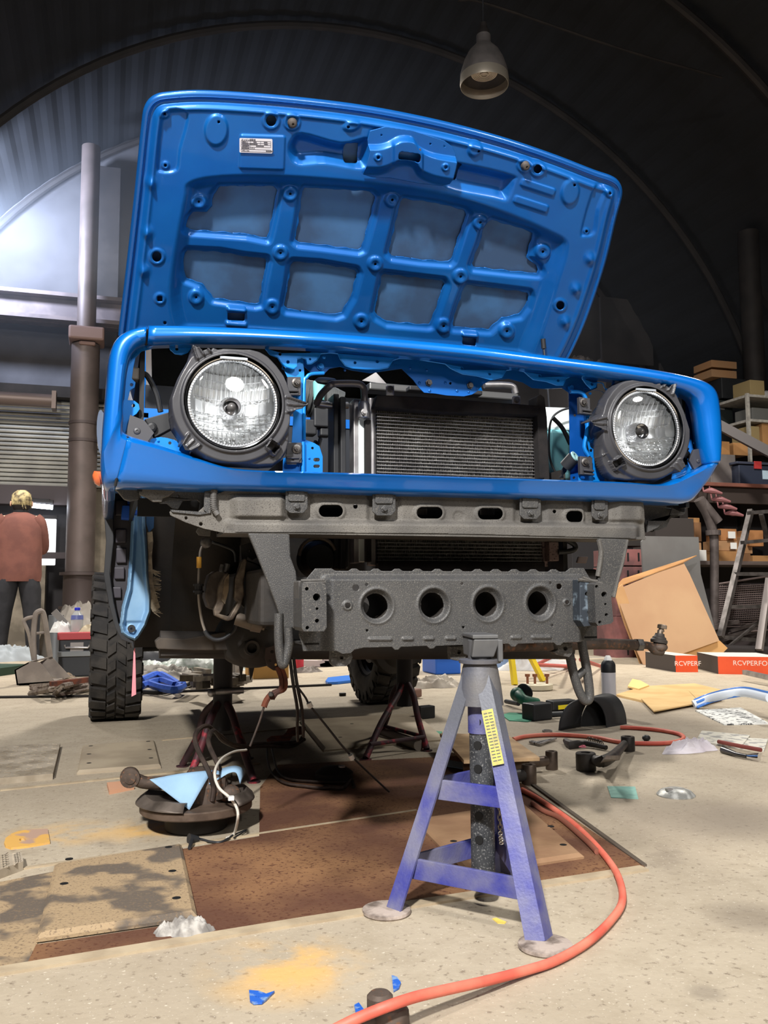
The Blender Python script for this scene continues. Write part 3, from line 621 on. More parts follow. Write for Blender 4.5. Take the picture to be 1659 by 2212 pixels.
# vertical posts beside the lamps
sheet('lamp_post_panel', [(600, 770), (655, 775), (657, 800), (660, 950), (679, 957), (690, 964), (697, 986), (697, 1022), (610, 1022), (612, 990), (628, 985), (634, 900), (628, 830)], [(675, 968, 3), (684, 993, 14, 8, 0), (684, 1007, 14, 7, 0), (648, 800, 3), (612, 795, 3.5)], .066, blue_stamp, dims=[(668, 990, 3)], bev=.0015)
mb = MB(); mb.tube([yp(u, v, .064) for u, v in ((700, 806), (672, 808), (662, 816), (657, 832), (657, 950))], .004, 8, sub=3); mb.tube([yp(u, v, .06) for u, v in ((655, 955), (655, 1020))], .005, 8); mb.obj('post_flange', blue_stamp, car, smooth=True)
sheet('lamp_post_panel', [(1262, 838), (1300, 845), (1318, 858), (1312, 900), (1306, 1040), (1250, 1040), (1250, 1018), (1256, 998), (1262, 990), (1276, 986), (1270, 960), (1262, 900)], [(1280, 953, 3.5), (1283, 960, 9, 10), (1277, 973, 3.5), (1266, 998, 3), (1259, 1019, 11, 8, 0), (1259, 1032, 11, 7, 0), (1275, 850, 3)], .066, blue_stamp, bev=.0015)
mb = MB(); mb.tube([yp(u, v, .064) for u, v in ((1232, 846), (1254, 848), (1264, 858), (1268, 880), (1268, 930), (1262, 965), (1272, 985))], .005, 8, sub=3); mb.obj('post_flange', blue_stamp, car, smooth=True)
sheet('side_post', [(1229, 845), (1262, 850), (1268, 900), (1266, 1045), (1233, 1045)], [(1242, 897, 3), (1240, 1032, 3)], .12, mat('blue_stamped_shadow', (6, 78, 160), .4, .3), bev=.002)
mb = MB(); mb.lathe(yp(1284, 960, .1), [(.006, 0), (.008, .004), (.006, .01), (.001, .012)], 12, FN); mb.obj('lamp_adjuster', alu, car, smooth=True)
# inner side flanges
sheet('side_flange', [(262, 945), (262, 760), (288, 742), (378, 738), (372, 750), (330, 753), (306, 759), (293, 773), (288, 795), (285, 818), (293, 826), (291, 837), (281, 843), (278, 856), (276, 864), (290, 865), (300, 873), (302, 884), (295, 894), (283, 902), (281, 925), (276, 945)], [(284, 831, 3.5), (288, 876, 4)], .055, blue_stamp, bev=.001)
sheet('side_flange', [(1470, 842), (1490, 846), (1512, 862), (1522, 900), (1530, 1000), (1516, 1000), (1514, 968), (1506, 967), (1499, 958), (1500, 948), (1510, 940), (1507, 915), (1500, 880), (1487, 862)], [(1507, 955, 2.6)], .055, blue_stamp, bev=.001)
sheet('lower_flange', [(326, 948), (346, 944), (361, 946), (376, 950), (393, 958), (400, 972), (428, 975), (436, 985), (440, 1010), (395, 1005), (320, 965)], [(367, 957, 3.6), (413, 978, 3.4)], .05, blue_stamp, dims=[(342, 953, 3)], bev=.001)
sheet('lower_flange', [(1442, 1050), (1450, 1036), (1454, 1016), (1487, 1002), (1494, 1018), (1500, 1030), (1470, 1045)], [], .05, blue_stamp, bev=.001)
# light blue strip showing under the nose
sheet('lower_tie_bar', [(590, 1050), (590, 1072), (640, 1070), (720, 1068), (740, 1076), (760, 1070), (860, 1074), (960, 1076), (1060, 1078), (1085, 1080), (1200, 1086), (1285, 1088), (1380, 1095), (1384, 1070), (1000, 1060)], [], .07, blue_dull, dims=[(u, 1063+u*.006, 3) for u in (668, 693, 716, 770, 860, 906, 950, 1000, 1043, 1150, 1210)], bev=.001)
# ---- lamps, cooler, beams, chassis
XM = -.0075
def mirror(o, parent, name=None, label=None):
    """a mirrored twin of a part with its own children, about the vehicle's centre plane"""
    me = o.data.copy(); co = np.empty(len(me.vertices)*3); me.vertices.foreach_get('co', co); co[0::3] *= -1; me.vertices.foreach_set('co', co); me.flip_normals(); me.update()
    c = o.copy(); c.data = me; COL.objects.link(c)
    w = WLOC[o.name]; place(c, (2*XM-w.x, w.y, w.z), parent)
    if label: c['label'] = label
    for ch in o.children: mirror(ch, c)
    return c
glass = bpy.data.materials.new('lamp_glass'); glass.use_nodes = True; nt = glass.node_tree; N = nt.nodes; K = nt.links; N.remove(N['Principled BSDF'])
tr = N.new('ShaderNodeBsdfTransparent'); gl = N.new('ShaderNodeBsdfGlossy'); gl.inputs['Roughness'].default_value = .03; mx = N.new('ShaderNodeMixShader'); fr = N.new('ShaderNodeFresnel'); fr.inputs[0].default_value = 1.5
tr.inputs[0].default_value = (.97, .98, .98, 1); K.new(fr.outputs[0], mx.inputs[0]); K.new(tr.outputs[0], mx.inputs[1]); K.new(gl.outputs[0], mx.inputs[2]); K.new(mx.outputs[0], N['Material Output'].inputs[0])
hl = [(398, 790), (406, 775), (412, 752), (420, 751), (436, 762), (452, 756), (458, 749), (470, 754), (482, 752), (540, 754), (560, 759), (578, 769), (598, 790), (614, 812), (622, 830), (628, 850), (646, 862), (660, 870), (662, 877), (650, 884), (634, 888), (629, 900), (628, 953), (622, 975), (610, 993), (592, 1006), (560, 1008), (480, 1004), (455, 1000), (433, 989), (408, 975), (396, 963), (386, 960), (388, 950), (378, 935), (371, 925), (366, 900), (366, 863), (374, 840), (384, 815), (392, 800)]
LC = yp(504, 870, 0); RL = .0975
def px_r(U, V):  # true radius on the lens plane
    P = onplane(U, V, (0, .01, 0), (0, 1, 0)); return np.hypot(P[..., 0]-LC[0], P[..., 2]-LC[2]), np.arctan2(P[..., 2]-LC[2], P[..., 0]-LC[0])
def hlS(U, V):
    r, a = px_r(U, V); return np.maximum(sd_poly(U, V, hl), (RL+.004-r)*1000)
def hlH(U, V):
    r, a = px_r(U, V); d = -sd_poly(U, V, hl)
    h = .012*sm(r, RL+.034, RL+.026)+.006*sm(r, RL+.012, RL+.008)
    h = h-.03*sm(d, 5, 0)
    for k, aa in enumerate((0.02, 2.15, 3.95)):   # three spiky lugs with ribs
        q = (a-aa+math.pi) % (2*math.pi)-math.pi
        w = abs(q)*r; h = np.where((w < .019*np.clip((RL+.072-r)/.05, 0, 1)) & (r > RL+.014), np.maximum(h, .015), h)
        for off in (-.8, 0, .8):
            w2 = abs(q*r-off*.019*np.clip((RL+.072-r)/.05, 0, 1)); h = h+np.where((w2 < .002) & (r > RL+.016) & (r < RL+.07), .005, 0)
    for aa in (.95, 1.15, 2.75, 3.05, -.35, -.55, -1.3, -1.75, -2.0, 1.5, 3.4):
        q = (a-aa+math.pi) % (2*math.pi)-math.pi; h = h+np.where((abs(q*r) < .0014) & (r > RL+.03), .003, 0)
    b = sd_box(U, V, 588, 968, 26, 22, 2, 35); h = h+np.where(abs(b) < 2, .012, 0)-np.where(b < -2, .012, 0)
    return h
hous = relief('headlight', (362, 666, 745, 1012), 1.7, (0, .012, 0), (0, -1, 0), hlS, hlH, greyp, car, thick=.002, label='round headlight in a grey plastic ring, next to the orange indicator')
def dome(c, R, sag, y0, n=14, m=48):
    rows = [[(c[0]+R*math.sin(math.pi/2*i/n)*math.cos(2*math.pi*k/m), y0-sag*math.cos(math.pi/2*i/n), c[2]+R*math.sin(math.pi/2*i/n)*math.sin(2*math.pi*k/m)) for k in range(m)] for i in range(1, n+1)]
    mb = MB(); mb.loft(rows, caps=False); mb.add([(c[0], y0-sag, c[2])]+rows[0], [(0, 1+(k+1) % m, 1+k) for k in range(m)]); return mb
dome(LC, RL-.004, .016, .006).obj('lens', glass, hous, smooth=True, label='clear glass lens')
mb = MB(); mb._ring((LC[0], .012, LC[2]), RL-.006, RL+.005, -.016, 64, FN); mb.obj('bezel_gap', blk2, hous, smooth=True)
mb = MB(); mb.tube([(LC[0]+(RL-.001)*math.cos(a), .001, LC[2]+(RL-.001)*math.sin(a)) for a in [2*math.pi*k/64 for k in range(64)]], .0022, 6, closed=True); mb.obj('bezel_ring', chrome, hous, smooth=True)
# faceted reflector bowl
mb = MB(); nr, na = 84, 280; vs = []; R0 = RL-.006
rng = np.random.RandomState(3); tab = rng.rand(60, 60)
for i in range(nr+1):
    for k in range(na):
        r = R0*(i/nr); a = 2*math.pi*k/na; x = r*math.cos(a); z = r*math.sin(a)
        y = .012+.062*(1-(r/R0)**2)
        if r > .022:
            if z > .012: y += .010*(abs((x/.0125) % 1-.5))+.004*abs((x/.0041) % 1-.5) + .005*(int((z-.012)/.028))
            elif z < -.014: y += .007*tab[int(abs(x+.1)/.011), int(abs(z)/.009)]+.006*abs((x/.011) % 1-.5)+.004*abs((z/.009) % 1-.5)
            else: y += .010*abs((x/.03) % 1-.5)
        vs.append((LC[0]+x, y, LC[2]+z))
fs = [(i*na+k, i*na+(k+1) % na, (i+1)*na+(k+1) % na, (i+1)*na+k) for i in range(nr) for k in range(na)]
mb.add(vs, fs); mb.obj('reflector', mat('reflector_chrome', (246, 248, 250), .22, .5), hous, smooth=12)
mb = MB()
for z in (.052, .016, -.052): mb.tube([(LC[0]+x, .018+.05*(1-(x*x+z*z)/R0**2), LC[2]+z+.06*x*x*(1 if z > 0 else -1)*8) for x in np.linspace(-math.sqrt(R0**2-z*z)*.92, math.sqrt(R0**2-z*z)*.92, 9)], .0012, 5)

for x in np.arange(-.0775, .08, .0098):
    if abs(x) > R0*.93: continue
    zt_ = math.sqrt(R0**2-x*x)*.93
    for z0_, z1_ in ((.017, zt_), (-zt_, -.052)) if abs(x) < .07 else ((.017, zt_),):
        if z1_-z0_ < .008: continue
        mb.tube([(LC[0]+x, .009+.056*(1-(x*x+z*z)/R0**2), LC[2]+z) for z in np.linspace(z0_, z1_, 4)], .0008, 4)
for z in (-.036, -.02): mb.tube([(LC[0]+x, .012+.054*(1-(x*x+z*z)/R0**2), LC[2]+z) for x in np.linspace(-.08, .08, 7)], .0009, 4)
for x in (-.06, -.03, .03, .06): mb.tube([(LC[0]+x, .012+.054*(1-(x*x+z*z)/R0**2), LC[2]+z) for z in np.linspace(-.05, .014, 4)], .0008, 4)
mb.obj('reflector_ribs', mat('rib_white', (226, 228, 232), .3, .3), hous, smooth=True)
mb = MB(); mb.lathe((LC[0], .05, LC[2]-.004), [(.024, -.006), (.025, .012), (.019, .03), (.0175, .03), (.0165, .012), (.001, .010)], 28, FN); mb.obj('bulb_socket', chrome, hous, smooth=True)
mb = MB(); mb.lathe((LC[0], .03, LC[2]-.004), [(.008, -.03), (.0095, 0), (.009, .008), (.004, .014), (.001, .015)], 20, FN); mb.obj('bulb', mat('bulb_tip', (150, 146, 146), .3, .6), hous, smooth=True)
mb = MB(); mb.tube([(LC[0]+(R0-.001)*math.cos(a), .003+.002*(k % 2), LC[2]+(R0-.001)*math.sin(a)) for k, a in [(k, 2*math.pi*k/200) for k in range(200)]], .0035, 5, closed=True); mb.obj('lens_rim', mat('lens_rim_clear', (200, 204, 210), .2, .4, coat=1), hous)
mb = MB(); mb.box((LC[0]+.0, -.001, LC[2]+RL-.003), (.058, .004, .006)); mb.obj('lens_tab', mat('lens_tab_clear', (160, 166, 174), .15, .1, coat=1), hous, bevel=.001)
mb = MB(); mb.lathe((LC[0], .02, LC[2]), [(RL+.02, 0), (RL+.0, .1), (.05, .16), (.045, .2)], 24, (0, 1, 0)); mb.f.pop(-2); mb.m.pop(-2); mb.obj('lamp_housing_back', blk, hous, smooth=True)
mirror(hous, car, label='round headlight in a grey plastic ring, on the side nearer the shelves')
# black lamp brackets with screws
for (u, v, w, h) in ((637, 834, 26, 40), (637, 978, 30, 44), ):
    mb = MB(); mb.plate([(u-w*.6, v-h/2), (u+w/2, v-h/2), (u+w/2, v+h/2), (u-w*.6, v+h/2)], lambda a, b: yp(a, b, .05), (0, .012, 0)); mb.tube([yp(u-w*.6, v+h*.25, .046), yp(u+w*.3, v+h*.25, .046)], .003, 6); mb.tube([yp(u-w*.6, v+h*.45, .046), yp(u+w*.3, v+h*.45, .046)], .003, 6)
    o = mb.obj('lamp_bracket', greyp, car, bevel=.001)
    mb = MB(); mb.lathe(yp(u+3, v-h*.18, .05), [(.010, 0), (.010, .003), (.0065, .004), (.006, .009), (.001, .009)], 16, FN); mb.box(yp(u+3, v-h*.18, .039), (.007, .002, .0016)); mb.box(yp(u+3, v-h*.18, .039), (.0016, .002, .007)); mb.obj('screw', bolt, o)
    mirror(o, car)
sheet('bracket_ear', [(618, 981), (650, 981), (652, 988), (640, 1003), (620, 1003)], [(633, 992, 3.4)], .047, greyp, .006)
sheet('bracket_ear', [(1298, 1012), (1324, 1012), (1324, 1033), (1310, 1030), (1298, 1018)], [(1312, 1021, 3)], .047, greyp, .006)
# corner brackets (dark plastic wedges)
sheet('corner_bracket', [(281, 896), (312, 908), (333, 935), (318, 956), (272, 940)], [], .035, greyp, .008, dims=[(296, 931, 8)], bev=.0015)
sheet('corner_bracket', [(1499, 971), (1519, 968), (1516, 980), (1521, 1000), (1500, 1014), (1489, 994)], [], .035, greyp, .008, dims=[(1508, 996, 6)], bev=.0015)
mb = MB(); mb.plate([(312, 905), (365, 890), (372, 925), (335, 945)], lambda a, b: yp(a, b, .07), (0, .03, 0)); mb.lathe(yp(328, 924, .068), [(.011, 0), (.011, .006), (.005, .009)], 16, FN); o = mb.obj('lamp_mount_arm', blk, car, bevel=.002)
mirror(o, car)
mb = MB(); mb.tube([yp(u, v, .1) for u, v in ((303, 806), (318, 812), (338, 850), (347, 890))], .006, 8, sub=5); o = mb.obj('marker_wire', blk, car, smooth=True)
mb = MB(); mb.box(yp(292, 810, .09), (.018, .03, .026)); mb.obj('marker_plug', mat('plug_grey', (120, 114, 108), .5), o, bevel=.003)
# lamp bays: dark inner wings and the firewall behind everything
for s in (-1, 1):
    x0 = -.69 if s < 0 else .655
    mb = MB(); mb.box((x0, .50, .97), (.01, .86, .3)); mb.obj('inner_wing', mat('inner_wing_black', (20, 22, 26), .6), car)
    x1 = -.36 if s < 0 else .36
    mb = MB(); a = []
    for k in range(17):   # wheel-arch liner: curved sheet over the axle
        t = math.pi*k/16; a.append((.53-.40*math.cos(t), .56+.36*math.sin(t)))
    a = [(.13, .56)]+a+[(.93, .47)]
    xa, xb = (x1, x0-s*.12) if s > 0 else (-.565, x1)
    q_ = MB(); q_.box(((x0+x1)/2+s*.0, .95, .70), (abs(x0-x1)-.02, .012, .5)); q_.obj('arch_rear_panel', under, car)
    vs = [(xa, y, z) for y, z in a]+[(xb, y, z) for y, z in a]; m = len(a); mb.add(vs, [(i, i+1, m+i+1, m+i) for i in range(5, m-1)])
    o = mb.obj('wheel_arch_liner', under, car, smooth=True); q = o.modifiers.new('s', 'SOLIDIFY'); q.thickness = .004
    mb = MB(); mb.box((x1, .55, .72), (.012, .75, .40)); mb.obj('inner_arch_panel', under, car)
    mb = MB(); mb.box(((x0+x1)/2, .2, .80), (abs(x0-x1), .01, .04)); mb.obj('bay_floor', blk2, car)
mb = MB(); mb.box((0, .98, .95), (1.3, .03, .62)); mb.obj('firewall', mat('firewall_dark', (26, 30, 38), .7), car)
# ---- air-conditioning condenser and radiator behind the nose
YC = .2
def C(u, v, y=YC): return yp(u, v, y)
tl, tr_, br, bl = C(808, 878), C(1157, 899), C(1176, 1221), C(820, 1218)
x0, x1 = (tl[0]+bl[0])/2, (tr_[0]+br[0])/2; z1, z0 = (tl[2]+tr_[2])/2, bl[2]
cond = MB(); cond.box(((x0+x1)/2, YC+.014, (z0+z1)/2), (x1-x0, .016, z1-z0)); cond = cond.obj('condenser', mat('fin_backing', (70, 69, 67), .7, .3), car, label='aluminium cooler with horizontal tubes')
nt_ = 45; dz = (z1-z0)/nt_
mb = MB()
for k in range(nt_+1): mb.box(((x0+x1)/2, YC+.004, z0+dz*k), (x1-x0, .016, .0017))
mb.obj('tubes', alu, cond)
mb = MB(); nf = 190
vs = []; fs = []
for k in range(nt_):
    za, zb = z0+dz*k+.001, z0+dz*(k+1)-.001
    for j in range(nf+1):
        x = x0+(x1-x0)*j/nf; y = YC+.001+(.010 if j % 2 else 0)+rng.rand()*.0015
        vs += [(x, y, za), (x+(rng.rand()-.5)*.0008, y, zb)]
    b = k*(nf+1)*2; fs += [(b+2*j, b+2*j+2, b+2*j+3, b+2*j+1) for j in range(nf)]
mb.add(vs, fs); mb.obj('fins', fin, cond)
mb = MB(); xt = C(802, 900)[0]; mb.lathe((xt, YC+.004, z0-.005), [(.009, 0), (.0115, .002), (.0115, z1-z0+.02), (.009, z1-z0+.024)], 18); mb.obj('header_tank', alu, cond, smooth=True)
mb = MB(); xt2 = x1+.009; mb.lathe((xt2, YC+.004, z0-.005), [(.009, 0), (.0095, .002), (.0095, z1-z0+.02), (.009, z1-z0+.024)], 14); mb.obj('header_tank', mat('speckled_alu', (130, 112, 108), .5, .5, speck=(60, 50, 50), sscale=200), cond, smooth=True)
def vbar(u0, u1, v0, v1, y, t, m, nm, par=car, bev=.002):
    a = C(u0, v0, y); b = C(u1, v1, y); mb = MB(); mb.box(((a[0]+b[0])/2, y+t/2, (a[2]+b[2])/2), (abs(b[0]-a[0]), t, abs(a[2]-b[2]))); return mb.obj(nm, m, par, bevel=bev)
vbar(764, 778, 862, 1216, .19, .04, alu, 'radiator_side_plate', cond); vbar(775, 790, 905, 1214, .185, .02, mat('white_seal', (206, 214, 212), .6), 'seal_strip', cond); vbar(776, 789, 905, 1214, .17, .02, foam, 'foam_strip', cond).location.x += .016
vbar(721, 733, 850, 1230, .24, .06, blk, 'radiator_frame'); vbar(736, 748, 856, 1230, .22, .05, blk, 'radiator_frame')
sheet('foam_bar', [(815, 853), (900, 856), (1165, 876), (1165, 897), (960, 890), (808, 879)], [], .165, foam, .05, bev=.003)
sheet('foam_bar', [(1160, 874), (1160, 856), (1168, 851), (1177, 858), (1182, 900), (1188, 1034), (1166, 1034)], [], .17, foam, .05, bev=.003)
vbar(1176, 1190, 1030, 1150, .17, .05, foam, 'foam_bar')
vbar(818, 1178, 1212, 1236, .19, .03, foam, 'foam_bar')
# radiator top rail, cap area, bolts
mb = MB(); a, b = yp(792, 838, .3), yp(1112, 862, .3); mb.bar(a, b, .05, .02); rr = mb.obj('radiator_top_rail', mat('rail_grey', (96, 96, 96), .4, .7), car, bevel=.004)
for (u, v) in ((843, 841), (1116, 864)):
    mb = MB(); mb.plate([(u-9, v-9), (u+9, v-9), (u+9, v+14), (u-9, v+14)], lambda p, q: yp(p, q, .17), (0, .004, 0)); o = mb.obj('rail_clip', alu, rr, bevel=.002)
    mb = MB(); mb.lathe(yp(u, v, .17), [(.0085, 0), (.0085, .003), (.006, .003), (.006, .007), (.001, .007)], 8, FN); mb.obj('clip_bolt', bolt, rr)
mb = MB(); mb.box(yp(960, 846, .24), (.2, .03, .012)); mb.obj('top_cover', blk, car, bevel=.003)
# refrigerant pipes
mb = MB(); mb.tube([yp(u, v, .17+d) for u, v, d in ((684, 872, .08), (694, 852, .05), (712, 834, .0), (722, 829, 0), (770, 829, 0), (784, 836, 0), (787, 850, 0), (787, 880, 0))], .0085, 12, sub=6); pp = mb.obj('refrigerant_pipe', mat('pipe_grey', (112, 108, 108), .4, .6), car, smooth=True)
mb = MB(); mb.lathe(yp(786, 886, .165), [(.012, -.02), (.014, -.018), (.014, .014), (.011, .02)], 16); mb.lathe(yp(786, 890, .15), [(.008, 0), (.008, .004), (.0055, .004), (.0055, .009), (.001, .009)], 8, FN); mb.obj('pipe_fitting', alu, pp, smooth=True)
mb = MB(); mb.tube([yp(u, v, .26) for u, v in ((685, 872), (720, 877), (752, 876))], .0085, 10); pq = mb; mb.obj('coolant_pipe', alu, pp, smooth=True); mb = MB(); mb.tube([yp(u, v, .3) for u, v in ((1046, 832), (1090, 832), (1108, 836), (1114, 850))], .009, 10, sub=5); mb.obj('coolant_pipe', alu, pp, smooth=True)
mb = MB(); mb.lathe(yp(705, 823, .2), [(.02, -.006), (.026, 0), (.02, .006)], 18, (0, -.4, 1), sx=1.3); mb.obj('rubber_grommet', blk, car, smooth=True)
mb = MB(); mb.tube([yp(650, 856, .42), yp(690, 862, .42), yp(730, 880, .42)], .045, 16, sub=4)
for u in range(655, 725, 9): mb.tube([yp(u, 856+(u-650)*.3, .42), yp(u+4, 857+(u-650)*.3, .42)], .048, 16)
mb.obj('intake_hose', mat('hose_grey', (70, 72, 72), .6), car, smooth=True)
mb = MB(); mb.lathe(yp(689, 836, .36), [(.014, -.035), (.016, 0), (.016, .012), (.012, .016)], 14); mb.obj('service_cap', mat('teal_cap', (130, 200, 200), .4), car, smooth=True)
mb = MB(); mb.add([yp(u, v, .5) for u, v in ((782, 822), (812, 804), (836, 830))]+[yp(u, v, .52) for u, v in ((782, 822), (812, 804), (836, 830))], [(0, 1, 2), (5, 4, 3), (0, 3, 4, 1), (1, 4, 5, 2), (2, 5, 3, 0)]); mb.obj('heat_shield', alu, car)
for k, (u, v, s) in enumerate(((690, 905, .05), (668, 925, .04), (700, 930, .035))): mb = MB(); mb.box(yp(u, v, .4), (s*.8, s, s)); mb.obj('wiring_block', blk, car, bevel=.004)
for k in range(3): mb = MB(); mb.tube([yp(640+18*k, 1010, .4), yp(672+10*k, 960-6*k, .45)], .006, 6); mb.obj('fan_blade_edge', mat('fan_edge', (110, 108, 104), .5), car, smooth=True)
# washer tank with white neck, hose and loose plug
wt = mat('washer_tank_cyan', (122, 190, 200), .35, 0, c2=(136, 200, 208), scale=8); ww = mat('tank_white', (222, 232, 230), .4)
mb = MB(); mb.plate([(1188, 925), (1234, 928), (1236, 1036), (1212, 1036), (1198, 1015), (1190, 980)], lambda u, v: yp(u, v, .3), (0, .14, 0)); tk = mb.obj('washer_tank', wt, car, bevel=.012, smooth=True)
mb = MB(); mb.plate([(1176, 878), (1234, 880), (1236, 930), (1186, 928)], lambda u, v: yp(u, v, .31), (0, .12, 0)); mb.obj('tank_top', ww, tk, bevel=.008)
mb = MB(); mb.tube([yp(u, v, .27) for u, v in ((1236, 880), (1210, 888), (1192, 905), (1186, 940), (1188, 990), (1200, 1020), (1212, 1030))], .003, 8, sub=6); mb.tube([yp(u, v, .26) for u, v in ((1194, 902), (1215, 925), (1232, 960))], .006, 8, sub=4); mb.obj('tank_hose', blk, tk, smooth=True)
mb = MB(); mb.tube([yp(1222, 1008, .12), yp(1240, 988, .10)], .0165, 16); pl = mb.obj('lamp_plug', blk, car, smooth=True)
mb = MB(); mb._ring(yp(1241, 987, .098), .008, .0145, .004, 16, (.5, -.75, .5)); mb.obj('plug_insert', mat('plug_teal', (150, 190, 190), .4), pl)
mb = MB()
for k in range(5): mb.tube([yp(1222+k-2, 1006, .12), yp(1214+2*k, 1018, .13), yp(1216-2*k, 1032, .14)], .0022, 6, sub=3)
mb.obj('plug_wires', blk, pl, smooth=True)
# ---- bumper beam
BE = [(366, 1106), (372, 1101), (425, 1108), (452, 1084), (470, 1066), (500, 1055), (1384, 1085), (1388, 1096), (1390, 1110), (1394, 1166), (1300, 1163), (1000, 1155), (700, 1152), (482, 1151), (440, 1142), (400, 1128), (368, 1113)]
def beS(U, V):
    d = sd_poly(U, V, BE)
    for (u, v, w, h) in ((714, 1104, 52, 26), (927, 1108, 56, 25), (1058, 1110, 54, 25), (1240, 1116, 37, 24)): d = np.maximum(d, -sd_box(U, V, u, v, w, h, h/2))
    for (u, v, r) in ((768, 1094, 5), (1198, 1105, 4), (402, 1119, 3.5), (434, 1132, 4)): d = np.maximum(d, -sd_ell(U, V, u, v, r))
    return d
def beH(U, V):
    ledge = 1128+(U-700)*.009
    h = .022*sm(V, ledge-8, ledge+8)*sm(U, 480, 510)*sm(U, 1385, 1360)
    for (u, w, k) in ((560, 70, .018), (1350, 50, .014)): h = h+k*sm(abs(U-u), w, w-26)*sm(V, 1066, 1082)*sm(V, ledge, ledge-12)
    for u in (641, 830, 1146, 1296): h = h-.006*sm(abs(U-u), 40, 28)*sm(V, ledge+6, ledge-4)
    h = h-.002*sm(np.hypot(U-991, V-1116), 13, 10)
    for (u, v, w, h2) in ((714, 1104, 52, 26), (927, 1108, 56, 25), (1058, 1110, 54, 25), (1240, 1116, 37, 24)): h = h+.004*sm(sd_box(U, V, u, v, w, h2, h2/2), 9, 3)
    return h
beam = relief('bumper_beam', (362, 1398, 1050, 1170), 2., (0, .06, 0), FN, beS, beH, steel_dirty, car, thick=.003, label='dusty grey pressed crossbeam')
a, b = yp(484, 1151, .045), yp(1393, 1166, .045)
mb = MB(); mb.box(((a[0]+b[0])/2, .105, (a[2]+b[2])/2+.003), (b[0]-a[0], .13, .006)); mb.obj('beam_underside', steel_dirty, beam)
mb = MB(); mb.box(((a[0]+b[0])/2, .175, a[2]+.04), (b[0]-a[0], .01, .08)); mb.obj('beam_rear_web', under, beam)
for (u, v, w, h) in ((641, 1083, 48, 50), (830, 1088, 50, 51), (1146, 1097, 46, 48), (1296, 1101, 35, 44)):
    mb = MB(); mb.plate([(u-w/2, v-h/2-14), (u+w/2, v-h/2-14), (u+w/2, v+h/2-10), (u+w/2-9, v+h/2), (u-w/2+9, v+h/2), (u-w/2, v+h/2-8)], lambda p, q: yp(p, q, .045), (0, .004, 0)); o = mb.obj('grille_bracket', steel_dark, beam, bevel=.0015)
    mb = MB(); mb.plate([(u-w/2+6, v-h/2-14), (u+w/2-6, v-h/2-14), (u+w/2-6, v-3), (u+w/2-9, v), (u-w/2+9, v), (u-w/2+6, v-3)], lambda p, q: yp(p, q, .041), (0, .004, 0)); mb.lathe(yp(u, v+12, .045), [(.0085, 0), (.0085, .003), (.0055, .003), (.0055, .008), (.001, .008)], 6, FN); mb.obj('bracket_bolt_pad', steel_dark, beam, bevel=.0012)
for (u, v, w) in ((911, 1105, 18), (1052, 1106, 26)):
    mb = MB(); 
    for k in range(9): mb.box(yp(u-w/2+w*k/8, v, .12), (w*.5/1000/2, .004, .014))
    mb.box(yp(u, v, .123), (w/1000, .003, .014)); mb.obj('cooler_glimpse', alu, cond)
# frame end brackets and corner clutter under the lamps
sheet('apron_bracket', [(318, 1052), (470, 1056), (468, 1085), (450, 1098), (440, 1108), (428, 1110), (432, 1085), (425, 1080), (395, 1082), (385, 1100), (372, 1098), (360, 1088), (345, 1088), (340, 1072), (318, 1068)], [(385, 1072, 4, 4)], .09, steel_dark, .004, bev=.001)
sheet('apron_bracket', [(302, 1056), (380, 1060), (365, 1072), (352, 1076), (350, 1084), (330, 1084), (318, 1075), (300, 1068)], [], .07, steel_dirty, .01, bev=.002)
sheet('apron_bracket', [(368, 1101), (440, 1106), (448, 1108), (440, 1101), (442, 1062), (455, 1060), (455, 1108), (430, 1112), (372, 1106)], [], .055, steel_dark, .004)
sheet('apron_bracket', [(242, 1052), (300, 1056), (300, 1078), (280, 1082), (268, 1078), (255, 1062)], [], .09, steel_dark, .02, bev=.002)
sheet('apron_bracket', [(1382, 1090), (1480, 1092), (1480, 1110), (1450, 1112), (1440, 1125), (1400, 1125), (1398, 1150), (1420, 1140), (1444, 1120), (1452, 1098), (1392, 1092)], [], .1, steel_dark, .004)
sheet('apron_bracket', [(1388, 1092), (1478, 1095), (1476, 1112), (1448, 1120), (1440, 1138), (1420, 1146), (1396, 1150)], [(1410, 1147, 3)], .12, steel_dark, .005)
sheet('apron_bracket', [(1436, 1086), (1482, 1090), (1480, 1108), (1468, 1106), (1452, 1098), (1438, 1096)], [], .1, blue_dull, .01, bev=.002)
mb = MB(); mb.tube([yp(u, v, .05) for u, v in ((463, 1056), (461, 1075), (462, 1098), (470, 1112))], .006, 10, sub=4)
for k in range(14): q = catm([(463, 1056), (461, 1075), (462, 1098), (470, 1112)], 6); p = q[k]; p2 = q[k+1]; mb.tube([yp(p[0], p[1], .05), yp((p[0]+p2[0])/2, (p[1]+p2[1])/2, .05)], .0074, 10)
mb.obj('corrugated_sleeve', mat('sleeve_grey', (92, 90, 88), .6), car, smooth=True)
sheet('washer_bracket', [(428, 1141), (455, 1147), (454, 1158), (430, 1156), (424, 1148)], [], .1, steel_dirty, .01)
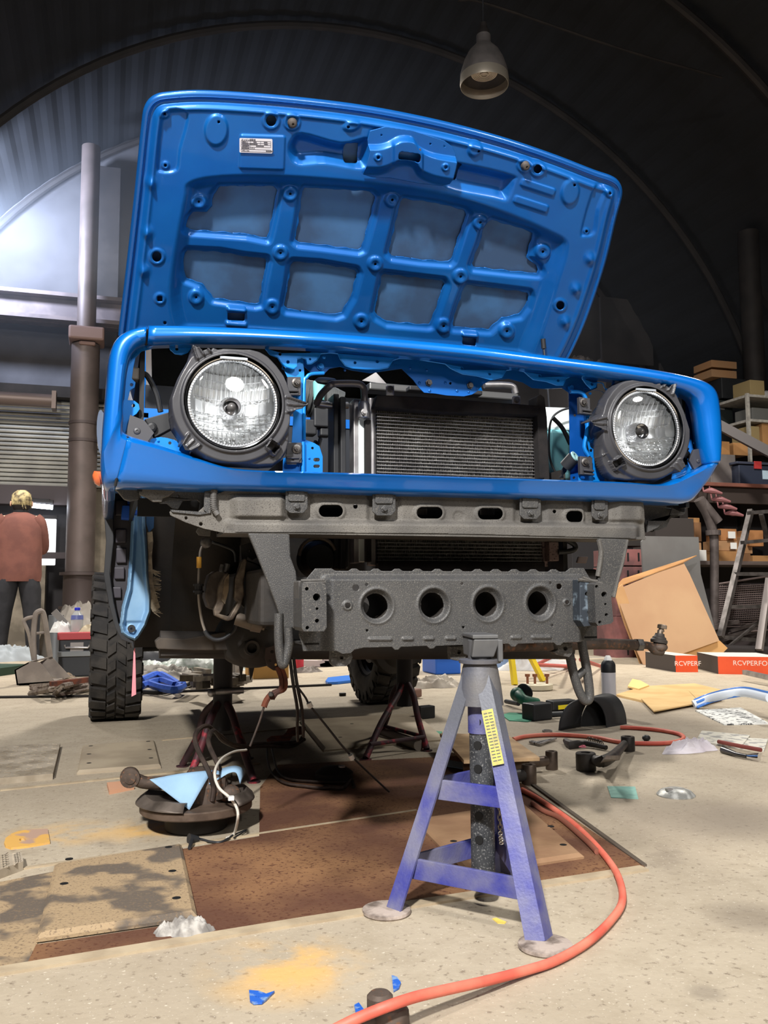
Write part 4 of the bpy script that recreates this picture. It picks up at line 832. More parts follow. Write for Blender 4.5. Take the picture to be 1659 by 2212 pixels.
# ---- frame horns (vertical plates between beam and crossmember)
sheet('frame_horn', [(536, 1152), (626, 1154), (628, 1203), (640, 1236), (645, 1300), (645, 1358), (613, 1357), (598, 1310), (572, 1241), (552, 1190)], [], -.0, steel_dark, .012, bev=.003)
sheet('frame_horn', [(1294, 1163), (1356, 1165), (1350, 1195), (1344, 1217), (1334, 1250), (1326, 1290), (1300, 1290), (1292, 1250), (1298, 1215), (1297, 1190)], [], .02, steel_dark, .012, bev=.003)
mb = MB(); mb.tube([yp(u, v, .02) for u, v in ((1293, 1166), (1298, 1190), (1296, 1215), (1291, 1245))], .006, 8, sub=4); mb.tube([yp(u, v, .02) for u, v in ((1355, 1166), (1345, 1215), (1335, 1250), (1326, 1290))], .004, 8, sub=4); mb.obj('horn_edge', steel_dirty, car, smooth=True)
for s, X in ((-1, -.38), (1, .40)):
    mb = MB(); mb.box((X, 1.7, .60), (.09, 3.1, .13)); mb.obj('chassis_rail', under, car, bevel=.01)
# ---- front crossmember
def wavy(u0, v0, u1, v1, us, dv, w=12):
    out = [(u0, v0)]
    for u in us:
        t = (u-u0)/(u1-u0); v = v0+(v1-v0)*t; s = 1 if u1 > u0 else -1
        out += [(u-s*w, v), (u-s*w*.4, v+dv), (u+s*w*.4, v+dv), (u+s*w, v)]
    return out+[(u1, v1)]
CMo = [(646, 1372), (650, 1300), (662, 1250), (681, 1228), (716, 1228), (724, 1233)]+wavy(735, 1233, 1222, 1235, (765, 812, 858, 902, 945, 988, 1032, 1071, 1111, 1152, 1196), -5)+[(1232, 1227), (1261, 1227), (1273, 1247), (1288, 1260), (1290, 1384), (1262, 1384)]+wavy(1240, 1386, 780, 1398, (1197, 1100, 1006, 925, 850, ), 6, 10)+[(760, 1402), (752, 1410), (734, 1411), (722, 1405), (655, 1407), (652, 1390)]
bigh = ((808, 1309, 26, 27), (930, 1307, 24.5, 27), (1046, 1305, 23.5, 26.5), (1158, 1303, 22, 26))
smh = ((763, 1270, 7), (786, 1263, 3.5), (745, 1308, 6), (787, 1361, 3), (990, 1261, 3), (993, 1354, 3), (1179, 1260, 3), (1198, 1267, 6), (1214, 1301, 4.5), (1183, 1350, 3))
def cmS(U, V):
    d = sd_poly(U, V, CMo)
    for h in bigh: d = np.maximum(d, -sd_ell(U, V, *h))
    for h in smh: d = np.maximum(d, -sd_ell(U, V, *h))
    return d
def cmH(U, V):
    h = .02*sm(V, 1240, 1254)*sm(U, 690, 716)*sm(U, 1262, 1240)
    for b in bigh: q = sd_ell(U, V, *b); h = h-.011*sm(q, 9, 0)+.002*np.exp(-((q-10)/3)**2)
    for (u, v, r) in ((745, 1308, 12), (1214, 1301, 9)): h = h+.003*sm(np.hypot(U-u, V-v), r, r-3)
    for (u, w) in ((815, 48), (874, 22), (919, 20), (966, 20), (1020, 20), (1106, 20), (1160, 40)): h = h+.004*sm(sd_box(U, V, u, 1380-(u-815)*.012, w, 5, 2), 3, -1)
    return h
cm_ = relief('front_crossmember', (640, 1296, 1218, 1416), 1.7, (0, -.07, 0), FN, cmS, cmH, steel_dark, car, thick=.003, label='grey steel crossmember with four large round holes')
a, b = yp(655, 1400, -.07), yp(1290, 1384, -.07)
mb = MB()
mb.box(((a[0]+b[0])/2, .02, a[2]+.008), (b[0]-a[0], .18, .004)); mb.box(((a[0]+b[0])/2, .11, a[2]+.07), (b[0]-a[0], .006, .15)); mb.obj('crossmember_box', under, cm_)
for h in bigh:
    c = yp(h[0], h[1], -.075); r = h[3]*(.02-CAM[1]+.2)/FPX; mb = MB(); mb.lathe((c[0]+.01, -.055, c[2]), [(r*.95, 0), (r*.95, .14)], 24, (0, 1, 0)); 
    o = mb.obj('hole_sleeve', under, cm_, smooth=True); bm = bmesh.new(); bm.from_mesh(o.data); bmesh.ops.delete(bm, geom=[f for f in bm.faces if len(f.verts) > 8], context='FACES'); bm.to_mesh(o.data); bm.free()
def boxbracket(ol, yb, depth, holes, mt, nm):
    yb = yb-.10
    mb = MB(); mb.plate(ol, lambda u, v: yp(u, v, yb), (0, depth, 0), [circ(*h) for h in holes]); o = mb.obj(nm, mt, cm_, bevel=.004)
    for h in holes:
        mb = MB(); r = h[2]*(yb-CAM[1])/FPX*.99
        mb.lathe(yp(h[0], h[1], yb+depth*.9), [(r, 0), (r, .001)], 12, FN); mb.obj('bracket_hole', blk2, o)
boxbracket([(655, 1258), (700, 1259), (705, 1268), (706, 1355), (700, 1364), (656, 1364), (652, 1356), (652, 1268)], -.045, .08, [(663, 1272, 4), (684, 1290, 8), (685, 1315, 3), (685, 1341, 4.5), (664, 1356, 4)], steel_dark, 'bumper_mount')
boxbracket([(1284, 1262), (1290, 1258), (1318, 1264), (1325, 1342), (1320, 1347), (1292, 1352), (1287, 1345)], -.05, .08, [(1285+4, 1267, 3.5), (1305, 1284, 6), (1308, 1305, 2.6), (1310, 1328, 3.6), (1296, 1344, 3.5)], steel_dark, 'bumper_mount')
sheet('mount_gusset', [(1252, 1252), (1288, 1258), (1291, 1350), (1262, 1354), (1253, 1340)], [(1268, 1283, 4), (1273, 1323, 4)], -.12, mat('worn_blue_steel', (58, 64, 72), .5, .4, c2=(120, 134, 146), scale=60, contrast=(.55, .7)), .05, bev=.003)
sheet('mount_gusset', [(645, 1254), (696, 1252), (704, 1258), (660, 1262), (655, 1364), (648, 1360)], [], -.12, steel_dirty, .05, bev=.003)
mb = MB()
for (p, q) in (((650, 1255), (700, 1254)), ((655, 1259), (702, 1258)), ((1250, 1252), (1290, 1256)), ((1258, 1248), (1300, 1262))): mb.tube([yp(p[0], p[1], -.12), yp(q[0], q[1], -.12)], .004, 6)
mb.obj('weld_bead', steel_dirty, cm_, smooth=True)
# tow eyes under the crossmember
for (ol, h) in (([(716, 1404), (758, 1402), (762, 1420), (758, 1432), (748, 1439), (722, 1440), (715, 1432)], (738, 1420, 4)), ([(973, 1396), (1008, 1394), (1011, 1412), (1006, 1422), (990, 1428), (974, 1424)], (992, 1408, 4.5)), ([(1202, 1388), (1236, 1390), (1238, 1410), (1230, 1420), (1202, 1414), (1195, 1408), (1206, 1404)], (1222, 1401, 4.5))):
    sheet('tow_eye', ol, [h], -.06, mat('speckled_steel', (82, 80, 78), .6, .3, speck=(120, 118, 114), sscale=220, bump=.6, bscale=200), .02, parent=cm_, bev=.005)
# tow hook loops
mb = MB(); mb.tube([yp(u, v, .0) for u, v in ((1230, 1412), (1238, 1450), (1250, 1490), (1262, 1512), (1272, 1510), (1273, 1490), (1268, 1450), (1258, 1395), (1257, 1370))], .0105, 12, sub=6); mb.tube([yp(1246, 1462, .0), yp(1262, 1448, .0)], .009, 10); mb.obj('tow_hook', steel_dark, cm_, smooth=True)
mb = MB(); mb.tube([yp(u, v, .0) for u, v in ((602, 1325), (602, 1380), (606, 1420), (612, 1436), (618, 1420), (624, 1390), (622, 1355))], .0095, 12, sub=6); mb.obj('tow_hook', steel_dark, cm_, smooth=True)
# tie rod with ball joint (loose end)
mb = MB(); mb.tube([yp(u, v, .42) for u, v in ((1085, 1396), (1200, 1393), (1300, 1391), (1378, 1393))], [.016, .016, .0155, .0155], 16); tie = mb.obj('tie_rod', rustpart, car, smooth=True, label='long steering rod with loose ball joint')
mb = MB(); mb.tube([yp(1374, 1393, .42), yp(1386, 1393, .42)], .019, 6); mb.obj('lock_nut', bolt, tie)
mb = MB(); mb.tube([yp(u, v, .42) for u, v in ((1384, 1393), (1402, 1395), (1415, 1402), (1428, 1402))], [.0115, .0115, .017, .02], 14, sub=3); mb.ball(yp(1423, 1398, .42), .026, 14, (1, 1, .62)); mb.obj('joint_body', rustpart, tie, smooth=True)
mb = MB(); up = Vector((.18, 0, 1)); mb.lathe(yp(1423, 1389, .42), [(.024, 0), (.025, .008), (.02, .013), (.02, .016), (.015, .02), (.013, .028)], 20, up); mb.obj('rubber_boot', mat('boot_dark', (52, 47, 44), .6), tie, smooth=True)
mb = MB(); mb.lathe(yp(1425, 1376, .42), [(.009, 0), (.0085, .02)], 16, up); mb.lathe(yp(1428, 1364, .42), [(.0095, 0), (.0095, .004), (.0075, .005), (.0075, .009)], 16, up); mb.lathe(yp(1430, 1358, .42), [(.0145, 0), (.0145, .010), (.011, .012)], 6, up); mb.obj('joint_stud', mat('stud_steel', (140, 126, 112), .4, .8), tie, smooth=True)
# horn / pulley seen between horn plate and cooler
mb = MB(); mb.lathe(yp(686, 1208, .26), [(.001, .03), (.034, .028), (.036, .02), (.044, .012), (.046, -.03)], 28, FN); mb.obj('fog_lamp_body', blk, car, smooth=True)
mb = MB(); mb.tube([yp(686+40*math.cos(a), 1200+38*math.sin(a), .24) for a in [math.pi*(1.0+.9*k/10) for k in range(11)]], .0045, 8); mb.obj('lamp_band', mat('band_tan', (110, 98, 84), .6), car, smooth=True)
mb = MB(); mb.box(yp(712, 1190, .28), (.09, .03, .09)); mb.obj('actuator_box', blk, car, bevel=.006)
# bottom fitting of the cooler on the right
vbar(1186, 1208, 1170, 1212, .17, .04, mat('speckled_alu', (130, 112, 108), .5, .5), 'cooler_fitting'); mb = MB(); mb.tube([yp(u, v, .17) for u, v in ((1205, 1193), (1228, 1191), (1242, 1186), (1240, 1176), (1222, 1166), (1200, 1158))], .007, 10, sub=5); mb.obj('lower_hose', blk, car, smooth=True)
mb = MB(); mb.plate([(1224, 1150), (1230, 1150), (1229, 1163), (1225, 1172)], lambda u, v: yp(u, v, .3), (0, .01, 0)); mb.obj('blue_tab', blue_stamp, car)
sheet('reflector_tag', [(1250, 1202), (1272, 1202), (1268, 1217), (1246, 1216)], [], .5, mat('tag_brown', (98, 84, 78), .6), .01, bev=.004)
# ---- wheels
def wheel(X, Y, name_rim=True):
    R, w = .362, .235; mb = MB()
    prof_ = [(.20, -.075), (.215, -.098), (.26, -.118), (.31, -.117), (.338, -.105), (.346, -.08), (.348, 0), (.346, .08), (.338, .105), (.31, .117), (.26, .118), (.215, .098), (.20, .075)]
    mb.lathe((X, Y, R), prof_, 72, (1, 0, 0)); mb.f.pop(); mb.f.pop(); mb.m.pop(); mb.m.pop()
    def P(a, r, x): return (X+x, Y+r*math.cos(a), R+r*math.sin(a))
    def blk_(a0, a1, x0, x1, sk=0, r1=R, r0=.34, r2=None):
        r2 = r1 if r2 is None else r2
        q = [(a0, x0), (a1, x0), (a1+sk, x1), (a0+sk, x1)]
        mb.hexa([P(a, r0, x) for a, x in q]+[P(q[0][0], r2, q[0][1]), P(q[1][0], r2, q[1][1]), P(q[2][0], r1, q[2][1]), P(q[3][0], r1, q[3][1])])
    n = 28; d = 2*math.pi/n
    for k in range(n):
        a = k*d; s = k % 2
        for sg in (-1, 1):
            o = 0 if sg > 0 else d/2
            blk_(a+o, a+o+d*.66, sg*.045, sg*.112, -.05*1, R, .33, R-.002)
            blk_(a+o+.01, a+o+d*.62, sg*.106, sg*(.121 if s else .119), -.0, R-.016 if s else R-.03, .30, R-.004)
            blk_(a+o+d*.1, a+o+d*.62, sg*.004, sg*.04, sg*.05*0+.07, R-.001)
    t = mb.obj('rear_tyre', rubber, car, smooth=30)
    mb = MB(); mb.lathe((X, Y, R), [(.19, -.08), (.205, -.09), (.205, -.08), (.185, -.06), (.18, .06), (.205, .09), (.19, .09)], 48, (1, 0, 0)); mb.f.pop(); mb.f.pop(); mb.m.pop(); mb.m.pop()
    mb.lathe((X, Y, R), [(.18, .0), (.12, -.02), (.06, -.03), (.001, -.03)], 32, (1, 0, 0)); mb.lathe((X, Y, R), [(.14, -.03), (.14, -.075), (.05, -.08), (.001, -.08)], 32, (1, 0, 0))
    o = mb.obj('rim', rim_m, t, smooth=True)
    return t
pl_ = fl(252, 1562); wl = wheel(-.70, 2.78); wr_ = wheel(.735, 2.93)
wl['label'] = 'chunky off-road tyre hanging below the blue fender'; wr_['label'] = 'off-road tyre behind the blue stand'
# rear axle and differential, exhaust, tank
mb = MB(); mb.tube([(-.6, 2.82, .362), (.62, 2.9, .362)], .04, 14); mb.obj('rear_axle', under, car, smooth=True)
mb = MB(); dc = yp(842, 1392, 2.55); mb.ball(dc, .15, 18, (.9, .8, .85)); mb.lathe(dc+[.0, -.02, 0], [(.135, -.02), (.15, -.01), (.15, .01), (.135, .02)], 24, (.6, -1, .1)); mb.obj('differential', mat('diff_housing', (44, 38, 33), .7, .2), car, smooth=True)
mb = MB(); mb.box((-.015, 2.12, .66), (1.29, 2.32, .02)); mb.box((0, 2.2, .62), (.66, 1.9, .06)); mb.box((0, 1.3, .55), (.4, .9, .14)); mb.box((0, .7, .72), (.62, .5, .2)); mb.obj('floor_pan', under, car, bevel=.01)
# front axle at Y~.5
mb = MB(); mb.tube([yp(345, 1392, .55), yp(500, 1394, .55), yp(640, 1396, .55), yp(1230, 1398, .55)], .036, 14); ax = mb.obj('front_axle', under, car, smooth=True)
sheet('axle_flange', [(336, 1386), (345, 1378), (400, 1380), (503, 1362), (505, 1404), (420, 1405), (340, 1402)], [], .5, mat('axle_dusty', (52, 47, 43), .75, c2=(72, 64, 56), scale=12), .06, parent=ax, bev=.006)
mb = MB(); mb.ball(yp(548, 1376, .55), .105, 18, (1, .8, .78)); mb.lathe(yp(542, 1399, .47), [(.013, -.01), (.013, .02), (.019, .022), (.02, 0), (.03, -.01), (.034, -.03)], 20, FN); mb.obj('differential', under, ax, smooth=True)
mb = MB(); mb.box(yp(418, 1408, .55), (.17, .06, .012)); mb.obj('skid_plate', under, ax)
for ol in ([(540, 1405), (556, 1405), (552, 1430), (546, 1458), (541, 1470), (538, 1440)], [(520, 1400), (535, 1400), (526, 1440), (521, 1470), (517, 1440)]): sheet('link_bracket', ol, [], .6, under, .008, parent=ax)
# perforated bracket with rusty arms, brake lines hanging to the floor
sheet('perforated_bracket', [(574, 1400), (600, 1392), (612, 1410), (618, 1430), (606, 1450), (590, 1448), (578, 1440), (572, 1420)], [(588, 1408, 4), (583, 1427, 3.2), (596, 1436, 3)], .45, mat('bracket_brown', (56, 44, 40), .7, .2), .005, parent=ax)
mb = MB()
for ofs in (0, 9): mb.tube([yp(u, v, .45) for u, v in ((598+ofs, 1440), (607+ofs, 1465), (606+ofs, 1488), (592+ofs*.6, 1496), (582+ofs*.5, 1508))], [.006, .006, .006, .007, .009], 8, sub=4)
mb.tube([yp(u, v, .45) for u, v in ((588, 1497), (576, 1512), (570, 1527))], .008, 8, sub=3); mb.obj('rusty_hanger', rust, ax, smooth=True)
mb = MB(); mb.lathe(yp(585, 1500, .44), [(.007, 0), (.007, .006), (.004, .01)], 8, FN); mb.obj('hanger_bolt', bolt, ax)
# left wheel-arch edge, pillar, torn seal, clip
Yp = .86
sheet('arch_edge', [(226, 1052), (244, 1052), (246, 1170), (238, 1240), (246, 1300), (256, 1345), (272, 1372), (288, 1380), (291, 1402), (287, 1402), (284, 1390), (262, 1382), (248, 1355), (236, 1310), (224, 1245), (229, 1170), (225, 1110)], [], Yp-.03, blk, .03, bev=.004)
sheet('arch_inner_panel', [(240, 1056), (286, 1058), (284, 1130), (280, 1200), (274, 1270), (262, 1330), (258, 1352), (244, 1320), (238, 1250), (244, 1170)], [], Yp, mat('dark_plastic_panel', (46, 44, 50), .5), .03)
for (u, v, w, h) in ((262, 1097, 26, 34), (261, 1158, 24, 30), (262, 1200, 22, 32), (258, 1238, 22, 26), (252, 1280, 20, 24)):
    mb = MB(); mb.plate([(u-w/2, v-h/2), (u+w/2, v-h/2), (u+w/2, v+h/2), (u-w/2, v+h/2)], lambda a, b: yp(a, b, Yp-.012), (0, .015, 0)); mb.obj('panel_pad', mat('pad_plastic', (58, 55, 62), .45), car, bevel=.003)
pil = [(286, 1066), (313, 1066), (314, 1130), (318, 1180), (321, 1240), (327, 1290), (326, 1322), (316, 1350), (300, 1376), (292, 1384), (276, 1378), (262, 1368), (258, 1350), (263, 1310), (274, 1270), (280, 1200), (283, 1130)]
def pS(U, V): return np.maximum(sd_poly(U, V, pil), -sd_ell(U, V, 284, 1358, 2.5))
def pH(U, V):
    d = -sd_poly(U, V, pil); return .018*sm(d, 0, 5)-.022*sm(d, 5, 14)+.004*sm(np.hypot(U-284, V-1358), 10, 6)+.006*sm(V, 1346, 1340)*sm(d, 3, 9)
relief('hinge_pillar', (254, 332, 1060, 1390), 1.6, (0, Yp-.03, 0), FN, pS, pH, blue_dull, car, thick=.003)
mb = MB(); mb._ring(yp(284, 1358, Yp-.045), .004, .011, -.006, 16, FN); mb.obj('pillar_grommet', blk, car)
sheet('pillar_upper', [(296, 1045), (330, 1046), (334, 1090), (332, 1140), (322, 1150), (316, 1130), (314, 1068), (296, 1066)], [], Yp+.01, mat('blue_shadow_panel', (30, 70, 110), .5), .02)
mb = MB(); random.seed(3)
ol = [(318, 1150), (329, 1148), (331, 1170), (328, 1200), (330, 1240), (333, 1270), (341, 1296), (346, 1312), (338, 1318), (330, 1322), (322, 1305), (325, 1280), (320, 1240), (321, 1200)]
mb.plate(ol, lambda u, v: yp(u, v, Yp-.035), (0, .012, 0))
for k in range(46):
    u = 326+random.random()*8; v = 1230+random.random()*95; mb.tube([yp(u, v, Yp-.03), yp(u+6+random.random()*14, v-4+random.random()*14, Yp-.04)], [.0022, .0008], 5)
mb.obj('torn_seal', mat('torn_foam', (150, 138, 118), .95, c2=(112, 102, 88), scale=60, bump=.6), car)
mb = MB(); mb.plate([(264, 1092), (288, 1092), (292, 1100), (289, 1122), (262, 1120)], lambda u, v: yp(u, v, Yp-.09), (0, .05, 0)); mb.tube([yp(281, 1092, Yp-.08), yp(281, 1080, Yp-.07)], .008, 8); mb.lathe(yp(293, 1108, Yp-.09), [(.008, 0), (.008, .01), (.004, .014)], 10, FN); mb.obj('blue_cable_clip', mat('clip_blue', (34, 88, 190), .35), car, bevel=.002)
# pink tape hanging from the pillar tip
mb = MB(); mb.add([yp(289, 1400, Yp), yp(292, 1400, Yp), yp(294, 1500, Yp), yp(284, 1505, Yp)]+[yp(289, 1400, Yp+.002), yp(292, 1400, Yp+.002), yp(294, 1500, Yp+.002), yp(284, 1505, Yp+.002)], [(0, 1, 2, 3), (7, 6, 5, 4), (0, 4, 5, 1), (1, 5, 6, 2), (2, 6, 7, 3), (3, 7, 4, 0)]); mb.obj('pink_tape', mat('tape_pink', (226, 140, 150), .6), car)
# hanging caliper
mb = MB(); ci = [(446, 1262), (452, 1242), (463, 1234), (476, 1232), (490, 1236), (494, 1250), (484, 1290), (476, 1310), (462, 1318), (450, 1312), (443, 1290)]
mb.plate(ol and ci, lambda u, v: yp(u, v, .38), (0, .07, 0)); cal = mb.obj('brake_caliper', mat('caliper_grey', (92, 84, 78), .65, .4, c2=(66, 59, 54), scale=30, bump=.4), car, bevel=.012, smooth=True, label='dusty brake caliper hanging by its hose')
mb = MB(); mb.plate([(468, 1300), (474, 1262), (486, 1240), (494, 1236), (494, 1280), (480, 1318), (474, 1326), (496, 1332), (514, 1300), (506, 1292), (508, 1250), (522, 1214), (530, 1205), (534, 1212), (526, 1260), (528, 1284), (520, 1310), (504, 1338), (492, 1342), (464, 1330), (462, 1316)], lambda u, v: yp(u, v, .35), (0, .03, 0)); mb.obj('caliper_bracket', mat('bracket_worn', (118, 106, 92), .6, .4, c2=(84, 74, 66), scale=40, bump=.4), cal, bevel=.003)
mb = MB(); mb.plate([(478, 1296), (486, 1250), (495, 1240), (494, 1275), (486, 1305)], lambda u, v: yp(u, v, .345), (0, .02, 0)); mb.obj('brake_pad', mat('pad_tan', (128, 112, 90), .8, c2=(94, 82, 66), scale=60), cal)
mb = MB(); mb.lathe(yp(545, 1290, .38), [(.034, -.035), (.036, -.03), (.036, .0), (.03, .012), (.001, .014)], 20, (-.8, -.7, .3)); mb.lathe(yp(556, 1288, .36), [(.03, 0), (.03, .02), (.02, .028), (.001, .03)], 20, (.8, -.7, -.2)); mb.obj('piston_housing', mat('caliper_dark', (58, 54, 50), .6, .4), cal, smooth=True)
mb = MB(); mb.tube([yp(510, 1336, .37), yp(552, 1350, .36)], .0165, 14); mb.tube([yp(546, 1348, .36), yp(566, 1356, .355)], [.019, .014], 14); mb.tube([yp(566, 1355, .355), yp(572, 1357, .353)], .007, 6); mb.obj('slide_pin', mat('pin_grey', (104, 94, 84), .6, .4), cal, smooth=True)
for p, q in (((548, 1344), (545, 1356)), ((556, 1346), (553, 1359))): mb = MB(); mb.tube([yp(p[0], p[1], .352), yp(q[0], q[1], .352)], .004, 8); mb.obj('boot_ring', blk, cal)
mb = MB(); mb.tube([yp(478, 1236, .38), yp(482, 1220, .38)], .007, 8); mb.tube([yp(488, 1236, .38), yp(492, 1218, .38)], .007, 8); mb.obj('bleed_screw', bolt, cal)
mb = MB(); mb.tube([yp(558, 1302, .36), yp(590, 1314, .36)], .006, 8); mb.tube([yp(572, 1308, .36), yp(582, 1304, .36)], .008, 6); mb.obj('copper_bolt', mat('copper_bits', (176, 112, 92), .4, .7), cal, smooth=True)
mb = MB(); mb.tube([yp(u, v, .4) for u, v in ((442, 1174), (434, 1186), (431, 1210), (429, 1262), (430, 1300), (436, 1340), (444, 1366))], .0035, 8, sub=5); hs_ = mb.obj('brake_pipe', mat('pipe_steel', (150, 142, 134), .4, .7), car, smooth=True)
mb = MB(); mb.tube([yp(u, v, .4) for u, v in ((442, 1362), (450, 1374), (466, 1382), (486, 1378), (505, 1362), (512, 1340))], .0052, 10, sub=5); mb.obj('rubber_hose', blk, hs_, smooth=True)
mb = MB(); mb.tube([yp(430, 1203, .398), yp(430, 1227, .398)], .0062, 10); mb.obj('yellow_tape', mat('tape_yellow', (190, 140, 50), .6), hs_)
mb = MB(); mb.tube([yp(429, 1262, .398), yp(429, 1284, .398)], .009, 12); mb._ring(yp(429, 1266, .398), .006, .013, .005, 14, (0, 0, 1)); mb._ring(yp(429, 1280, .398), .006, .013, .005, 14, (0, 0, 1)); mb.obj('hose_grommet', blk, hs_)
mb = MB(); mb.lathe(yp(445, 1172, .4), [(.008, .01), (.014, .008), (.014, -.01)], 16, FN); mb.obj('hose_union', bolt, hs_, smooth=True)
mb = MB(); mb.tube([yp(u, v, .5) for u, v in ((455, 1170), (480, 1178), (505, 1190), (510, 1214))], .004, 8, sub=5); mb.tube([yp(u, v, .48) for u, v in ((530, 1210), (560, 1222), (575, 1240))], .002, 6, sub=4); mb.obj('sensor_wire', blk, hs_, smooth=True)
# damper-like dark stalk by the caliper, strut
sheet('knuckle_arm', [(520, 1178), (540, 1172), (560, 1180), (562, 1200), (545, 1210), (535, 1200), (528, 1230), (522, 1215)], [(540, 1190, 3)], .45, under, .02)
# ---- cabin (hidden behind the bonnet from the front)
cabm = blue
mb = MB(); prof_c = [(.96, .55), (.96, 1.17), (1.12, 1.19), (1.42, 1.62), (3.2, 1.62), (3.3, 1.1), (3.3, .6)]
for X in (-.66, .63):
    mb.plate(prof_c, lambda a, c: (X, a, c), (.02 if X < 0 else -.02, 0, 0), [[(1.28, 1.2), (1.52, 1.55), (2.3, 1.55), (2.3, 1.2)], [(2.4, 1.2), (2.4, 1.55), (3.1, 1.55), (3.15, 1.2)]])
mb.box((-.015, 2.3, 1.62), (1.29, 1.8, .03)); mb.box((-.015, 3.29, .85), (1.29, .03, .5)); mb.box((-.015, 1.04, 1.17), (1.29, .16, .03))
mb.obj('cabin_shell', cabm, car)
mb = MB(); mb.add([(-.62, 1.13, 1.2), (.6, 1.13, 1.2), (.6, 1.41, 1.6), (-.62, 1.41, 1.6), (-.62, 1.135, 1.2), (.6, 1.135, 1.2), (.6, 1.415, 1.6), (-.62, 1.415, 1.6)], [(0, 1, 2, 3), (7, 6, 5, 4), (0, 4, 5, 1), (2, 6, 7, 3)]); mb.obj('windscreen', glass, car)

# ================================================================== THE BLUE STAND
sb = mat('stand_blue_paint', (50, 55, 138), .55, .1, c2=(112, 112, 136), scale=11, contrast=(.36, .62), bump=.2, bscale=200, detail=10)
sg = mat('stand_grey_sprayed', (84, 86, 96), .6, .2, c2=(100, 98, 98), scale=10, contrast=(.4, .6), bump=.15, bscale=200)
sk_ = mat('stand_column_black', (52, 54, 58), .55, .3, c2=(74, 76, 80), scale=16, speck=(130, 130, 130), sscale=300)
def graded(name, z0, z1):   # blue lower legs fading into grey overspray on top (paint wear, fixed to the stand)
    m = sb.copy(); m.name = name; nt = m.node_tree; N = nt.nodes; K = nt.links; b = N['Principled BSDF']; src = b.inputs['Base Color'].links[0].from_socket
    g = N.new('ShaderNodeNewGeometry'); s = N.new('ShaderNodeSeparateXYZ'); K.new(g.outputs['Position'], s.inputs[0]); r = N.new('ShaderNodeMapRange'); r.inputs[1].default_value = z0; r.inputs[2].default_value = z1; K.new(s.outputs[2], r.inputs[0])
    x = N.new('ShaderNodeMix'); x.data_type = 'RGBA'; K.new(r.outputs[0], x.inputs[0]); K.new(src, x.inputs[6]); x.inputs[7].default_value = L((88, 90, 98)); K.new(x.outputs[2], b.inputs['Base Color']); return m
sgr = graded('stand_paint_worn', .2, .36)
fL, fR, fB = fl(835, 1972), fl(1178, 2048), fl(1083, 1893)
ctr = (fL+fR+fB)/3
top = yp(1037, 1450, -.17); nz = top[2]
stand = thing('jack_stand', 'big blue tripod jack stand with yellow label under the crossmember', 'stand', (ctr[0], ctr[1], 0))
legs = []
for f, nm in ((fL, 'L'), (fR, 'R'), (fB, 'B')):
    d = Vector((f[0]-top[0], f[1]-top[1], 0)).normalized(); a = Vector((f[0], f[1], .012)); t_ = Vector((top[0], top[1], nz))+d*.036
    ax_ = (t_-a).normalized(); side = ax_.cross(d).normalized(); inw = -(d-ax_*d.dot(ax_)).normalized()
    mb = MB()   # angle iron: two flanges meeting at the outer edge
    w = .034; th_ = .005
    # flanges spread from the outer ridge
    for sgn in (-1, 1):
        fdir = (side*sgn*.82+inw*.57).normalized(); nn = ax_.cross(fdir).normalized()*th_*sgn
        q = [a, a+fdir*w, t_+fdir*w*.8, t_]; mb.hexa([p for p in q]+[p+nn for p in q])
    mb.obj('leg', sgr, stand)
    legs.append((a, t_, side, inw))
    mb = MB(); mb.lathe((f[0]-d[0]*.0, f[1]-d[1]*.0, 0), [(.044, 0), (.047, .003), (.046, .008), (.03, .0105), (.001, .011)], 28); mb.obj('foot_pad', mat('pad_dusty_steel', (172, 158, 148), .8, .1, c2=(104, 92, 84), scale=30, bump=.4), stand, smooth=True)
def legp(i, t, s=0): a, b, side, inw = legs[i]; return a+(b-a)*t+side*s+inw*.012
for i, j in ((0, 1), (1, 2), (2, 0)):
    for t_ in (.17, .5):
        p, q = legp(i, t_), legp(j, t_); dd = (q-p).normalized(); up = Vector((0, 0, 1))
        mb = MB(); n_ = dd.cross(up).normalized(); s_ = n_*.004
        hh = .019; mb.hexa([p-up*hh-s_, q-up*hh-s_, q-up*hh+s_, p-up*hh+s_, p+up*hh-s_, q+up*hh-s_, q+up*hh+s_, p+up*hh+s_])
        mb.obj('cross_brace', sb, stand, bevel=.001)
mb = MB(); tc_ = Vector((top[0], top[1], nz))
mb.lathe(T(tc_-Vector((0, 0, .03))), [(.046, -.035), (.042, 0), (.036, .035), (.033, .045), (.042, .047), (.043, .054), (.030, .055)], 28); mb.obj('collar', sg, stand, smooth=True)
mb = MB(); mb.lathe((top[0], top[1], 0), [(.026, nz-.02), (.026, nz-.12)][::-1], 24); mb.obj('sleeve', sb, stand, smooth=True)
zb_ = .028
mb = MB(); mb.lathe((top[0], top[1], 0), [(.018, zb_), (.0235, zb_+.004), (.0235, nz+.05)], 28); col_ = mb.obj('ratchet_column', sk_, stand, smooth=True)
for k in range(6):
    z = zb_+.10+k*.045; mb = MB(); mb.lathe((top[0]-.0145, top[1]-.0165, z), [(.0085, 0), (.0085, .003)], 12, (-.72, -.69, 0)); mb.obj('notch', blk2, col_)
mb = MB()
c_ = Vector((top[0], top[1], nz)); zt_ = yp(1055, 1372, -.2)[2]
mb.lathe(T(c_), [(.024, .02), (.024, zt_-nz-.01)], 20); mb.plate([(0, 0)], lambda a, b: 0, (0, 0, 0)) if False else None
R45 = Matrix.Rotation(math.radians(-12), 3, 'Z')
mb.box(T(c_+Vector((.012, .03, zt_-nz-.003))), (.052, .13, .008), R45)
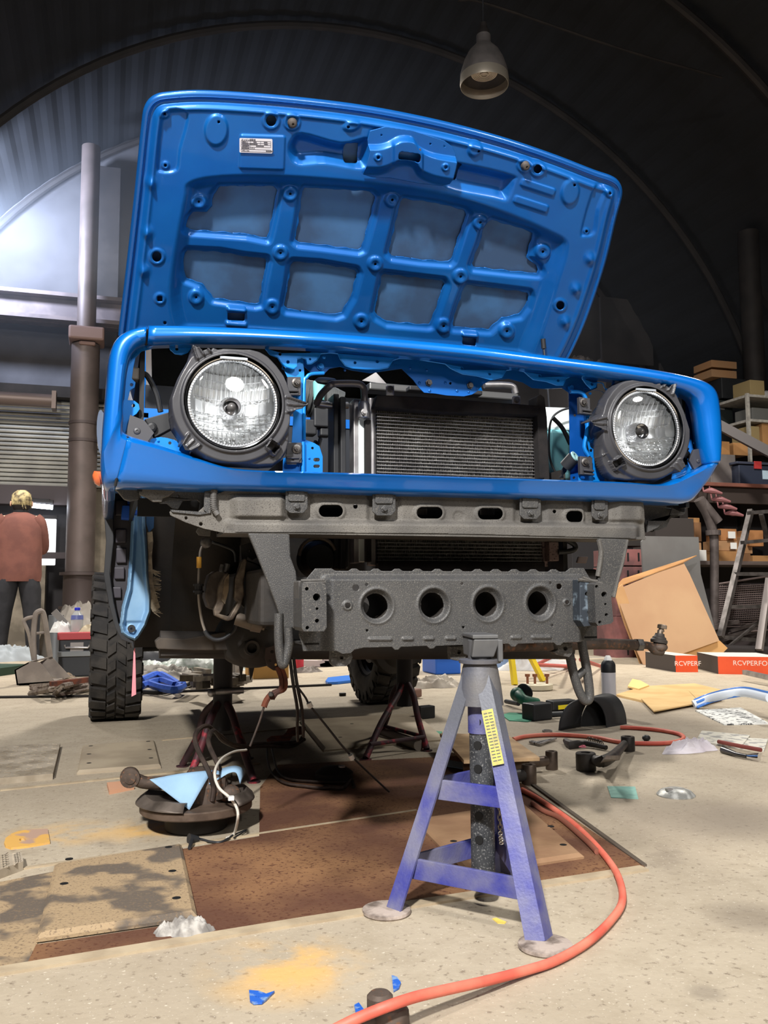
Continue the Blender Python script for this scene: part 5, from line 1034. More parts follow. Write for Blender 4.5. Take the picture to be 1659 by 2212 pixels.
mb.hexa([c_+R45 @ Vector(q) for q in ((-.022, -.03, .03), (.022, -.03, .03), (.022, .06, .03), (-.022, .06, .03), (-.018, -.035, zt_-nz-.008), (.035, -.035, zt_-nz-.008), (.035, .09, zt_-nz-.008), (-.018, .09, zt_-nz-.008))])
mb.box(T(c_+Vector((.028, -.035, (zt_-nz)/2+.006))), (.01, .014, zt_-nz-.03), R45)
mb.obj('saddle', mat('saddle_grey', (92, 92, 92), .6, .2, c2=(78, 78, 80), scale=12), stand, bevel=.002)
# chain
mb = MB(); pts = catm([T(tc_+Vector(p)) for p in ((.022, -.055, -.12), (.02, -.04, -.16), (.02, -.036, -.22), (.022, -.034, -.30), (.026, -.03, -.33))], 8)
for k in range(len(pts)-1):
    p, q = Vector(pts[k]), Vector(pts[k+1]); m_2 = (p+q)/2; d = (q-p); 
    x = Vector((1, 0, 0)) if k % 2 else Vector((.3, 1, 0)).normalized(); h = d.length*.75; dn = d.normalized()
    mb.tube([m_2+dn*h*math.cos(a)+x*.004*math.sin(a) for a in [2*math.pi*j/10 for j in range(10)]], .0011, 5, closed=True)
mb.obj('chain', mat('chain_steel', (140, 130, 118), .4, .8), stand, smooth=True)
# yellow warning label on the right leg
a, b_, side, inw = legs[1]
pa = a+(b_-a)*.63; ax_ = (b_-a).normalized(); fd = (-side*.82+inw*.57).normalized()
if fd.x > 0: fd = (side*.82+inw*.57).normalized()
nn = ax_.cross(fd).normalized(); nn = nn if nn.y < 0 else -nn
q = [pa+fd*.006, pa+fd*.028, pa+fd*.028+ax_*.105, pa+fd*.006+ax_*.105]; off = nn*.006
mb = MB(); mb.hexa([p+nn*.0052 for p in q]+[p+off for p in q]); lb_ = mb.obj('warning_label', mat('label_yellow', (176, 166, 78), .6, c2=(150, 142, 84), scale=80), stand)
mb = MB()
for k in range(16):
    for j in range(2):
        p = pa+fd*(.009+j*.009)+ax_*(.008+k*.006)+nn*.0063; mb.bar(p, p+fd*.007, .0018, .0002, nn)
mb.obj('label_print', mat('label_ink', (70, 72, 66), .6), stand)
# ================================================================== RED STANDS
redm = mat('stand_red_dirty', (60, 42, 46), .6, .2, c2=(86, 38, 44), scale=14, contrast=(.5, .7), speck=(150, 46, 58), sscale=26)
def red_stand(ctr, col, feet, braces, label, ztop, zbot, r):
    t = thing('jack_stand', label, 'stand', (ctr[0], ctr[1], 0))
    x, y = ctr; mb = MB(); mb.lathe((x, y, 0), [(r, zbot), (r, ztop-.0)], 20); mb.obj('column', mat('stand_tube_black', (34, 32, 36), .6, .2), t, smooth=True)
    mb = MB(); mb.lathe((x, y, 0), [(r*.8, ztop), (r*.8, ztop+.05)], 16); mb.box((x, y, ztop+.055), (.1, .06, .012)); mb.obj('saddle', under, t)
    for f in feet:
        d = Vector((f[0]-x, f[1]-y, 0)).normalized(); zm = zbot+(ztop-zbot)*.22
        mb = MB(); mb.tube([(x+d.x*r, y+d.y*r, zm+.02), (x+d.x*(r+.05), y+d.y*(r+.05), zm-.025), (x+(f[0]-x)*.62, y+(f[1]-y)*.62, zm*.52), (f[0], f[1], .006)], .0125, 10, sub=4); mb.obj('leg', redm, t, smooth=True)
        mb = MB(); mb.lathe((f[0], f[1], 0), [(.022, 0), (.022, .004)], 14); mb.obj('foot', redm, t)
    if braces:
        for i in range(len(feet)):
            p, q = feet[i], feet[(i+1) % len(feet)]; z = .05
            k = .9; mb = MB(); mb.tube([(x+(p[0]-x)*k, y+(p[1]-y)*k, z), (x+(q[0]-x)*k, y+(q[1]-y)*k, z)], .008, 8); mb.obj('brace', redm, t, smooth=True)
    return t
cL = yp(481, 1500, 1.30)
tL = red_stand((cL[0], 1.30), None, [fl(394, 1656), fl(548, 1690), fl(418, 1640)*0+np.array([cL[0]-.13, 1.12, 0]), np.array([cL[0]+.12, 1.5, 0])], False, 'dark red tube stand behind the brake disc lying on the floor', .47, .14, .033)
mb = MB(); mb.tube([yp(456, 1495, 1.26), yp(526, 1491, 1.26)], .011, 12); mb.ball(yp(457, 1497, 1.25), .014, 10); mb.obj('height_pin', alu, tL, smooth=True)
cR = yp(874, 1500, 1.62)
red_stand((cR[0], 1.62), None, [fl(790, 1642), fl(922, 1622), np.array([cR[0]-.05, 1.80, 0])], True, 'dark red tube stand in front of the far rear tyre', .47, .15, .033)
# ================================================================== ON THE FLOOR
def F(u, v, z=0): return fl(u, v, z)
def flat(ol, z0, z1, m, name, label, cat, holes=(), bevel=0, group=None, parent=None):
    mb = MB(); mb.plate(ol, lambda u, v: F(u, v, z1), (0, 0, z0-z1), holes); o = mb.obj(name, m, parent, bevel=bevel)
    if parent is None: lab(o, label, cat, group)
    return o
def frustum(q, z0, z1, inset, m, name, label, cat, holes=(), group=None):
    P = [Vector(T(F(u, v))) for u, v in q]; c = sum(P, Vector())/4; Z0 = Vector((0, 0, z0))
    top = [p+(c-p).normalized()*inset+Vector((0, 0, z1)) for p in P]; mid = [p+Vector((0, 0, z0+(z1-z0)*.45)) for p in P]
    mb = MB(); mb.loft([[p+Z0 for p in P], mid, top])
    t = thing(name, label, cat, (c.x, c.y, 0), group) if holes else None
    o = mb.obj('sheet' if holes else name, m, t)
    for (u, v) in holes:
        p = F(u, v); k = MB(); k.lathe((p[0], p[1], z1-.001), [(.0085, 0), (.0085, .0014)], 14); k.obj('countersunk_hole', blk2, t)
    return t or lab(o, label, cat, group)
dirtplate = mat('stained_floor_plate', (160, 138, 108), .75, .1, c2=(98, 88, 78), scale=7, contrast=(.47, .53), bump=.3, bscale=120, speck=(120, 102, 82), sscale=200, detail=3)
dustplate = mat('dusty_floor_plate', (170, 156, 134), .75, .1, c2=(152, 138, 118), scale=5, bump=.2)
rustsheet = mat('rusty_floor_sheet', (92, 60, 44), .85, .1, c2=(142, 104, 70), scale=2.6, contrast=(.42, .68), bump=.35, bscale=150, speck=(84, 50, 34), sscale=120)
treadm = mat('tread_plate_steel', (172, 160, 142), .6, .05, c2=(140, 128, 110), scale=10)
flat([(60, 2078), (78, 2040), (426, 1989), (392, 1834), (560, 1806), (562, 1700), (600, 1652), (1000, 1632), (1130, 1694), (1394, 1873), (1180, 1908), (700, 1977)], 0, .003, rustsheet, 'steel_pit_cover', 'large rust-brown steel sheet in the floor under the blue stand', 'floor plate')
flat([(0, 1905), (118, 1882), (80, 2040), (60, 2078), (0, 2086)], 0, .002, dirtplate, 'steel_pit_cover', 'grimy flat steel strip at the left edge, left of the oil-stained plate', 'floor plate')
frustum([(78, 2040), (426, 1990), (392, 1834), (118, 1878)], .003, .016, .016, dirtplate, 'floor_plate', 'steel floor plate with dark oil stains and five holes, in the left foreground', 'floor plate', [(149, 1871), (138, 1926), (364, 1845), (372, 1898), (381, 1958)])
frustum([(166, 1674), (348, 1660), (334, 1605), (178, 1616)], .0, .014, .014, dustplate, 'floor_plate', 'dusty pale floor plate left of the red stand, farther back', 'floor plate', [(196, 1619), (192, 1637), (192, 1657), (320, 1609), (323, 1627), (326, 1646)])
frustum([(1010, 1897), (1262, 1858), (1130, 1742), (895, 1778)], .003, .014, .014, mat('brown_floor_plate', (132, 100, 74), .8, .1, c2=(152, 120, 90), scale=5, bump=.3), 'floor_plate', 'brown floor plate behind the right leg of the blue stand', 'floor plate', [(1190, 1797), (1217, 1838), (980, 1830)])
frustum([(700, 1624), (962, 1600), (900, 1546), (648, 1560)], .0, .014, .014, dustplate, 'floor_plate', 'floor plate in the shadow between the two red stands', 'floor plate', [(735, 1600), (760, 1570)])
for (q, lb) in (([(2, 2030), (50, 1880), (46, 1862), (0, 1862)], 'ribbed tread plate cut off by the left edge, beside the stained plate'), ([(0, 1700), (114, 1684), (130, 1616), (0, 1622)], 'ribbed tread plate at the left edge, beside the dusty plate farther back')):
    P = [F(u, v) for u, v in q]; t = thing('tread_plate', lb, 'floor plate', T(sum(P)/4), 'tread plates')
    P = [p if p[0] > -1.1 else p for p in P]
    L0 = [P[0]+[-.35, 0, 0], P[1], P[2], P[3]+[-.35, 0, 0]]; mb = MB(); mb.loft([[Vector(T(p)) for p in L0], [Vector(T(p+[0, 0, .02])) for p in L0]]); n = 16; A, B, Cc, D = [np.array(p) for p in L0]
    for i in range(n):
        for j in range(12):
            s, r = (i+.5)/n, (j+.5)/12; c = (A*(1-s)+B*s)*(1-r)+(D*(1-s)+Cc*s)*r; e = (B-A)/np.linalg.norm(B-A); g = (D-A)/np.linalg.norm(D-A); d = (e+g if (i+j) % 2 else e-g)*.009
            mb.bar(c-d+[0, 0, .0205], c+d+[0, 0, .0205], .004, .002)
    mb.obj('sheet', treadm, t)
# kerb strips
def strip(nm, pts, w, h, m):
    mb = MB()
    for k in range(len(pts)-1):
        a, b = F(*pts[k]), F(*pts[k+1]); mb.bar(a+[0, 0, h/2], b+[0, 0, h/2], w, h)
    mb.obj(nm, m, kind='structure')
km = mat('kerb_strip_steel', (160, 144, 120), .8, .1, c2=(178, 162, 136), scale=14, bump=.2)
strip('trim_13', [(-40, 2108), (660, 1992), (1392, 1878)], .03, .005, km)
strip('trim_14', [(0, 1885), (392, 1828), (900, 1752)], .012, .004, km)
strip('trim_15', [(0, 1708), (560, 1650)], .02, .004, km); strip('trim_16', [(350, 1600), (700, 1568)], .012, .004, km)
strip('trim_17', [(1145, 1692), (1392, 1872)], .012, .005, mat('edge_dark_steel', (84, 74, 64), .7))
# ---- brake disc with hub carrier
dc = F(425, 1800, 0); dz_ = .062
castm = mat('disc_cast_brown', (104, 88, 76), .6, .4, c2=(82, 68, 58), scale=20, bump=.2)
t = thing('brake_disc', 'brown brake disc lying flat with its hub carrier, left foreground', 'brake disc', (dc[0], dc[1]+.05, 0))
x, y = dc[0]+.003, dc[1]+.05
mb = MB(); mb.lathe((x, y, 0), [(.075, 0), (.08, .005), (.082, dz_-.012), (.095, dz_-.01)], 32); mb.obj('disc_hat', mat('hub_black', (40, 36, 34), .6, .3), t, smooth=True)
mb = MB(); mb.lathe((x, y, dz_-.012), [(.08, 0), (.141, 0), (.144, .003), (.144, .019), (.141, .022), (.08, .022)], 48); mb.obj('disc_rotor', castm, t, smooth=True)
shm = mat('splash_shield_steel', (112, 102, 94), .55, .5, c2=(78, 70, 64), scale=12, bump=.2)
for a0, a1, r1, hh in ((2.5, 4.4, .150, .03), (-.9, 1.3, .148, .035)):
    mb = MB(); vs = []; fs = []; n = 16
    for i in range(n+1):
        a = a0+(a1-a0)*i/n; w = .012*math.sin(i*1.1)*.6
        for r, z in ((.07, .018), (.10, hh*.8), (.13, hh+w*.3), (r1, hh*.5+.0+w*.4), (r1+.003, .012)): vs.append((x+r*math.cos(a), y+r*math.sin(a), dz_+z))
    mb.add(vs, [(i*5+j, i*5+j+1, (i+1)*5+j+1, (i+1)*5+j) for i in range(n) for j in range(4)]); o = mb.obj('splash_shield', shm, t, smooth=True); s = o.modifiers.new('s', 'SOLIDIFY'); s.thickness = .002
mb = MB(); mb.lathe((x+.02, y, dz_), [(.06, 0), (.062, .05), (.05, .075), (.04, .09), (.001, .092)], 24); mb.box((x+.0, y-.03, dz_+.055), (.14, .05, .05)); mb.obj('hub_carrier', rustpart, t, bevel=.008)
a = F(281, 1722, .0); hz = .098; e = np.array([onplane(281, 1681, (0, y-.02, 0), (0, 1, 0))[0], y-.02, onplane(281, 1681, (0, y-.02, 0), (0, 1, 0))[2]])
mb = MB(); mb.lathe(T(e+[0, .012, 0]), [(.0235, -.015), (.0245, -.012), (.0245, .014), (.0235, .016)], 24, FN); mb.lathe(T(e+[0, -.003, 0]), [(.014, 0), (.014, .004), (.009, .004)], 16, FN); mb.obj('steering_eye', rustpart, t, smooth=True)
mb = MB(); mb.tube([e+[.012, .015, -.006], e+[.045, .015, -.018], (x-.05, y, e[2]-.022), (x, y, e[2]-.025)], [.017, .016, .02, .022], 12, sub=3); mb.obj('steering_arm', rustpart, t, smooth=True)
mb = MB(); mb.ball(onplane(495, 1714, (0, y-.04, 0), (0, 1, 0)), .028, 12, (1.1, .9, .8)); mb.obj('abs_ring_housing', rustpart, t, smooth=True)
# blue paper towel draped on it
yt = y-.06
def TW(u, v, dy=0): return onplane(u, v, (0, yt+dy, 0), (0, 1, 0))
mb = MB()
n = 14; rows = []
A, B, Cc = (323, 1684), (460, 1664), (409, 1750)
vs = []; idx = {}; k = 0
for i in range(n+1):
    for j in range(n+1-i):
        a_, b_ = i/n, j/n; u = A[0]+(B[0]-A[0])*a_+(Cc[0]-A[0])*b_; v = A[1]+(B[1]-A[1])*a_+(Cc[1]-A[1])*b_-3*math.sin(a_*math.pi)*(1-b_)
        dy = .012*math.sin(a_*7+b_*3)*.5-.05*b_+.02*(1-b_)*a_
        idx[i, j] = k; vs.append(TW(u, v, dy)); k += 1
fs = []
for i in range(n):
    for j in range(n-i):
        fs.append((idx[i, j], idx[i+1, j], idx[i, j+1]))
        if i+j < n-1: fs.append((idx[i+1, j], idx[i+1, j+1], idx[i, j+1]))
mb.add(vs, fs)
st_ = catm([(448, 1680), (470, 1664), (492, 1656), (510, 1654), (524, 1660), (528, 1672)], 4); st2 = catm([(452, 1694), (474, 1682), (494, 1670), (508, 1668), (514, 1676), (519, 1694)], 4)
b0 = len(mb.v); vs = []
for k in range(len(st_)): vs += [TW(*st_[k], .03), TW(*st2[k], .0)]
mb.add(vs, [(2*k, 2*k+1, 2*k+3, 2*k+2) for k in range(len(st_)-1)])
o = mb.obj('paper_towel', mat('towel_blue', (146, 180, 208), .8, c2=(136, 170, 200), scale=10, bump=.2, bscale=500), smooth=True, fix=False); o.modifiers.new('s', 'SOLIDIFY').thickness = .0008
lab(o, 'light blue paper towel draped over the brake disc assembly', 'towel')
# bent brake pipes standing over the disc, and rusty bracket with lines
bp = mat('brown_brake_pipe', (72, 60, 54), .6, .4, c2=(54, 46, 42), scale=30)
def tl_(pts, r, sub=5): 
    mb = MB(); mb.tube([TW(u, v, d) for u, v, d in pts], r, 8, sub=sub); return mb
tb = thing('brake_pipes', 'bundle of bent brown brake pipes lying from the disc to the rusty bracket', 'pipes', T(F(560, 1700)))
tl_([(458, 1730, 0), (461, 1700, 0), (450, 1665, 0), (430, 1625, .05), (421, 1595, .1), (430, 1575, .15), (448, 1568, .2), (460, 1577, .25), (480, 1592, .35), (500, 1606, .45), (530, 1612, .6), (545, 1608, .7), (580, 1606, .8), (640, 1603, .9), (655, 1590, .95)], .0065).obj('pipe', bp, tb, smooth=True)
tl_([(488, 1716, .02), (485, 1690, .02), (470, 1650, .04), (452, 1610, .1), (452, 1590, .15), (462, 1578, .25), (482, 1600, .35), (520, 1616, .6), (552, 1612, .7), (590, 1612, .8), (630, 1612, .9), (658, 1597, .95)], .0065).obj('pipe', bp, tb, smooth=True)
for pts in ([(576, 1610), (578, 1640), (586, 1668), (612, 1690), (660, 1698), (700, 1702), (720, 1700)], [(586, 1612), (592, 1640), (600, 1665), (622, 1682), (680, 1688), (740, 1690), (752, 1690)]):
    mb = MB(); mb.tube([F(u, v, .012) for u, v in pts], .004, 6, sub=5); mb.obj('pipe', bp, tb, smooth=True)
for k, pts in enumerate(([(626, 1420, .45), (633, 1475, .45), (642, 1530, .5), (642, 1570, .6), (643, 1600, .7)], [(634, 1420, .45), (641, 1475, .45), (652, 1530, .5), (655, 1575, .6), (655, 1590, .7)])):
    mb = MB(); mb.tube([yp(u, v, d) for u, v, d in pts], .0045, 8, sub=4); mb.obj('brake_hose', blk, tb, smooth=True)
mb = MB(); mb.tube([yp(u, v, d) for u, v, d in ((640, 1480, .45), (660, 1507, .46), (668, 1522, .47), (700, 1562, .5))], .003, 8, sub=3); mb.tube([yp(700, 1562, .5), yp(756, 1630, .52), F(840, 1710, .01)], .003, 8, sub=3); sc_ = mb.obj('sensor_cable', blk, tb, smooth=True)
for (u, v, d) in ((667, 1518, .46), (757, 1631, .51)): mb = MB(); p = yp(u, v, d); mb.tube([p, p+[.006, .002, -.012]], .007, 10); mb.obj('white_tape', white, tb)
mb = MB(); mb.tube([yp(u, v, .45) for u, v in ((570, 1527), (560, 1560), (540, 1612))], .003, 8, sub=3); mb.obj('thin_pipe', bp, tb, smooth=True)
mb = MB(); mb.plate([(576, 1597), (586, 1590), (612, 1588), (618, 1582), (622, 1574), (645, 1568), (660, 1570), (658, 1584), (632, 1588), (626, 1598), (622, 1606), (580, 1606)], lambda u, v: F(u, v, .03+.0008*max(0, 1600-v)), (0, 0, -.004)); mb.obj('rusty_bracket', mat('bright_rust', (150, 74, 46), .9, c2=(112, 56, 40), scale=40, bump=.5), tb)
# white sensor cable with plug
t = thing('sensor_lead', 'white sensor cable with black plug looping in front of the brake disc', 'cable', T(F(480, 1815)))
mb = MB(); pts = [TW(532, 1620, .3), TW(505, 1624, .2), TW(478, 1640, .05), TW(464, 1668, -.05), TW(472, 1700, -.08), TW(495, 1722, -.1), TW(510, 1742, -.1), TW(514, 1765, -.12), F(506, 1800, .01), F(490, 1811, .006)]
mb.tube(pts, .0036, 8, sub=6); mb.obj('lead', mat('lead_white', (206, 200, 188), .5), t, smooth=True)
mb = MB(); mb.tube([F(506, 1802, .006), F(480, 1818, .005), F(455, 1818, .005), F(432, 1812, .008), F(420, 1810, .01)], .003, 8, sub=5); mb.tube([F(500, 1806, .005), F(520, 1797, .005), F(532, 1793, .005), F(522, 1800, .005), F(505, 1810, .005)], .002, 6, sub=4); mb.obj('dark_lead', blk, t, smooth=True)
mb = MB(); mb.box(TW(499, 1724, -.108), (.014, .012, .010)); mb.obj('white_clip', white, t)
mb = MB(); mb.tube([F(428, 1812, .01), F(408, 1812, .014)], [.007, .013], 10); mb.tube([F(416, 1812, .012), F(409, 1832, .008)], [.006, .004], 8); mb.obj('plug', blk, t, smooth=True)
# planks
flat([(289, 1668), (426, 1656), (500, 1652), (500, 1660), (426, 1667), (291, 1678)], .02, .03, mat('pale_green_plank', (186, 182, 150), .8, c2=(200, 180, 150), scale=20), 'wooden_plank', 'pale narrow plank lying behind the brake disc', 'plank').location.z = 0.0
flat([(231, 1690), (272, 1686), (290, 1697), (236, 1708)], 0, .012, mat('pink_board', (194, 146, 116), .8), 'board_offcut', 'small pinkish board offcut left of the brake disc', 'board')
flat([(9, 1820), (12, 1810), (24, 1801), (40, 1795), (58, 1792), (103, 1790), (108, 1819), (60, 1827), (24, 1831), (12, 1827)], 0, .005, mat('yellow_stained_tag', (206, 160, 84), .8, c2=(170, 140, 122), scale=16, contrast=(.48, .55)), 'steel_tag', 'rounded flat steel tag with one hole and yellow stain, at the left edge', 'metal plate', [circ(49, 1814, 7, 3.4)])
from mathutils import noise as mn
def crumple(name, ctr, rx, ry, h, m, label, cat, seed=0, n=30, z0=0):
    r_ = np.random.RandomState(seed); ph = r_.rand(8)*6.3; vs = []; mb = MB(); o3 = Vector((seed*3.1, seed*1.7, 0)); N2 = 2*n
    for i in range(n+1):
        for k in range(N2):
            a = 2*math.pi*k/N2; r = i/n; w = 1+.16*math.sin(2*a+ph[0])+.12*math.sin(3*a+ph[1])+.08*math.sin(5*a+ph[2])+.05*math.sin(9*a+ph[3])
            X = r*w*math.cos(a); Y = r*w*math.sin(a); q = Vector((X, Y, 0))*1.6+o3
            f = 1-abs(mn.noise(q))*1.8; g = 1-abs(mn.noise(q*2.3+Vector((5, 2, 1))))*1.6; e = mn.noise(q*5)
            z = h*math.sqrt(max(0, 1-r*r))*(.35+.4*f+.2*g+.1*e) if h > .25 else h*(1-r**4)*(.2+.5*f*f+.25*g+.12*e)
            vs.append((ctr[0]+X*rx+.04*rx*e, ctr[1]+Y*ry, z0+max(.0008, z)))
    fs = [(i*N2+k, i*N2+(k+1) % N2, (i+1)*N2+(k+1) % N2, (i+1)*N2+k) for i in range(n) for k in range(N2)]
    fs.append(tuple(n*N2+k for k in range(N2))); mb.add(vs, fs); o = mb.obj(name, m, smooth=80); return lab(o, label, cat)
crumple('crumpled_rag', F(398, 2018), .05, .026, .034, mat('rag_grey_white', (172, 168, 162), .9, c2=(120, 116, 112), scale=40), 'crumpled dirty grey-white rag at the front edge of the stained plate', 'rag', 2)
# little blue caps
capm = mat('cap_blue', (44, 96, 190), .35, c2=(120, 150, 190), scale=70, contrast=(.5, .6))
for (ol, h, lb) in (([(538, 2138), (560, 2140), (575, 2146), (593, 2140), (575, 2158), (566, 2165), (548, 2166), (540, 2160)], (556, 2153, 4, 2), 'small blue plastic tab with hole on the bare floor, bottom centre'), ([(846, 2106), (858, 2110), (866, 2122), (862, 2132), (850, 2139)], None, 'half-moon blue chip standing above the hose near the bottom'), ([(765, 2170), (775, 2165), (786, 2180), (778, 2188), (768, 2184)], (777, 2179, 2.5, 1.5), 'tiny blue ring tab beside the hose at the bottom edge')):
    mb = MB(); mb.plate(ol, lambda u, v: F(u, v, .004), (0, 0, -.003), [circ(*h)] if h else []); lab(mb.obj('plastic_tab', capm), lb, 'plastic tab')
flat([(1063, 1984), (1072, 1982), (1094, 1991), (1090, 1995), (1075, 1994)], 0, .001, mat('chip_yellow', (222, 196, 96), .6), 'paper_chip', 'yellow chip on the floor between the legs of the blue stand', 'chip')
# rusty bushing at the bottom edge with hose across
t = thing('rubber_bushing', 'rusty round bushing under the red hose at the bottom edge', 'bushing', T(F(842, 2215)))
b0_ = F(842, 2218); mb = MB(); mb.lathe((b0_[0], b0_[1], 0), [(.027, 0), (.028, .004), (.027, .022), (.022, .028), (.001, .030)], 24); mb.obj('outer_sleeve', rustpart, t, smooth=True)
mb = MB(); mb.lathe((b0_[0]-.004, b0_[1]+.033, 0), [(.019, 0), (.019, .028), (.014, .033), (.001, .034)], 20); mb.obj('eye', rustpart, t, smooth=True)
mb = MB(); mb.tube([(b0_[0]-.02, b0_[1]-.0, .012), (b0_[0]-.08, b0_[1]-.02, .012)], .011, 12); mb.obj('stem', rustpart, t, smooth=True)
# red hoses
hm = mat('hose_red', (206, 92, 76), .55, c2=(222, 126, 104), scale=8, contrast=(.4, .6), bump=.1)
pts = [(700, 2236, .012), (770, 2201, .03), (842, 2172, .046), (900, 2153, .042), (960, 2139, .034), (1050, 2119, .022), (1130, 2098, .012), (1200, 2075, .009), (1268, 2036, .009), (1318, 1990, .009), (1344, 1948, .009), (1338, 1900, .009), (1314, 1858, .009), (1270, 1808, .009), (1222, 1766, .009), (1165, 1727, .009), (1128, 1706, .012)]
mb = MB(); mb.tube([F(u, v, z) for u, v, z in pts], .0076, 14, sub=8); lab(mb.obj('air_hose', hm, smooth=True), 'long red air hose curving around the blue stand to the bottom edge', 'hose')
mb = MB(); mb.tube([F(u, v, .009) for u, v in ((1150, 1735), (1175, 1752), (1210, 1768), (1262, 1812), (1290, 1840))], .007, 10, sub=6); lab(mb.obj('air_hose', mat('hose_brown', (130, 78, 62), .6), smooth=True), 'short brown hose lying under the red hose behind the blue stand', 'hose')
mb = MB(); mb.tube([F(u, v, .009) for u, v in ((1108, 1597), (1140, 1590), (1200, 1587), (1280, 1592), (1340, 1603), (1400, 1606), (1450, 1604), (1476, 1596), (1468, 1586), (1430, 1578), (1380, 1573), (1340, 1571))], .0085, 12, sub=8); lab(mb.obj('air_hose', hm, smooth=True), 'red hose looped on the floor behind the black arch liner', 'hose')
# board over two arms right of the stand
arm = mat('arm_steel_dark', (70, 66, 64), .5, .5, c2=(54, 50, 48), scale=20, bump=.3)
def bushing(t, u, v, r, h, m=arm):
    p = F(u, v); mb = MB(); mb.lathe((p[0], p[1], 0), [(r*.96, 0), (r, .003), (r, h-.003), (r*.92, h), (r*.5, h), (r*.5, h-.006), (.001, h-.006)], 24); mb.obj('bushing', m, t, smooth=True); return p
steelb = mat('bushing_steel', (112, 98, 88), .45, .7, c2=(88, 76, 68), scale=20)
t = thing('suspension_arm', 'steel arm ending in a worn round bushing, farther of the two under the board', 'arm', T(F(1190, 1665))); p = bushing(t, 1192, 1662, .021, .062, steelb); mb = MB(); mb.tube([(p[0]-.02, p[1], .03), F(1090, 1655, .03), F(1000, 1655, .03)], .018, 12); mb.obj('arm_tube', steelb, t, smooth=True)
t = thing('suspension_arm', 'steel arm ending in a worn round bushing, nearer of the two under the board', 'arm', T(F(1142, 1696))); p = bushing(t, 1143, 1694, .024, .062, steelb); mb = MB(); mb.tube([(p[0]-.022, p[1], .03), F(1060, 1685, .03)], .02, 12); mb.obj('arm_tube', arm, t, smooth=True)
q = [(950, 1584), (1095, 1586), (1166, 1636), (1002, 1642)]
mb = MB(); mb.plate(q, lambda u, v: F(u, v, .066), (0, 0, -.012)); lab(mb.obj('plywood_board', wood, bevel=.001), 'pale plywood board lying across two arms right of the blue stand', 'board')
mb = MB(); mb.plate([(958, 1640), (1010, 1648), (1070, 1652), (1010, 1662), (962, 1654)], lambda u, v: F(u, v, .01), (0, 0, -.002)); lab(mb.obj('paper_sheet', mat('paper_blue', (160, 190, 214), .7)), 'pale blue paper on the floor behind the left leg of the blue stand', 'paper')
# dark control arm
t = thing('steering_link', 'dark steel arm with black bushings at both ends, before the red hose loop', 'arm', T(F(1310, 1650)))
p1 = bushing(t, 1266, 1664, .034, .06); p2 = bushing(t, 1357, 1622, .026, .055)
mb = MB(); mb.tube([(p1[0]+.03, p1[1]+.01, .035), F(1300, 1645, .045), F(1325, 1632, .04), (p2[0]-.02, p2[1]-.01, .03)], [.016, .02, .018, .014], 12, sub=4); mb.obj('arm_beam', arm, t, smooth=True)
mb = MB(); mb.add([T(F(1295, 1650, .03)), T(F(1338, 1642, .03)), T(F(1318, 1640, .10)), T(F(1306, 1640, .10)), T(F(1300, 1640, .03)), T(F(1342, 1632, .03)), T(F(1322, 1632, .10)), T(F(1310, 1632, .10))], [(0, 1, 2, 3), (7, 6, 5, 4), (0, 4, 5, 1), (1, 5, 6, 2), (2, 6, 7, 3), (3, 7, 4, 0)]); mb.obj('mount_fin', steelb, t)
o = crumple('pink_rag', F(1260, 1652), .012, .012, .012, mat('rag_pink', (222, 120, 136), .8), 'tiny pink rag on top of the black bushing', 'rag', 5, 10, z0=.06)
# small parts around the arm
t = thing('coil_spring_tool', 'brown coil spring with a dark lever behind the control arm', 'tool', T(F(1285, 1600)))
mb = MB(); a, b = F(1271, 1598, .02), F(1302, 1607, .02); d = b-a; mb.tube([a+d*(k/60)+np.array([0, .011*math.cos(k*.84), .011*math.sin(k*.84)]) for k in range(61)], .0024, 6); mb.obj('spring', steelb, t, smooth=True)
mb = MB(); mb.tube([F(1222, 1600, .012), F(1235, 1610, .014), F(1262, 1605, .016), F(1310, 1615, .012)], [.012, .02, .012, .009], 8, sub=2); mb.obj('lever', arm, t, smooth=True)
for k, (a, b, lb) in enumerate((((1150, 1605), (1190, 1598), 'first loose spanner beside the red hose'), ((1163, 1608), (1200, 1595), 'second loose spanner crossing the first beside the red hose'))):
    mb = MB(); mb.bar(F(*a, .008), F(*b, .008), .012, .006); mb.ring(F(*a, .004), .007, .014, .008, 12); lab(mb.obj('spanner', alu), lb, 'spanner')
mb = MB(); mb.ring(F(1182, 1580, .002), .016, .022, .006, 16); lab(mb.obj('steel_shackle', alu), 'small bright steel ring on the floor left of the arch liner', 'ring')
mb = MB(); mb.ball(F(1396, 1594, .012), .014, 10, (1.3, 1, .9)); lab(mb.obj('fitting_knob', blk, smooth=True), 'small black fitting inside the red hose loop', 'fitting')
# black arch liner
t = thing('arch_liner', 'black plastic wheel-arch liner standing on the floor under the tow hook', 'liner', T(F(1270, 1590)))
pA, pB = F(1207, 1578), F(1312, 1592); 
arc = [onplane(u, v, pA, (0, 1, 0)) for u, v in catm([(1208, 1578), (1212, 1552), (1226, 1526), (1250, 1512), (1276, 1510), (1296, 1522), (1308, 1548), (1312, 1590)], 4)]
back = [p+np.array([.14, .06, .012]) for p in arc]; back[-1][2] = 0; back[0][2] = 0
mb = MB(); m = len(arc); mb.add([T(p) for p in arc]+[T(p) for p in back], [(i, i+1, m+i+1, m+i) for i in range(m-1)]); o = mb.obj('shell', mat('liner_black', (40, 40, 42), .55), t, smooth=True); o.modifiers.new('s', 'SOLIDIFY').thickness = .004
mb = MB(); mb.add([T(p+np.array([.145, .062, 0])) for p in arc]+[T(p+np.array([.147, .07, 0])) for p in arc], [tuple(range(m)), tuple(range(2*m-1, m-1, -1))]+[(i, i+1, m+i+1, m+i) for i in range(m-1)]); mb.obj('end_wall', blk2, t)
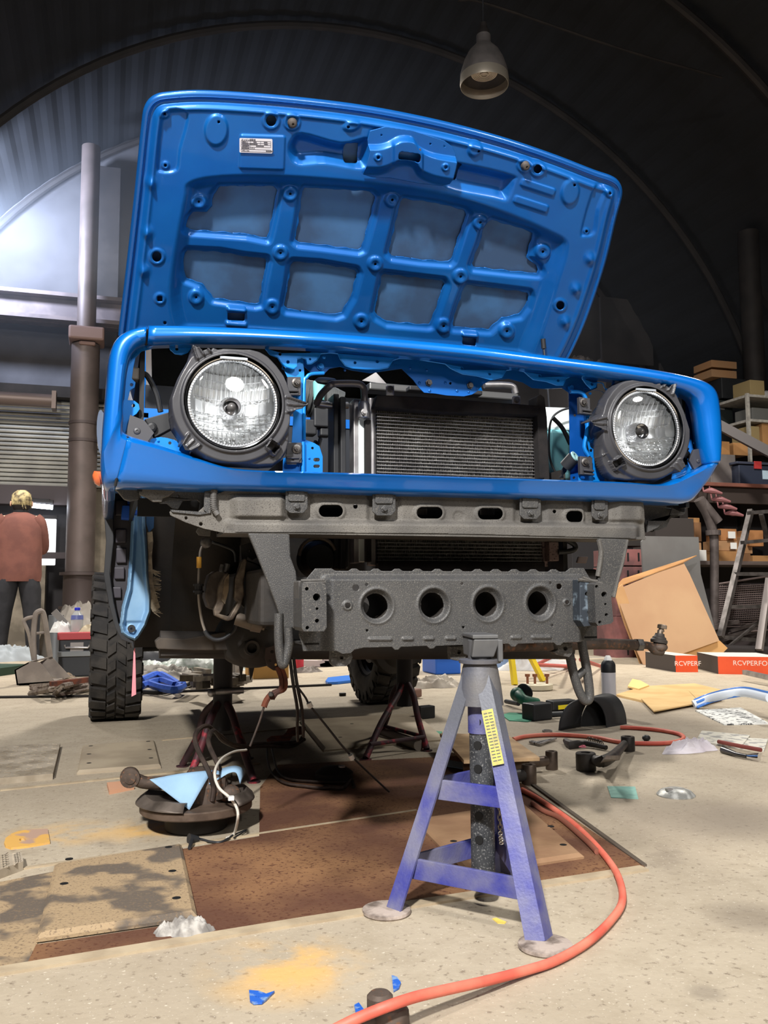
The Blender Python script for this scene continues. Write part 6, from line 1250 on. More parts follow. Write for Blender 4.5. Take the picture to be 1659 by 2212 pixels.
mb = MB(); mb.tube([T(p) for p in arc], .004, 6); mb.obj('lip', blk, t, smooth=True)
# spray can
p = F(1317, 1548); t = thing('spray_can', 'tall white spray can with black top behind the arch liner', 'can', T(p)); dd = float((p-CAM)@W_); r = 15.5*dd/FPX
H = lambda v: float(onplane(1316, v, p, (0, 1, 0))[2])
mb = MB(); mb.lathe((p[0], p[1], 0), [(r*.95, 0), (r, .004), (r, H(1452))], 24); mb.obj('can_body', mat('can_white', (206, 206, 214), .35, .2), t, smooth=True)
mb = MB(); mb.lathe((p[0], p[1], 0), [(r*1.01, H(1452)), (r*1.01, H(1436)), (r*.85, H(1430)), (r*.6, H(1426))], 24); mb.obj('can_top', blk, t, smooth=True)
mb = MB(); mb.lathe((p[0], p[1], 0), [(r*.6, H(1426)), (r*.45, H(1420)), (r*.3, H(1416))], 16); mb.tube([(p[0], p[1], H(1420)), (p[0]-.13, p[1]-.01, H(1419)+.004)], .0016, 6); mb.obj('nozzle', white, t, smooth=True)
mb = MB(); mb.lathe((p[0], p[1], 0), [(r*1.005, H(1527)), (r*1.005, H(1524))], 24); mb.obj('red_band', mat('band_red', (200, 60, 70), .5), t, smooth=True)
# green grinder and bits
t = thing('angle_grinder', 'green angle grinder with black battery pack on the floor', 'grinder', T(F(1150, 1530)))
gr = mat('grinder_green', (34, 96, 72), .5, c2=(26, 76, 58), scale=20)
mb = MB(); mb.tube([F(1118, 1500, .09), F(1132, 1512, .07), F(1160, 1518, .05)], [.032, .026, .024], 14, sub=3); mb.ball(F(1117, 1500, .09), .036, 12); mb.obj('motor_body', gr, t, smooth=True)
mb = MB(); c = F(1133, 1495, .10); mb.lathe(T(c), [(.045, 0), (.045, .006), (.03, .008)], 20, (.8, .5, .3)); mb.obj('guard', blk, t, smooth=True)
mb = MB(); mb.box(F(1160, 1536, .04), (.12, .09, .08), Matrix.Rotation(.25, 3, 'Z')); mb.obj('battery_pack', blk, t, bevel=.008)
mb = MB(); mb.tube([F(1093, 1515, .02), F(1120, 1520, .03)], .012, 8); mb.obj('side_handle', blk, t, smooth=True)
t = thing('cordless_tool', 'black tool with a yellow label beside the green grinder', 'tool', T(F(1215, 1520)))
mb = MB(); mb.box(F(1212, 1522, .03), (.15, .07, .05), Matrix.Rotation(.1, 3, 'Z')); mb.obj('body', blk, t, bevel=.008)
mb = MB(); mb.bar(F(1200, 1527, .025)+[0, -.03, 0], F(1228, 1524, .025)+[0, -.03, 0], .004, .02); mb.obj('yellow_label', mat('label_bright_yellow', (226, 204, 30), .5), t)
mb = MB(); mb.tube([F(1165, 1545, .02), F(1215, 1542, .02)], .014, 10); mb.obj('handle', blk, t, smooth=True)
for (ol, lb) in (([(1084, 1544), (1100, 1539), (1150, 1541), (1168, 1547), (1160, 1552), (1140, 1558), (1100, 1556)], 'round green pads on the floor in front of the grinder'), ([(705, 1562), (720, 1555), (738, 1552), (756, 1556), (758, 1567), (720, 1568)], 'green pad lying in the shadow between the red stands'), ([(922, 1577), (955, 1580), (952, 1592), (920, 1592)], 'green strip by the right foot of the far red stand')):
    flat(ol, 0, .004, mat('pad_green', (76, 148, 120), .8), 'abrasive_pad', lb, 'pad')
flat([(1312, 1698), (1372, 1699), (1379, 1725), (1320, 1722)], 0, .002, mat('paper_teal', (138, 182, 170), .8, c2=(124, 166, 156), scale=30), 'sandpaper_sheet', 'teal square sheet of paper on the floor, right of the blue stand', 'paper')
t = thing('metal_dish', 'shallow scratched metal dish upside down beside the teal paper', 'dish', T(F(1460, 1722)))
p = F(1460, 1718); mb = MB(); mb.lathe(T(p), [(.056, 0), (.056, .003), (.045, .014), (.025, .021), (.001, .023)], 28); mb.obj('bowl', mat('dish_metal', (196, 196, 192), .45, .5, c2=(140, 140, 136), scale=40), t, smooth=True)
mb = MB(); mb.box(T(p+[-.03, -.01, .021]), (.02, .012, .006)); mb.obj('tab', alu, t)
crumple('white_cloth', F(1490, 1622), .115, .055, .055, mat('cloth_white', (214, 208, 214), .9, c2=(196, 188, 196), scale=12), 'crumpled white cloth on the floor at the right, in front of the newspapers', 'cloth', 9)
t = thing('ratchet_wrench', 'chrome ratchet wrench on the floor beside the white cloth', 'wrench', T(F(1600, 1632)))
mb = MB(); mb.tube([F(1562, 1620, .012), F(1590, 1629, .012), F(1614, 1634, .012)], [.014, .008, .008], 10); mb.obj('handle', mat('wrench_steel', (90, 88, 88), .3, .9), t, smooth=True)
mb = MB(); mb.tube([F(1614, 1634, .012), F(1640, 1637, .012)], [.008, .018], 10); mb.obj('head', chrome, t, smooth=True)
mb = MB(); mb.tube([F(1552, 1602, .02), F(1600, 1612, .02), F(1644, 1620, .02)], .008, 8); lab(mb.obj('pry_bar', mat('bar_red_brown', (120, 60, 54), .5, .3), smooth=True), 'dark red bar between the newspapers and the white cloth', 'bar')
news = mat('newspaper', (198, 194, 182), .85, c2=(150, 148, 144), scale=26, contrast=(.5, .56))
for (ol, z, lb) in (([(1503, 1600), (1516, 1578), (1620, 1588), (1600, 1614)], .008, 'folded newspaper behind the white cloth'), ([(1590, 1592), (1659, 1596), (1650, 1622), (1570, 1612)], .004, 'newspaper at the right edge beside the red bar')):
    flat(ol, 0, z, news, 'newspaper', lb, 'newspaper')
flat([(1502, 1534), (1600, 1528), (1662, 1562), (1564, 1564)], 0, .006, mat('comic_page', (206, 206, 202), .8, c2=(60, 60, 62), scale=46, contrast=(.56, .6)), 'printed_page', 'black-and-white printed page on the floor at the right edge', 'paper')
# flattened cardboard
for (ol, z0, z1, lb) in (([(1330, 1500), (1390, 1482), (1500, 1476), (1560, 1490), (1540, 1506), (1400, 1516)], 0, .012, 'brown flattened cardboard under the folded carton at the right'), ([(1385, 1502), (1486, 1484), (1512, 1510), (1412, 1528)], .03, .036, 'tan carton panel lying in front of the flattened cardboard'), ([(1488, 1483), (1542, 1477), (1560, 1497), (1514, 1509)], .04, .046, 'tan carton panel with a hand slot at the right')):
    h = [slot(1526, 1494, 20, 8)] if 'slot' in lb else []
    o = flat(ol, z0, z1, mat('card_tan', (204, 172, 120), .85, c2=(190, 156, 104), scale=4), 'cardboard_sheet', lb, 'cardboard', h)
    if z0: o.location.z -= z0-.012
mb = MB(); mb.plate([(1356, 1482), (1366, 1466), (1384, 1470), (1402, 1480), (1380, 1488)], lambda u, v: F(u, v, .02), (0, 0, -.01)); lab(mb.obj('paper_scrap', mat('scrap_yellow', (224, 190, 124), .8)), 'yellow torn paper scrap in front of the orange boxes', 'paper')
t = thing('striped_tube', 'blue and white bent tube lying over the cardboard at the right edge', 'tube', T(F(1580, 1515)))
mb = MB(); mb.tube([F(u, v, z) for u, v, z in ((1498, 1522, .02), (1530, 1510, .05), (1570, 1500, .09), (1610, 1496, .11), (1664, 1508, .12))], .022, 12, sub=4); mb.obj('tube', mat('tube_white', (206, 214, 224), .4), t, smooth=True)
for o_ in ([0, -.018, .012], [0, .0, .022], [0, -.02, -.012]): mb = MB(); mb.tube([F(u, v, z)+np.array(o_) for u, v, z in ((1500, 1522, .02), (1530, 1510, .05), (1570, 1500, .09), (1610, 1496, .11), (1664, 1508, .12))], .007, 8, sub=4); mb.obj('blue_stripe', mat('stripe_blue', (50, 110, 190), .4), t, smooth=True)
# orange boxes with printed name
def carton(q, h, m_front, m_side, m_top, label, txt=None, ts=.1):
    """q: front-left, front-right, back-left corner px on floor for the front face"""
    A, B = F(*q[0]), F(*q[1]); d = (B-A); d /= np.linalg.norm(d); n = np.array([-d[1], d[0], 0]); dep = q[2]; t = thing('parts_carton', label, 'box', T((A+B)/2+n*dep/2), 'orange cartons')
    a, b, c, e = A, B, B+n*dep, A+n*dep; z = np.array([0, 0, h])
    mb = MB(); mb.hexa([T(p) for p in (a, b, c, e)]+[T(p+z) for p in (a, b, c, e)]); mb.mi = 0; o = mb.obj('carton_body', [m_front, m_side, m_top], t)
    for f in o.data.polygons:
        nn = f.normal
        f.material_index = 2 if nn.z > .5 else (1 if abs(nn.dot(Vector(T(d)))) > .7 else 0)
    return t, A, B, d, n, z
orange = mat('carton_orange', (232, 84, 34), .5, c2=(224, 76, 30), scale=5); cdark = mat('carton_black', (66, 58, 54), .6); ctop = mat('carton_grey_top', (190, 184, 176), .7)
for (q, lb, u0, txt, du) in (([(1460, 1452), (1508, 1452), .5], 'orange and black carton right of the spray can, left one of two', 1395, 'RCVPERF', 0), ([(1552, 1456), (1690, 1458), .5], 'orange and black carton with dented end at the right edge', 1507, 'RCVPERFORM', 0)):
    A = F(*q[0]); B = F(*q[1]); E0 = F(u0, 1441 if u0 < 1450 else 1444)
    hgt = float(onplane(q[0][0], 1416 if u0 < 1450 else 1418, A, (0, 1, 0))[2]); t = thing('parts_carton', lb, 'box', T((A+B)/2), 'orange cartons')
    n = (E0-A); back = B+n; P = [A, B, back, E0]; z = np.array([0, 0, hgt])
    mb = MB(); mb.hexa([T(p) for p in P]+[T(p+z) for p in P]); o = mb.obj('carton_body', [orange, cdark, ctop], t)
    d = Vector(T(B-A)).normalized(); fnorm = Vector((d.y, -d.x, 0))
    for f in o.data.polygons:
        f.material_index = 2 if f.normal.z > .5 else (0 if abs(f.normal.dot(fnorm)) > .8 else 1)
    fn = np.array(T(fnorm)); 
    p0 = onplane(1457 if u0 < 1450 else 1583, 1438 if u0 < 1450 else 1437, A+fn*.002, fn)
    text('printed_name', txt, .050, p0, T(d), (0, 0, 1), mat('print_white', (240, 226, 216), .6), t, ext=.0006)
    # pale paw-like emblem on the dark end
    nd = Vector(T(n)).normalized(); en = Vector((nd.y, -nd.x, 0)); en = -en if en.y > 0 else en; ena = np.array(T(en))
    ce = A*.5+E0*.5+z*.5+ena*.003
    mb = MB(); s_ = hgt*.34; mb.plate([(-.9, .5), (-.6, .9), (-.3, .7), (0, .85), (.3, .7), (.6, .9), (.9, .5), (.8, -.3), (.4, -.9), (-.4, -.9), (-.8, -.3)], lambda a, b: ce+np.array(T(nd))*a*s_+np.array([0, 0, b*s_]), T(ena*.001)); mb.obj('pale_emblem', mat('emblem_pale', (200, 192, 182), .6), t)
mb = MB(); mb.bar(F(1608, 1452, .06), F(1680, 1468, .05), .03, .03); lab(mb.obj('grey_bar', alu), 'grey metal bar lying in front of the right orange carton', 'bar')
# yellow folding legs, tray with bolts, blue crate, cloths
t = thing('trestle', 'bright yellow trestle legs on the floor behind the green grinder', 'trestle', T(F(1140, 1475)))
ym = mat('trestle_yellow', (236, 206, 36), .45)
for (a, b) in (((1112, 1480), (1102, 1395)), ((1174, 1472), (1134, 1395))):
    p = F(*a); mb = MB(); mb.bar(p, onplane(b[0], b[1], p+np.array([0, .1, 0]), (0, 1, 0)), .04, .03, (1, 0, 0)); mb.obj('leg', ym, t)
mb = MB(); p = F(1112, 1480)+np.array([0, .1, 0]); q = onplane(1102, 1395, p, (0, 1, 0)); mb.bar(q-[.05, 0, 0], q+[.2, 0, 0], .06, .04); mb.obj('top_rail', ym, t)
t = thing('bolt_tray', 'cream tray with three upright copper bolts behind the grinder', 'tray', T(F(1160, 1492)))
p = F(1160, 1490); mb = MB(); mb.lathe(T(p), [(.09, 0), (.10, .006), (.10, .035), (.085, .038)], 28); mb.obj('tray', mat('tray_cream', (208, 200, 176), .6), t, smooth=True)
for u in (1140, 1156, 1182): mb = MB(); p = F(u, 1490); mb.lathe((p[0], p[1], .03), [(.008, 0), (.008, .05), (.016, .052), (.016, .068)], 10); mb.obj('copper_bolt', mat('copper_stud', (160, 108, 84), .4, .7), t)
def pbox(name, u0, v0, u1, v1, y, depth, m, label, cat, parent=None, bevel=.004, group=None, z0=None, rot=0):
    a = yp(u0, v0, y); b = yp(u1, v1, y); zt = a[2]; zb = b[2] if z0 is None else z0
    mb = MB(); mb.box((0, 0, 0), (abs(b[0]-a[0]), depth, zt-zb), Matrix.Rotation(rot, 3, 'Z')); 
    c = np.array([(a[0]+b[0])/2, y+depth/2, (zt+zb)/2]); mb.v = [tuple(np.array(p)+c) for p in mb.v]
    o = mb.obj(name, m, parent, bevel=bevel)
    return lab(o, label, cat, group) if parent is None else o
yb_ = float(F(965, 1457)[1])
t = thing('plastic_crate', 'bright blue plastic crate on the floor behind the far rear tyre', 'crate', T(F(967, 1457)))
pbox('crate_body', 941, 1412, 996, 1457, yb_, .3, mat('crate_blue', (38, 104, 208), .4), '', '', t, .01, z0=0); pbox('crate_rim', 936, 1406, 1000, 1414, yb_-.015, .33, mat('crate_blue', (38, 104, 208), .4), '', '', t, .004)
crumple('white_cloth', F(940, 1484), .18, .1, .09, mat('cloth_cream', (206, 198, 186), .9, c2=(170, 160, 148), scale=10), 'cream crumpled cloth in front of the blue crate', 'cloth', 12)
crumple('white_cloth', F(1165, 1446), .3, .12, .12, mat('cloth_pale', (190, 188, 186), .9), 'pale heap of cloth behind the yellow trestle', 'cloth', 14)
p = F(1090, 1440); mb = MB(); mb.lathe(T(p), [(.2, 0), (.26, .5), (.27, .52), (.25, .52), (.2, .1)], 24); lab(mb.obj('plastic_bin', mat('bin_pale_blue', (128, 150, 184), .5), smooth=True), 'pale blue round bin behind the saddle of the blue stand', 'bin')
t = thing('red_axle_stand', 'faded red tubular stand lying behind the tow hook', 'stand', T(F(1220, 1425)))
rp = mat('faded_red_steel', (186, 96, 88), .6)
for (a, b, za, zb) in (((1150, 1440), (1195, 1418), .02, .22), ((1160, 1436), (1240, 1440), .1, .02), ((1232, 1438), (1240, 1425), .02, .3), ((1255, 1425), (1300, 1440), .2, .02)): mb = MB(); mb.tube([F(a[0], a[1], za), F(b[0], b[1], zb*.6)], .014, 8); mb.obj('tube', rp, t, smooth=True)
# pieces left lying near the far red stand
mb = MB(); mb.tube([F(824, 1580, .02), F(905, 1610, .02)], .022, 12); lab(mb.obj('steel_tube', mat('tube_pale', (140, 130, 120), .6, .4), smooth=True), 'pale steel tube lying through the far red stand', 'tube')
mb = MB(); mb.box(F(918, 1538, .03), (.09, .05, .06), Matrix.Rotation(.3, 3, 'Z')); lab(mb.obj('rubber_wedge', blk, bevel=.005), 'black wedge on the floor right of the far red stand', 'wedge')
mb = MB(); mb.box(F(897, 1497, .03), (.07, .05, .05), Matrix.Rotation(.5, 3, 'Z')); lab(mb.obj('wheel_chock', mat('chock_brown', (132, 100, 88), .7), bevel=.01), 'small brown chock beside the far rear tyre', 'chock')
mb = MB(); mb.ring(F(870, 1600, .001), .008, .014, .003, 14); lab(mb.obj('washer', alu), 'tiny bright washer on the floor inside the far red stand', 'washer')
t = thing('old_caliper', 'dark old caliper lying on the rust sheet between the stands', 'brake part', T(F(735, 1690)))
mb = MB(); p = F(722, 1688); mb.lathe((p[0], p[1], 0), [(.06, 0), (.062, .03), (.04, .045), (.001, .05)], 20); mb.obj('body', under, t, smooth=True); mb = MB(); mb.lathe((p[0]+.02, p[1]-.02, .047), [(.011, 0), (.011, .006), (.005, .006)], 12); mb.obj('bore', alu, t)
mb = MB(); mb.tube([F(700, 1700, .01), F(740, 1702, .012), F(758, 1685, .02), F(765, 1700, .008)], .006, 6, sub=4); mb.obj('pipe_stub', bp, t, smooth=True)
# ================================================================== LEFT BACKGROUND: person, scoop, toolbox
skin_m = mat('skin', (214, 168, 140), .6); hairm = mat('blond_hair', (178, 162, 118), .7, 0, c2=(80, 68, 52), scale=22, contrast=(.42, .62), bump=.6, bscale=120)
shirt = mat('shirt_brown', (112, 70, 60), .9, 0, c2=(100, 62, 54), scale=8, bump=.2); pants = mat('trousers_black', (30, 30, 34), .85, 0, c2=(40, 40, 44), scale=10)
pf = F(34, 1428); px, py = float(pf[0]), float(pf[1]); Hh = float(onplane(40, 1057, pf, (0, 1, 0))[2])
t = thing('person', 'person with short blond hair, brown shirt and black trousers, seen from behind', 'person', (px, py, 0))
k = Hh/1.70
def skin_body():
    J = {'pel': (0, 0, .93), 'sp': (0, 0, 1.12), 'ch': (0, .01, 1.32), 'nk': (0, .03, 1.47), 'hd': (0, .05, 1.56), 'ht': (0, .05, 1.66)}
    R = {'pel': .13, 'sp': .12, 'ch': .13, 'nk': .055, 'hd': .085, 'ht': .06}
    E = [('pel', 'sp'), ('sp', 'ch'), ('ch', 'nk'), ('nk', 'hd'), ('hd', 'ht')]
    for s, n in ((-1, 'l'), (1, 'r')):
        J.update({'sh'+n: (s*.18, .01, 1.41), 'el'+n: (s*.20, .08, 1.13), 'wr'+n: (s*.10, .27, 1.17), 'pm'+n: (s*.03, .30, 1.19),
                  'hp'+n: (s*.09, 0, .88), 'kn'+n: (s*.115, .02, .48), 'an'+n: (s*.125, -.02, .09), 'to'+n: (s*.15, .13, .035)})
        R.update({'sh'+n: .045, 'el'+n: .043, 'wr'+n: .028, 'pm'+n: .036, 'hp'+n: .08, 'kn'+n: .05, 'an'+n: .03, 'to'+n: .035})
        E += [('ch', 'sh'+n), ('sh'+n, 'el'+n), ('el'+n, 'wr'+n), ('wr'+n, 'pm'+n), ('pel', 'hp'+n), ('hp'+n, 'kn'+n), ('kn'+n, 'an'+n), ('an'+n, 'to'+n)]
        for q in range(4):
            J['f%d%s' % (q, n)] = (s*.03-s*.05, .325-.0*q, 1.215-.02*q); J['g%d%s' % (q, n)] = (s*.03-s*.085, .31, 1.212-.02*q)
            R['f%d%s' % (q, n)] = .0095; R['g%d%s' % (q, n)] = .008; E += [('pm'+n, 'f%d%s' % (q, n)), ('f%d%s' % (q, n), 'g%d%s' % (q, n))]
        J['th'+n] = (s*.03-s*.02, .29, 1.245); R['th'+n] = .010; E += [('pm'+n, 'th'+n)]
    ks = list(J); me = bpy.data.meshes.new('body'); me.from_pydata([Vector(J[q])*k for q in ks], [(ks.index(a), ks.index(b)) for a, b in E], [])
    o = bpy.data.objects.new('body', me); COL.objects.link(o); m = o.modifiers.new('skin', 'SKIN'); sv = me.skin_vertices[0].data
    for i, q in enumerate(ks): sv[i].radius = (R[q]*k, R[q]*k*(.8 if q in ('pel', 'sp', 'ch') else 1)); sv[i].use_root = (q == 'pel')
    s = o.modifiers.new('s', 'SUBSURF'); s.levels = 1; s.render_levels = 2; me.materials.append(skin_m); o.parent = t; return o
skin_body()
def rel(secs): return [(px+a*k, py+b*k, c*k, rx*k, ry*k) for a, b, c, rx, ry in secs]
mb = MB(); mb.ell(rel([(0, 0, .78, .205, .135), (0, 0, .84, .215, .145), (0, 0, 1.0, .21, .14), (0, .01, 1.15, .215, .14), (0, .01, 1.3, .225, .14), (0, .015, 1.36, .22, .125), (0, .015, 1.40, .195, .115), (0, .02, 1.435, .15, .095), (0, .03, 1.465, .08, .07), (0, .035, 1.475, .068, .062)]), 28); mb.obj('shirt', shirt, t, smooth=True)
for s, nm in ((-1, 'l'), (1, 'r')):
    P = lambda a, b, c: (px+a*k, py+b*k, c*k)
    mb = MB(); mb.tube([P(s*.13, .01, 1.40), P(s*.165, .01, 1.36), P(s*.195, .03, 1.24), P(s*.205, .08, 1.12), P(s*.17, .17, 1.12), P(s*.11, .25, 1.165)], [.075*k, .078*k, .072*k, .065*k, .055*k, .045*k], 14, sub=4); mb.obj('sleeve', shirt, t, smooth=True)
    mb = MB(); mb.ell(rel([(s*.155, .02, .05, .062, .075), (s*.15, .01, .12, .062, .066), (s*.14, .0, .3, .07, .075), (s*.13, .01, .5, .085, .09), (s*.11, 0, .7, .105, .11), (s*.09, 0, .80, .10, .12), (s*.08, 0, .86, .09, .11)]), 18); mb.obj('trouser_leg', pants, t, smooth=True)
    mb = MB(); mb.ell(rel([(s*.16, .04, 0.0, .052, .13), (s*.16, .04, .03, .054, .132), (s*.16, .02, .07, .05, .10), (s*.158, .0, .11, .048, .06)]), 16); mb.obj('shoe', mat('shoe_dark', (46, 46, 50), .6), t, smooth=True)
mb = MB(); mb._ring((px, py+.035*k, 1.462*k), .055*k, .073*k, .03*k, 24, (0, 0, 1)); mb.obj('collar', mat('collar_black', (24, 22, 24), .8), t, smooth=True)
mb = MB(); mb.ell(rel([(0, .045, 1.50, .055, .05), (0, .04, 1.535, .082, .085), (0, .04, 1.56, .092, .10), (0, .04, 1.61, .097, .105), (0, .045, 1.66, .085, .095), (0, .05, 1.695, .045, .055), (0, .05, 1.70, .01, .01)]), 24)
for q in range(60):
    a = random.uniform(0, 6.28); z = random.uniform(1.55, 1.69); r = .094*math.sqrt(max(.05, 1-((z-1.60)/.105)**2)); c = P(r*math.cos(a), .045+r*1.08*math.sin(a), z); c2 = P(r*1.06*math.cos(a+.15), .045+r*1.14*math.sin(a+.15), z-.05); mb.tube([c, c2], [.010*k, .003*k], 5)
mb.obj('hair', hairm, t, smooth=True)
mb = MB(); mb.ell(rel([(0, .03, 1.485, .058, .055), (0, .035, 1.51, .076, .075), (0, .04, 1.54, .088, .094)]), 20); mb.obj('undercut_hair', mat('dark_hair', (36, 32, 32), .8), t, smooth=True)
for s in (-1, 1): mb = MB(); mb.ball(P(s*.1, .055, 1.56), .02*k, 8, (.5, .9, 1.4)); mb.obj('ear', skin_m, t, smooth=True)
# grey dust scoop with tall loop handle
gsm = mat('scoop_grey', (122, 112, 104), .7, .1, c2=(142, 132, 122), scale=8)
sc0 = F(75, 1480); ys = float(sc0[1])
def S(u, v, d=0): return onplane(u, v, (0, ys+d, 0), (0, 1, 0))
t = thing('dust_scoop', 'grey scoop with a tall loop handle on the floor beside the person', 'scoop', T(sc0))
mb = MB(); A = [S(28, 1450), S(36, 1480), S(108, 1472), S(145, 1462), S(120, 1420), S(86, 1424)]; Bk = [p+np.array([.1, .28, 0]) for p in A]
mb.plate([(31, 1447), (36, 1480), (120, 1474), (106, 1455), (86, 1430), (62, 1430)], lambda u, v: S(u, v), (.0, .012, 0)); mb.plate([(86, 1430), (106, 1455), (122, 1473), (152, 1462), (128, 1436), (112, 1418)], lambda u, v: S(u, v, .16), (0, .012, 0))
q = [S(36, 1480), S(120, 1474), S(152, 1462, .3), S(70, 1462, .3)]; mb.quadslab(q, (0, 0, .01)); mb.quadslab([S(31, 1447), S(62, 1430), S(112, 1418, .2), S(75, 1425, .25)], (0, 0, -.01)); mb.quadslab([S(31, 1447), S(36, 1480), S(70, 1462, .3), S(75, 1425, .3)], (.01, 0, 0)); mb.obj('pan', gsm, t)
mb = MB(); mb.tube([S(74, 1426, .05), S(72, 1380, .05), S(76, 1332, .05), S(84, 1321, .05), S(93, 1324, .07), S(100, 1360, .1), S(108, 1418, .14)], .019, 8, sub=4); mb.obj('loop_handle', gsm, t, smooth=True)
mb = MB(); mb.tube([S(76, 1332, .05), S(58, 1336, .05), S(52, 1344, .05), S(62, 1368, .05), S(68, 1400, .05), S(72, 1424, .05)], .013, 8, sub=4); mb.tube([S(66, 1370, .05), S(96, 1366, .1)], .009, 8); mb.obj('trigger_bar', gsm, t, smooth=True)
crumple('debris_heap', S(116, 1462, .22), .16, .1, .07, mat('debris_tan', (140, 122, 100), .95, c2=(90, 78, 66), scale=40), 'heap of tan debris in the mouth of the grey scoop', 'debris', 21)
# black crate with red lid, bottle
cr0 = F(160, 1462); yc = float(cr0[1])
t = thing('storage_crate', 'black crate with a red lid, left of the chunky tyre', 'crate', T(cr0))
pbox('crate_body', 127, 1380, 205, 1454, yc, .35, mat('crate_black', (40, 42, 46), .5), '', '', t, .01, z0=0)
pbox('red_lid', 124, 1367, 207, 1381, yc-.02, .38, mat('lid_red', (170, 62, 66), .5), '', '', t, .006)
pbox('grey_rail', 124, 1408, 207, 1417, yc-.02, .03, mat('rail_plastic', (120, 124, 126), .4), '', '', t, .004); pbox('white_label', 152, 1388, 180, 1408, yc-.006, .006, mat('label_grey', (150, 144, 140), .6), '', '', t, .001)
mb = MB(); mb.tube([onplane(u, v, (0, yc-.03, 0), (0, 1, 0)) for u, v in ((140, 1393), (142, 1399), (190, 1399), (194, 1393))], .008, 8); mb.obj('wire_handle', alu, t, smooth=True)
zt = float(onplane(160, 1367, (0, yc, 0), (0, 1, 0))[2]); bxx = onplane(166, 1360, (0, yc+.12, 0), (0, 1, 0))
t = thing('water_bottle', 'clear plastic water bottle with blue cap on the red crate lid', 'bottle', (bxx[0], yc+.12, zt)); kb = float(onplane(166, 1313, (0, yc+.12, 0), (0, 1, 0))[2])-zt
mb = MB(); mb.lathe((bxx[0], yc+.12, zt), [(.044, 0), (.046, .01), (.046, kb*.55), (.042, kb*.7), (.018, kb*.88), (.018, kb*.92)], 20); mb.obj('bottle_body', mat('bottle_plastic', (196, 198, 196), .2, trans=.3), t, smooth=True)
mb = MB(); mb.lathe((bxx[0], yc+.12, zt), [(.0475, kb*.52), (.044, kb*.7)], 20); mb.obj('blue_wrap', mat('wrap_blue', (96, 106, 160), .4), t, smooth=True)
mb = MB(); mb.lathe((bxx[0], yc+.12, zt), [(.021, kb*.9), (.021, kb), (.018, kb*1.01)], 16); mb.obj('cap', mat('cap_deep_blue', (36, 44, 190), .4), t, smooth=True)
crumple('plastic_bag', (bxx[0]-.11, yc+.12, 0), .07, .06, .1, mat('bag_white', (206, 204, 200), .5), 'white plastic bag on the red crate lid beside the bottle', 'bag', 31, 12, z0=zt)
crumple('paper_bundle', (bxx[0]+.13, yc+.1, 0), .1, .06, .07, mat('bundle_tan', (170, 158, 132), .8), 'tan paper bundle on the red crate lid right of the bottle', 'paper', 33, 12, z0=zt)
mb = MB(); mb.bar(onplane(146, 1352, (0, yc+.2, 0), (0, 1, 0)), onplane(116, 1320, (0, yc+.2, 0), (0, 1, 0)), .05, .05); mb.bar(onplane(146, 1352, (0, yc+.2, 0), (0, 1, 0)), (bxx[0]-.13, yc+.2, zt+.02), .05, .05); lab(mb.obj('dusty_tool', mat('tool_grey', (120, 116, 112), .6)), 'grey tool sticking up at the left end of the red crate lid', 'tool')
crumple('tarp_bag', F(178, 1420), .42, .3, .62, mat('tarp_grey', (128, 122, 114), .85, c2=(112, 106, 98), scale=4), 'big grey covered bag behind the red crate', 'bag', 35)
crumple('white_bag', F(212, 1410)+np.array([.3, .5, 0]), .3, .3, 1.0, mat('bag_pale', (196, 194, 192), .7), 'tall white bag half hidden by the chunky tyre', 'bag', 36)
mb = MB(); p = F(118, 1448); mb.lathe(T(p), [(.06, 0), (.06, .45)], 16); lab(mb.obj('steel_duct', mat('duct_grey', (120, 124, 128), .45, .6), smooth=True), 'grey metal tube standing left of the black crate', 'tube')
pbox('white_block', 160, 1430, 186, 1456, float(F(170, 1456)[1]), .1, mat('block_grey', (170, 166, 158), .7), 'small grey box in front of the black crate', 'box', z0=0, bevel=.006)
pbox('yellow_carton', 188, 1418, 198, 1448, float(F(192, 1456)[1])-.05, .1, mat('carton_yellow', (232, 216, 40), .5), 'bright yellow carton beside the chunky tyre', 'box', z0=0)
# pile of twigs / linkages
t = thing('linkage_bundle', 'bundle of dark rods and branches on the floor behind the tyre', 'rods', T(F(150, 1492)))
random.seed(11); dm = mat('rod_brown', (88, 74, 66), .8, c2=(120, 108, 96), scale=30)
for q in range(16):
    a = (random.uniform(60, 120), random.uniform(1480, 1503)); b = (random.uniform(150, 230), random.uniform(1465, 1490)); z = random.uniform(.01, .09); mb = MB(); mb.tube([F(a[0], a[1], .012), F((a[0]+b[0])/2, (a[1]+b[1])/2, z), F(b[0], b[1], .02)], random.uniform(.008, .018), 6, sub=3); mb.obj('rod', dm, t, smooth=True)
mb = MB(); mb.bar(F(110, 1478, .09), F(208, 1466, .1), .04, .03); mb.obj('top_rail', rust, t)
t = thing('green_tray', 'white sheet on a dark green tray at the left edge', 'tray', T(F(10, 1445)))
mb = MB(); mb.bar(F(-40, 1452, .03), F(34, 1442, .03), .3, .06); mb.obj('tray', mat('tray_green', (30, 56, 40), .5), t); o = crumple('white_sheet', F(0, 1440), .3, .2, .16, mat('sheet_white', (140, 146, 150), .7), 'pale plastic sheet over the green tray at the left edge', 'sheet', 41, z0=.05)
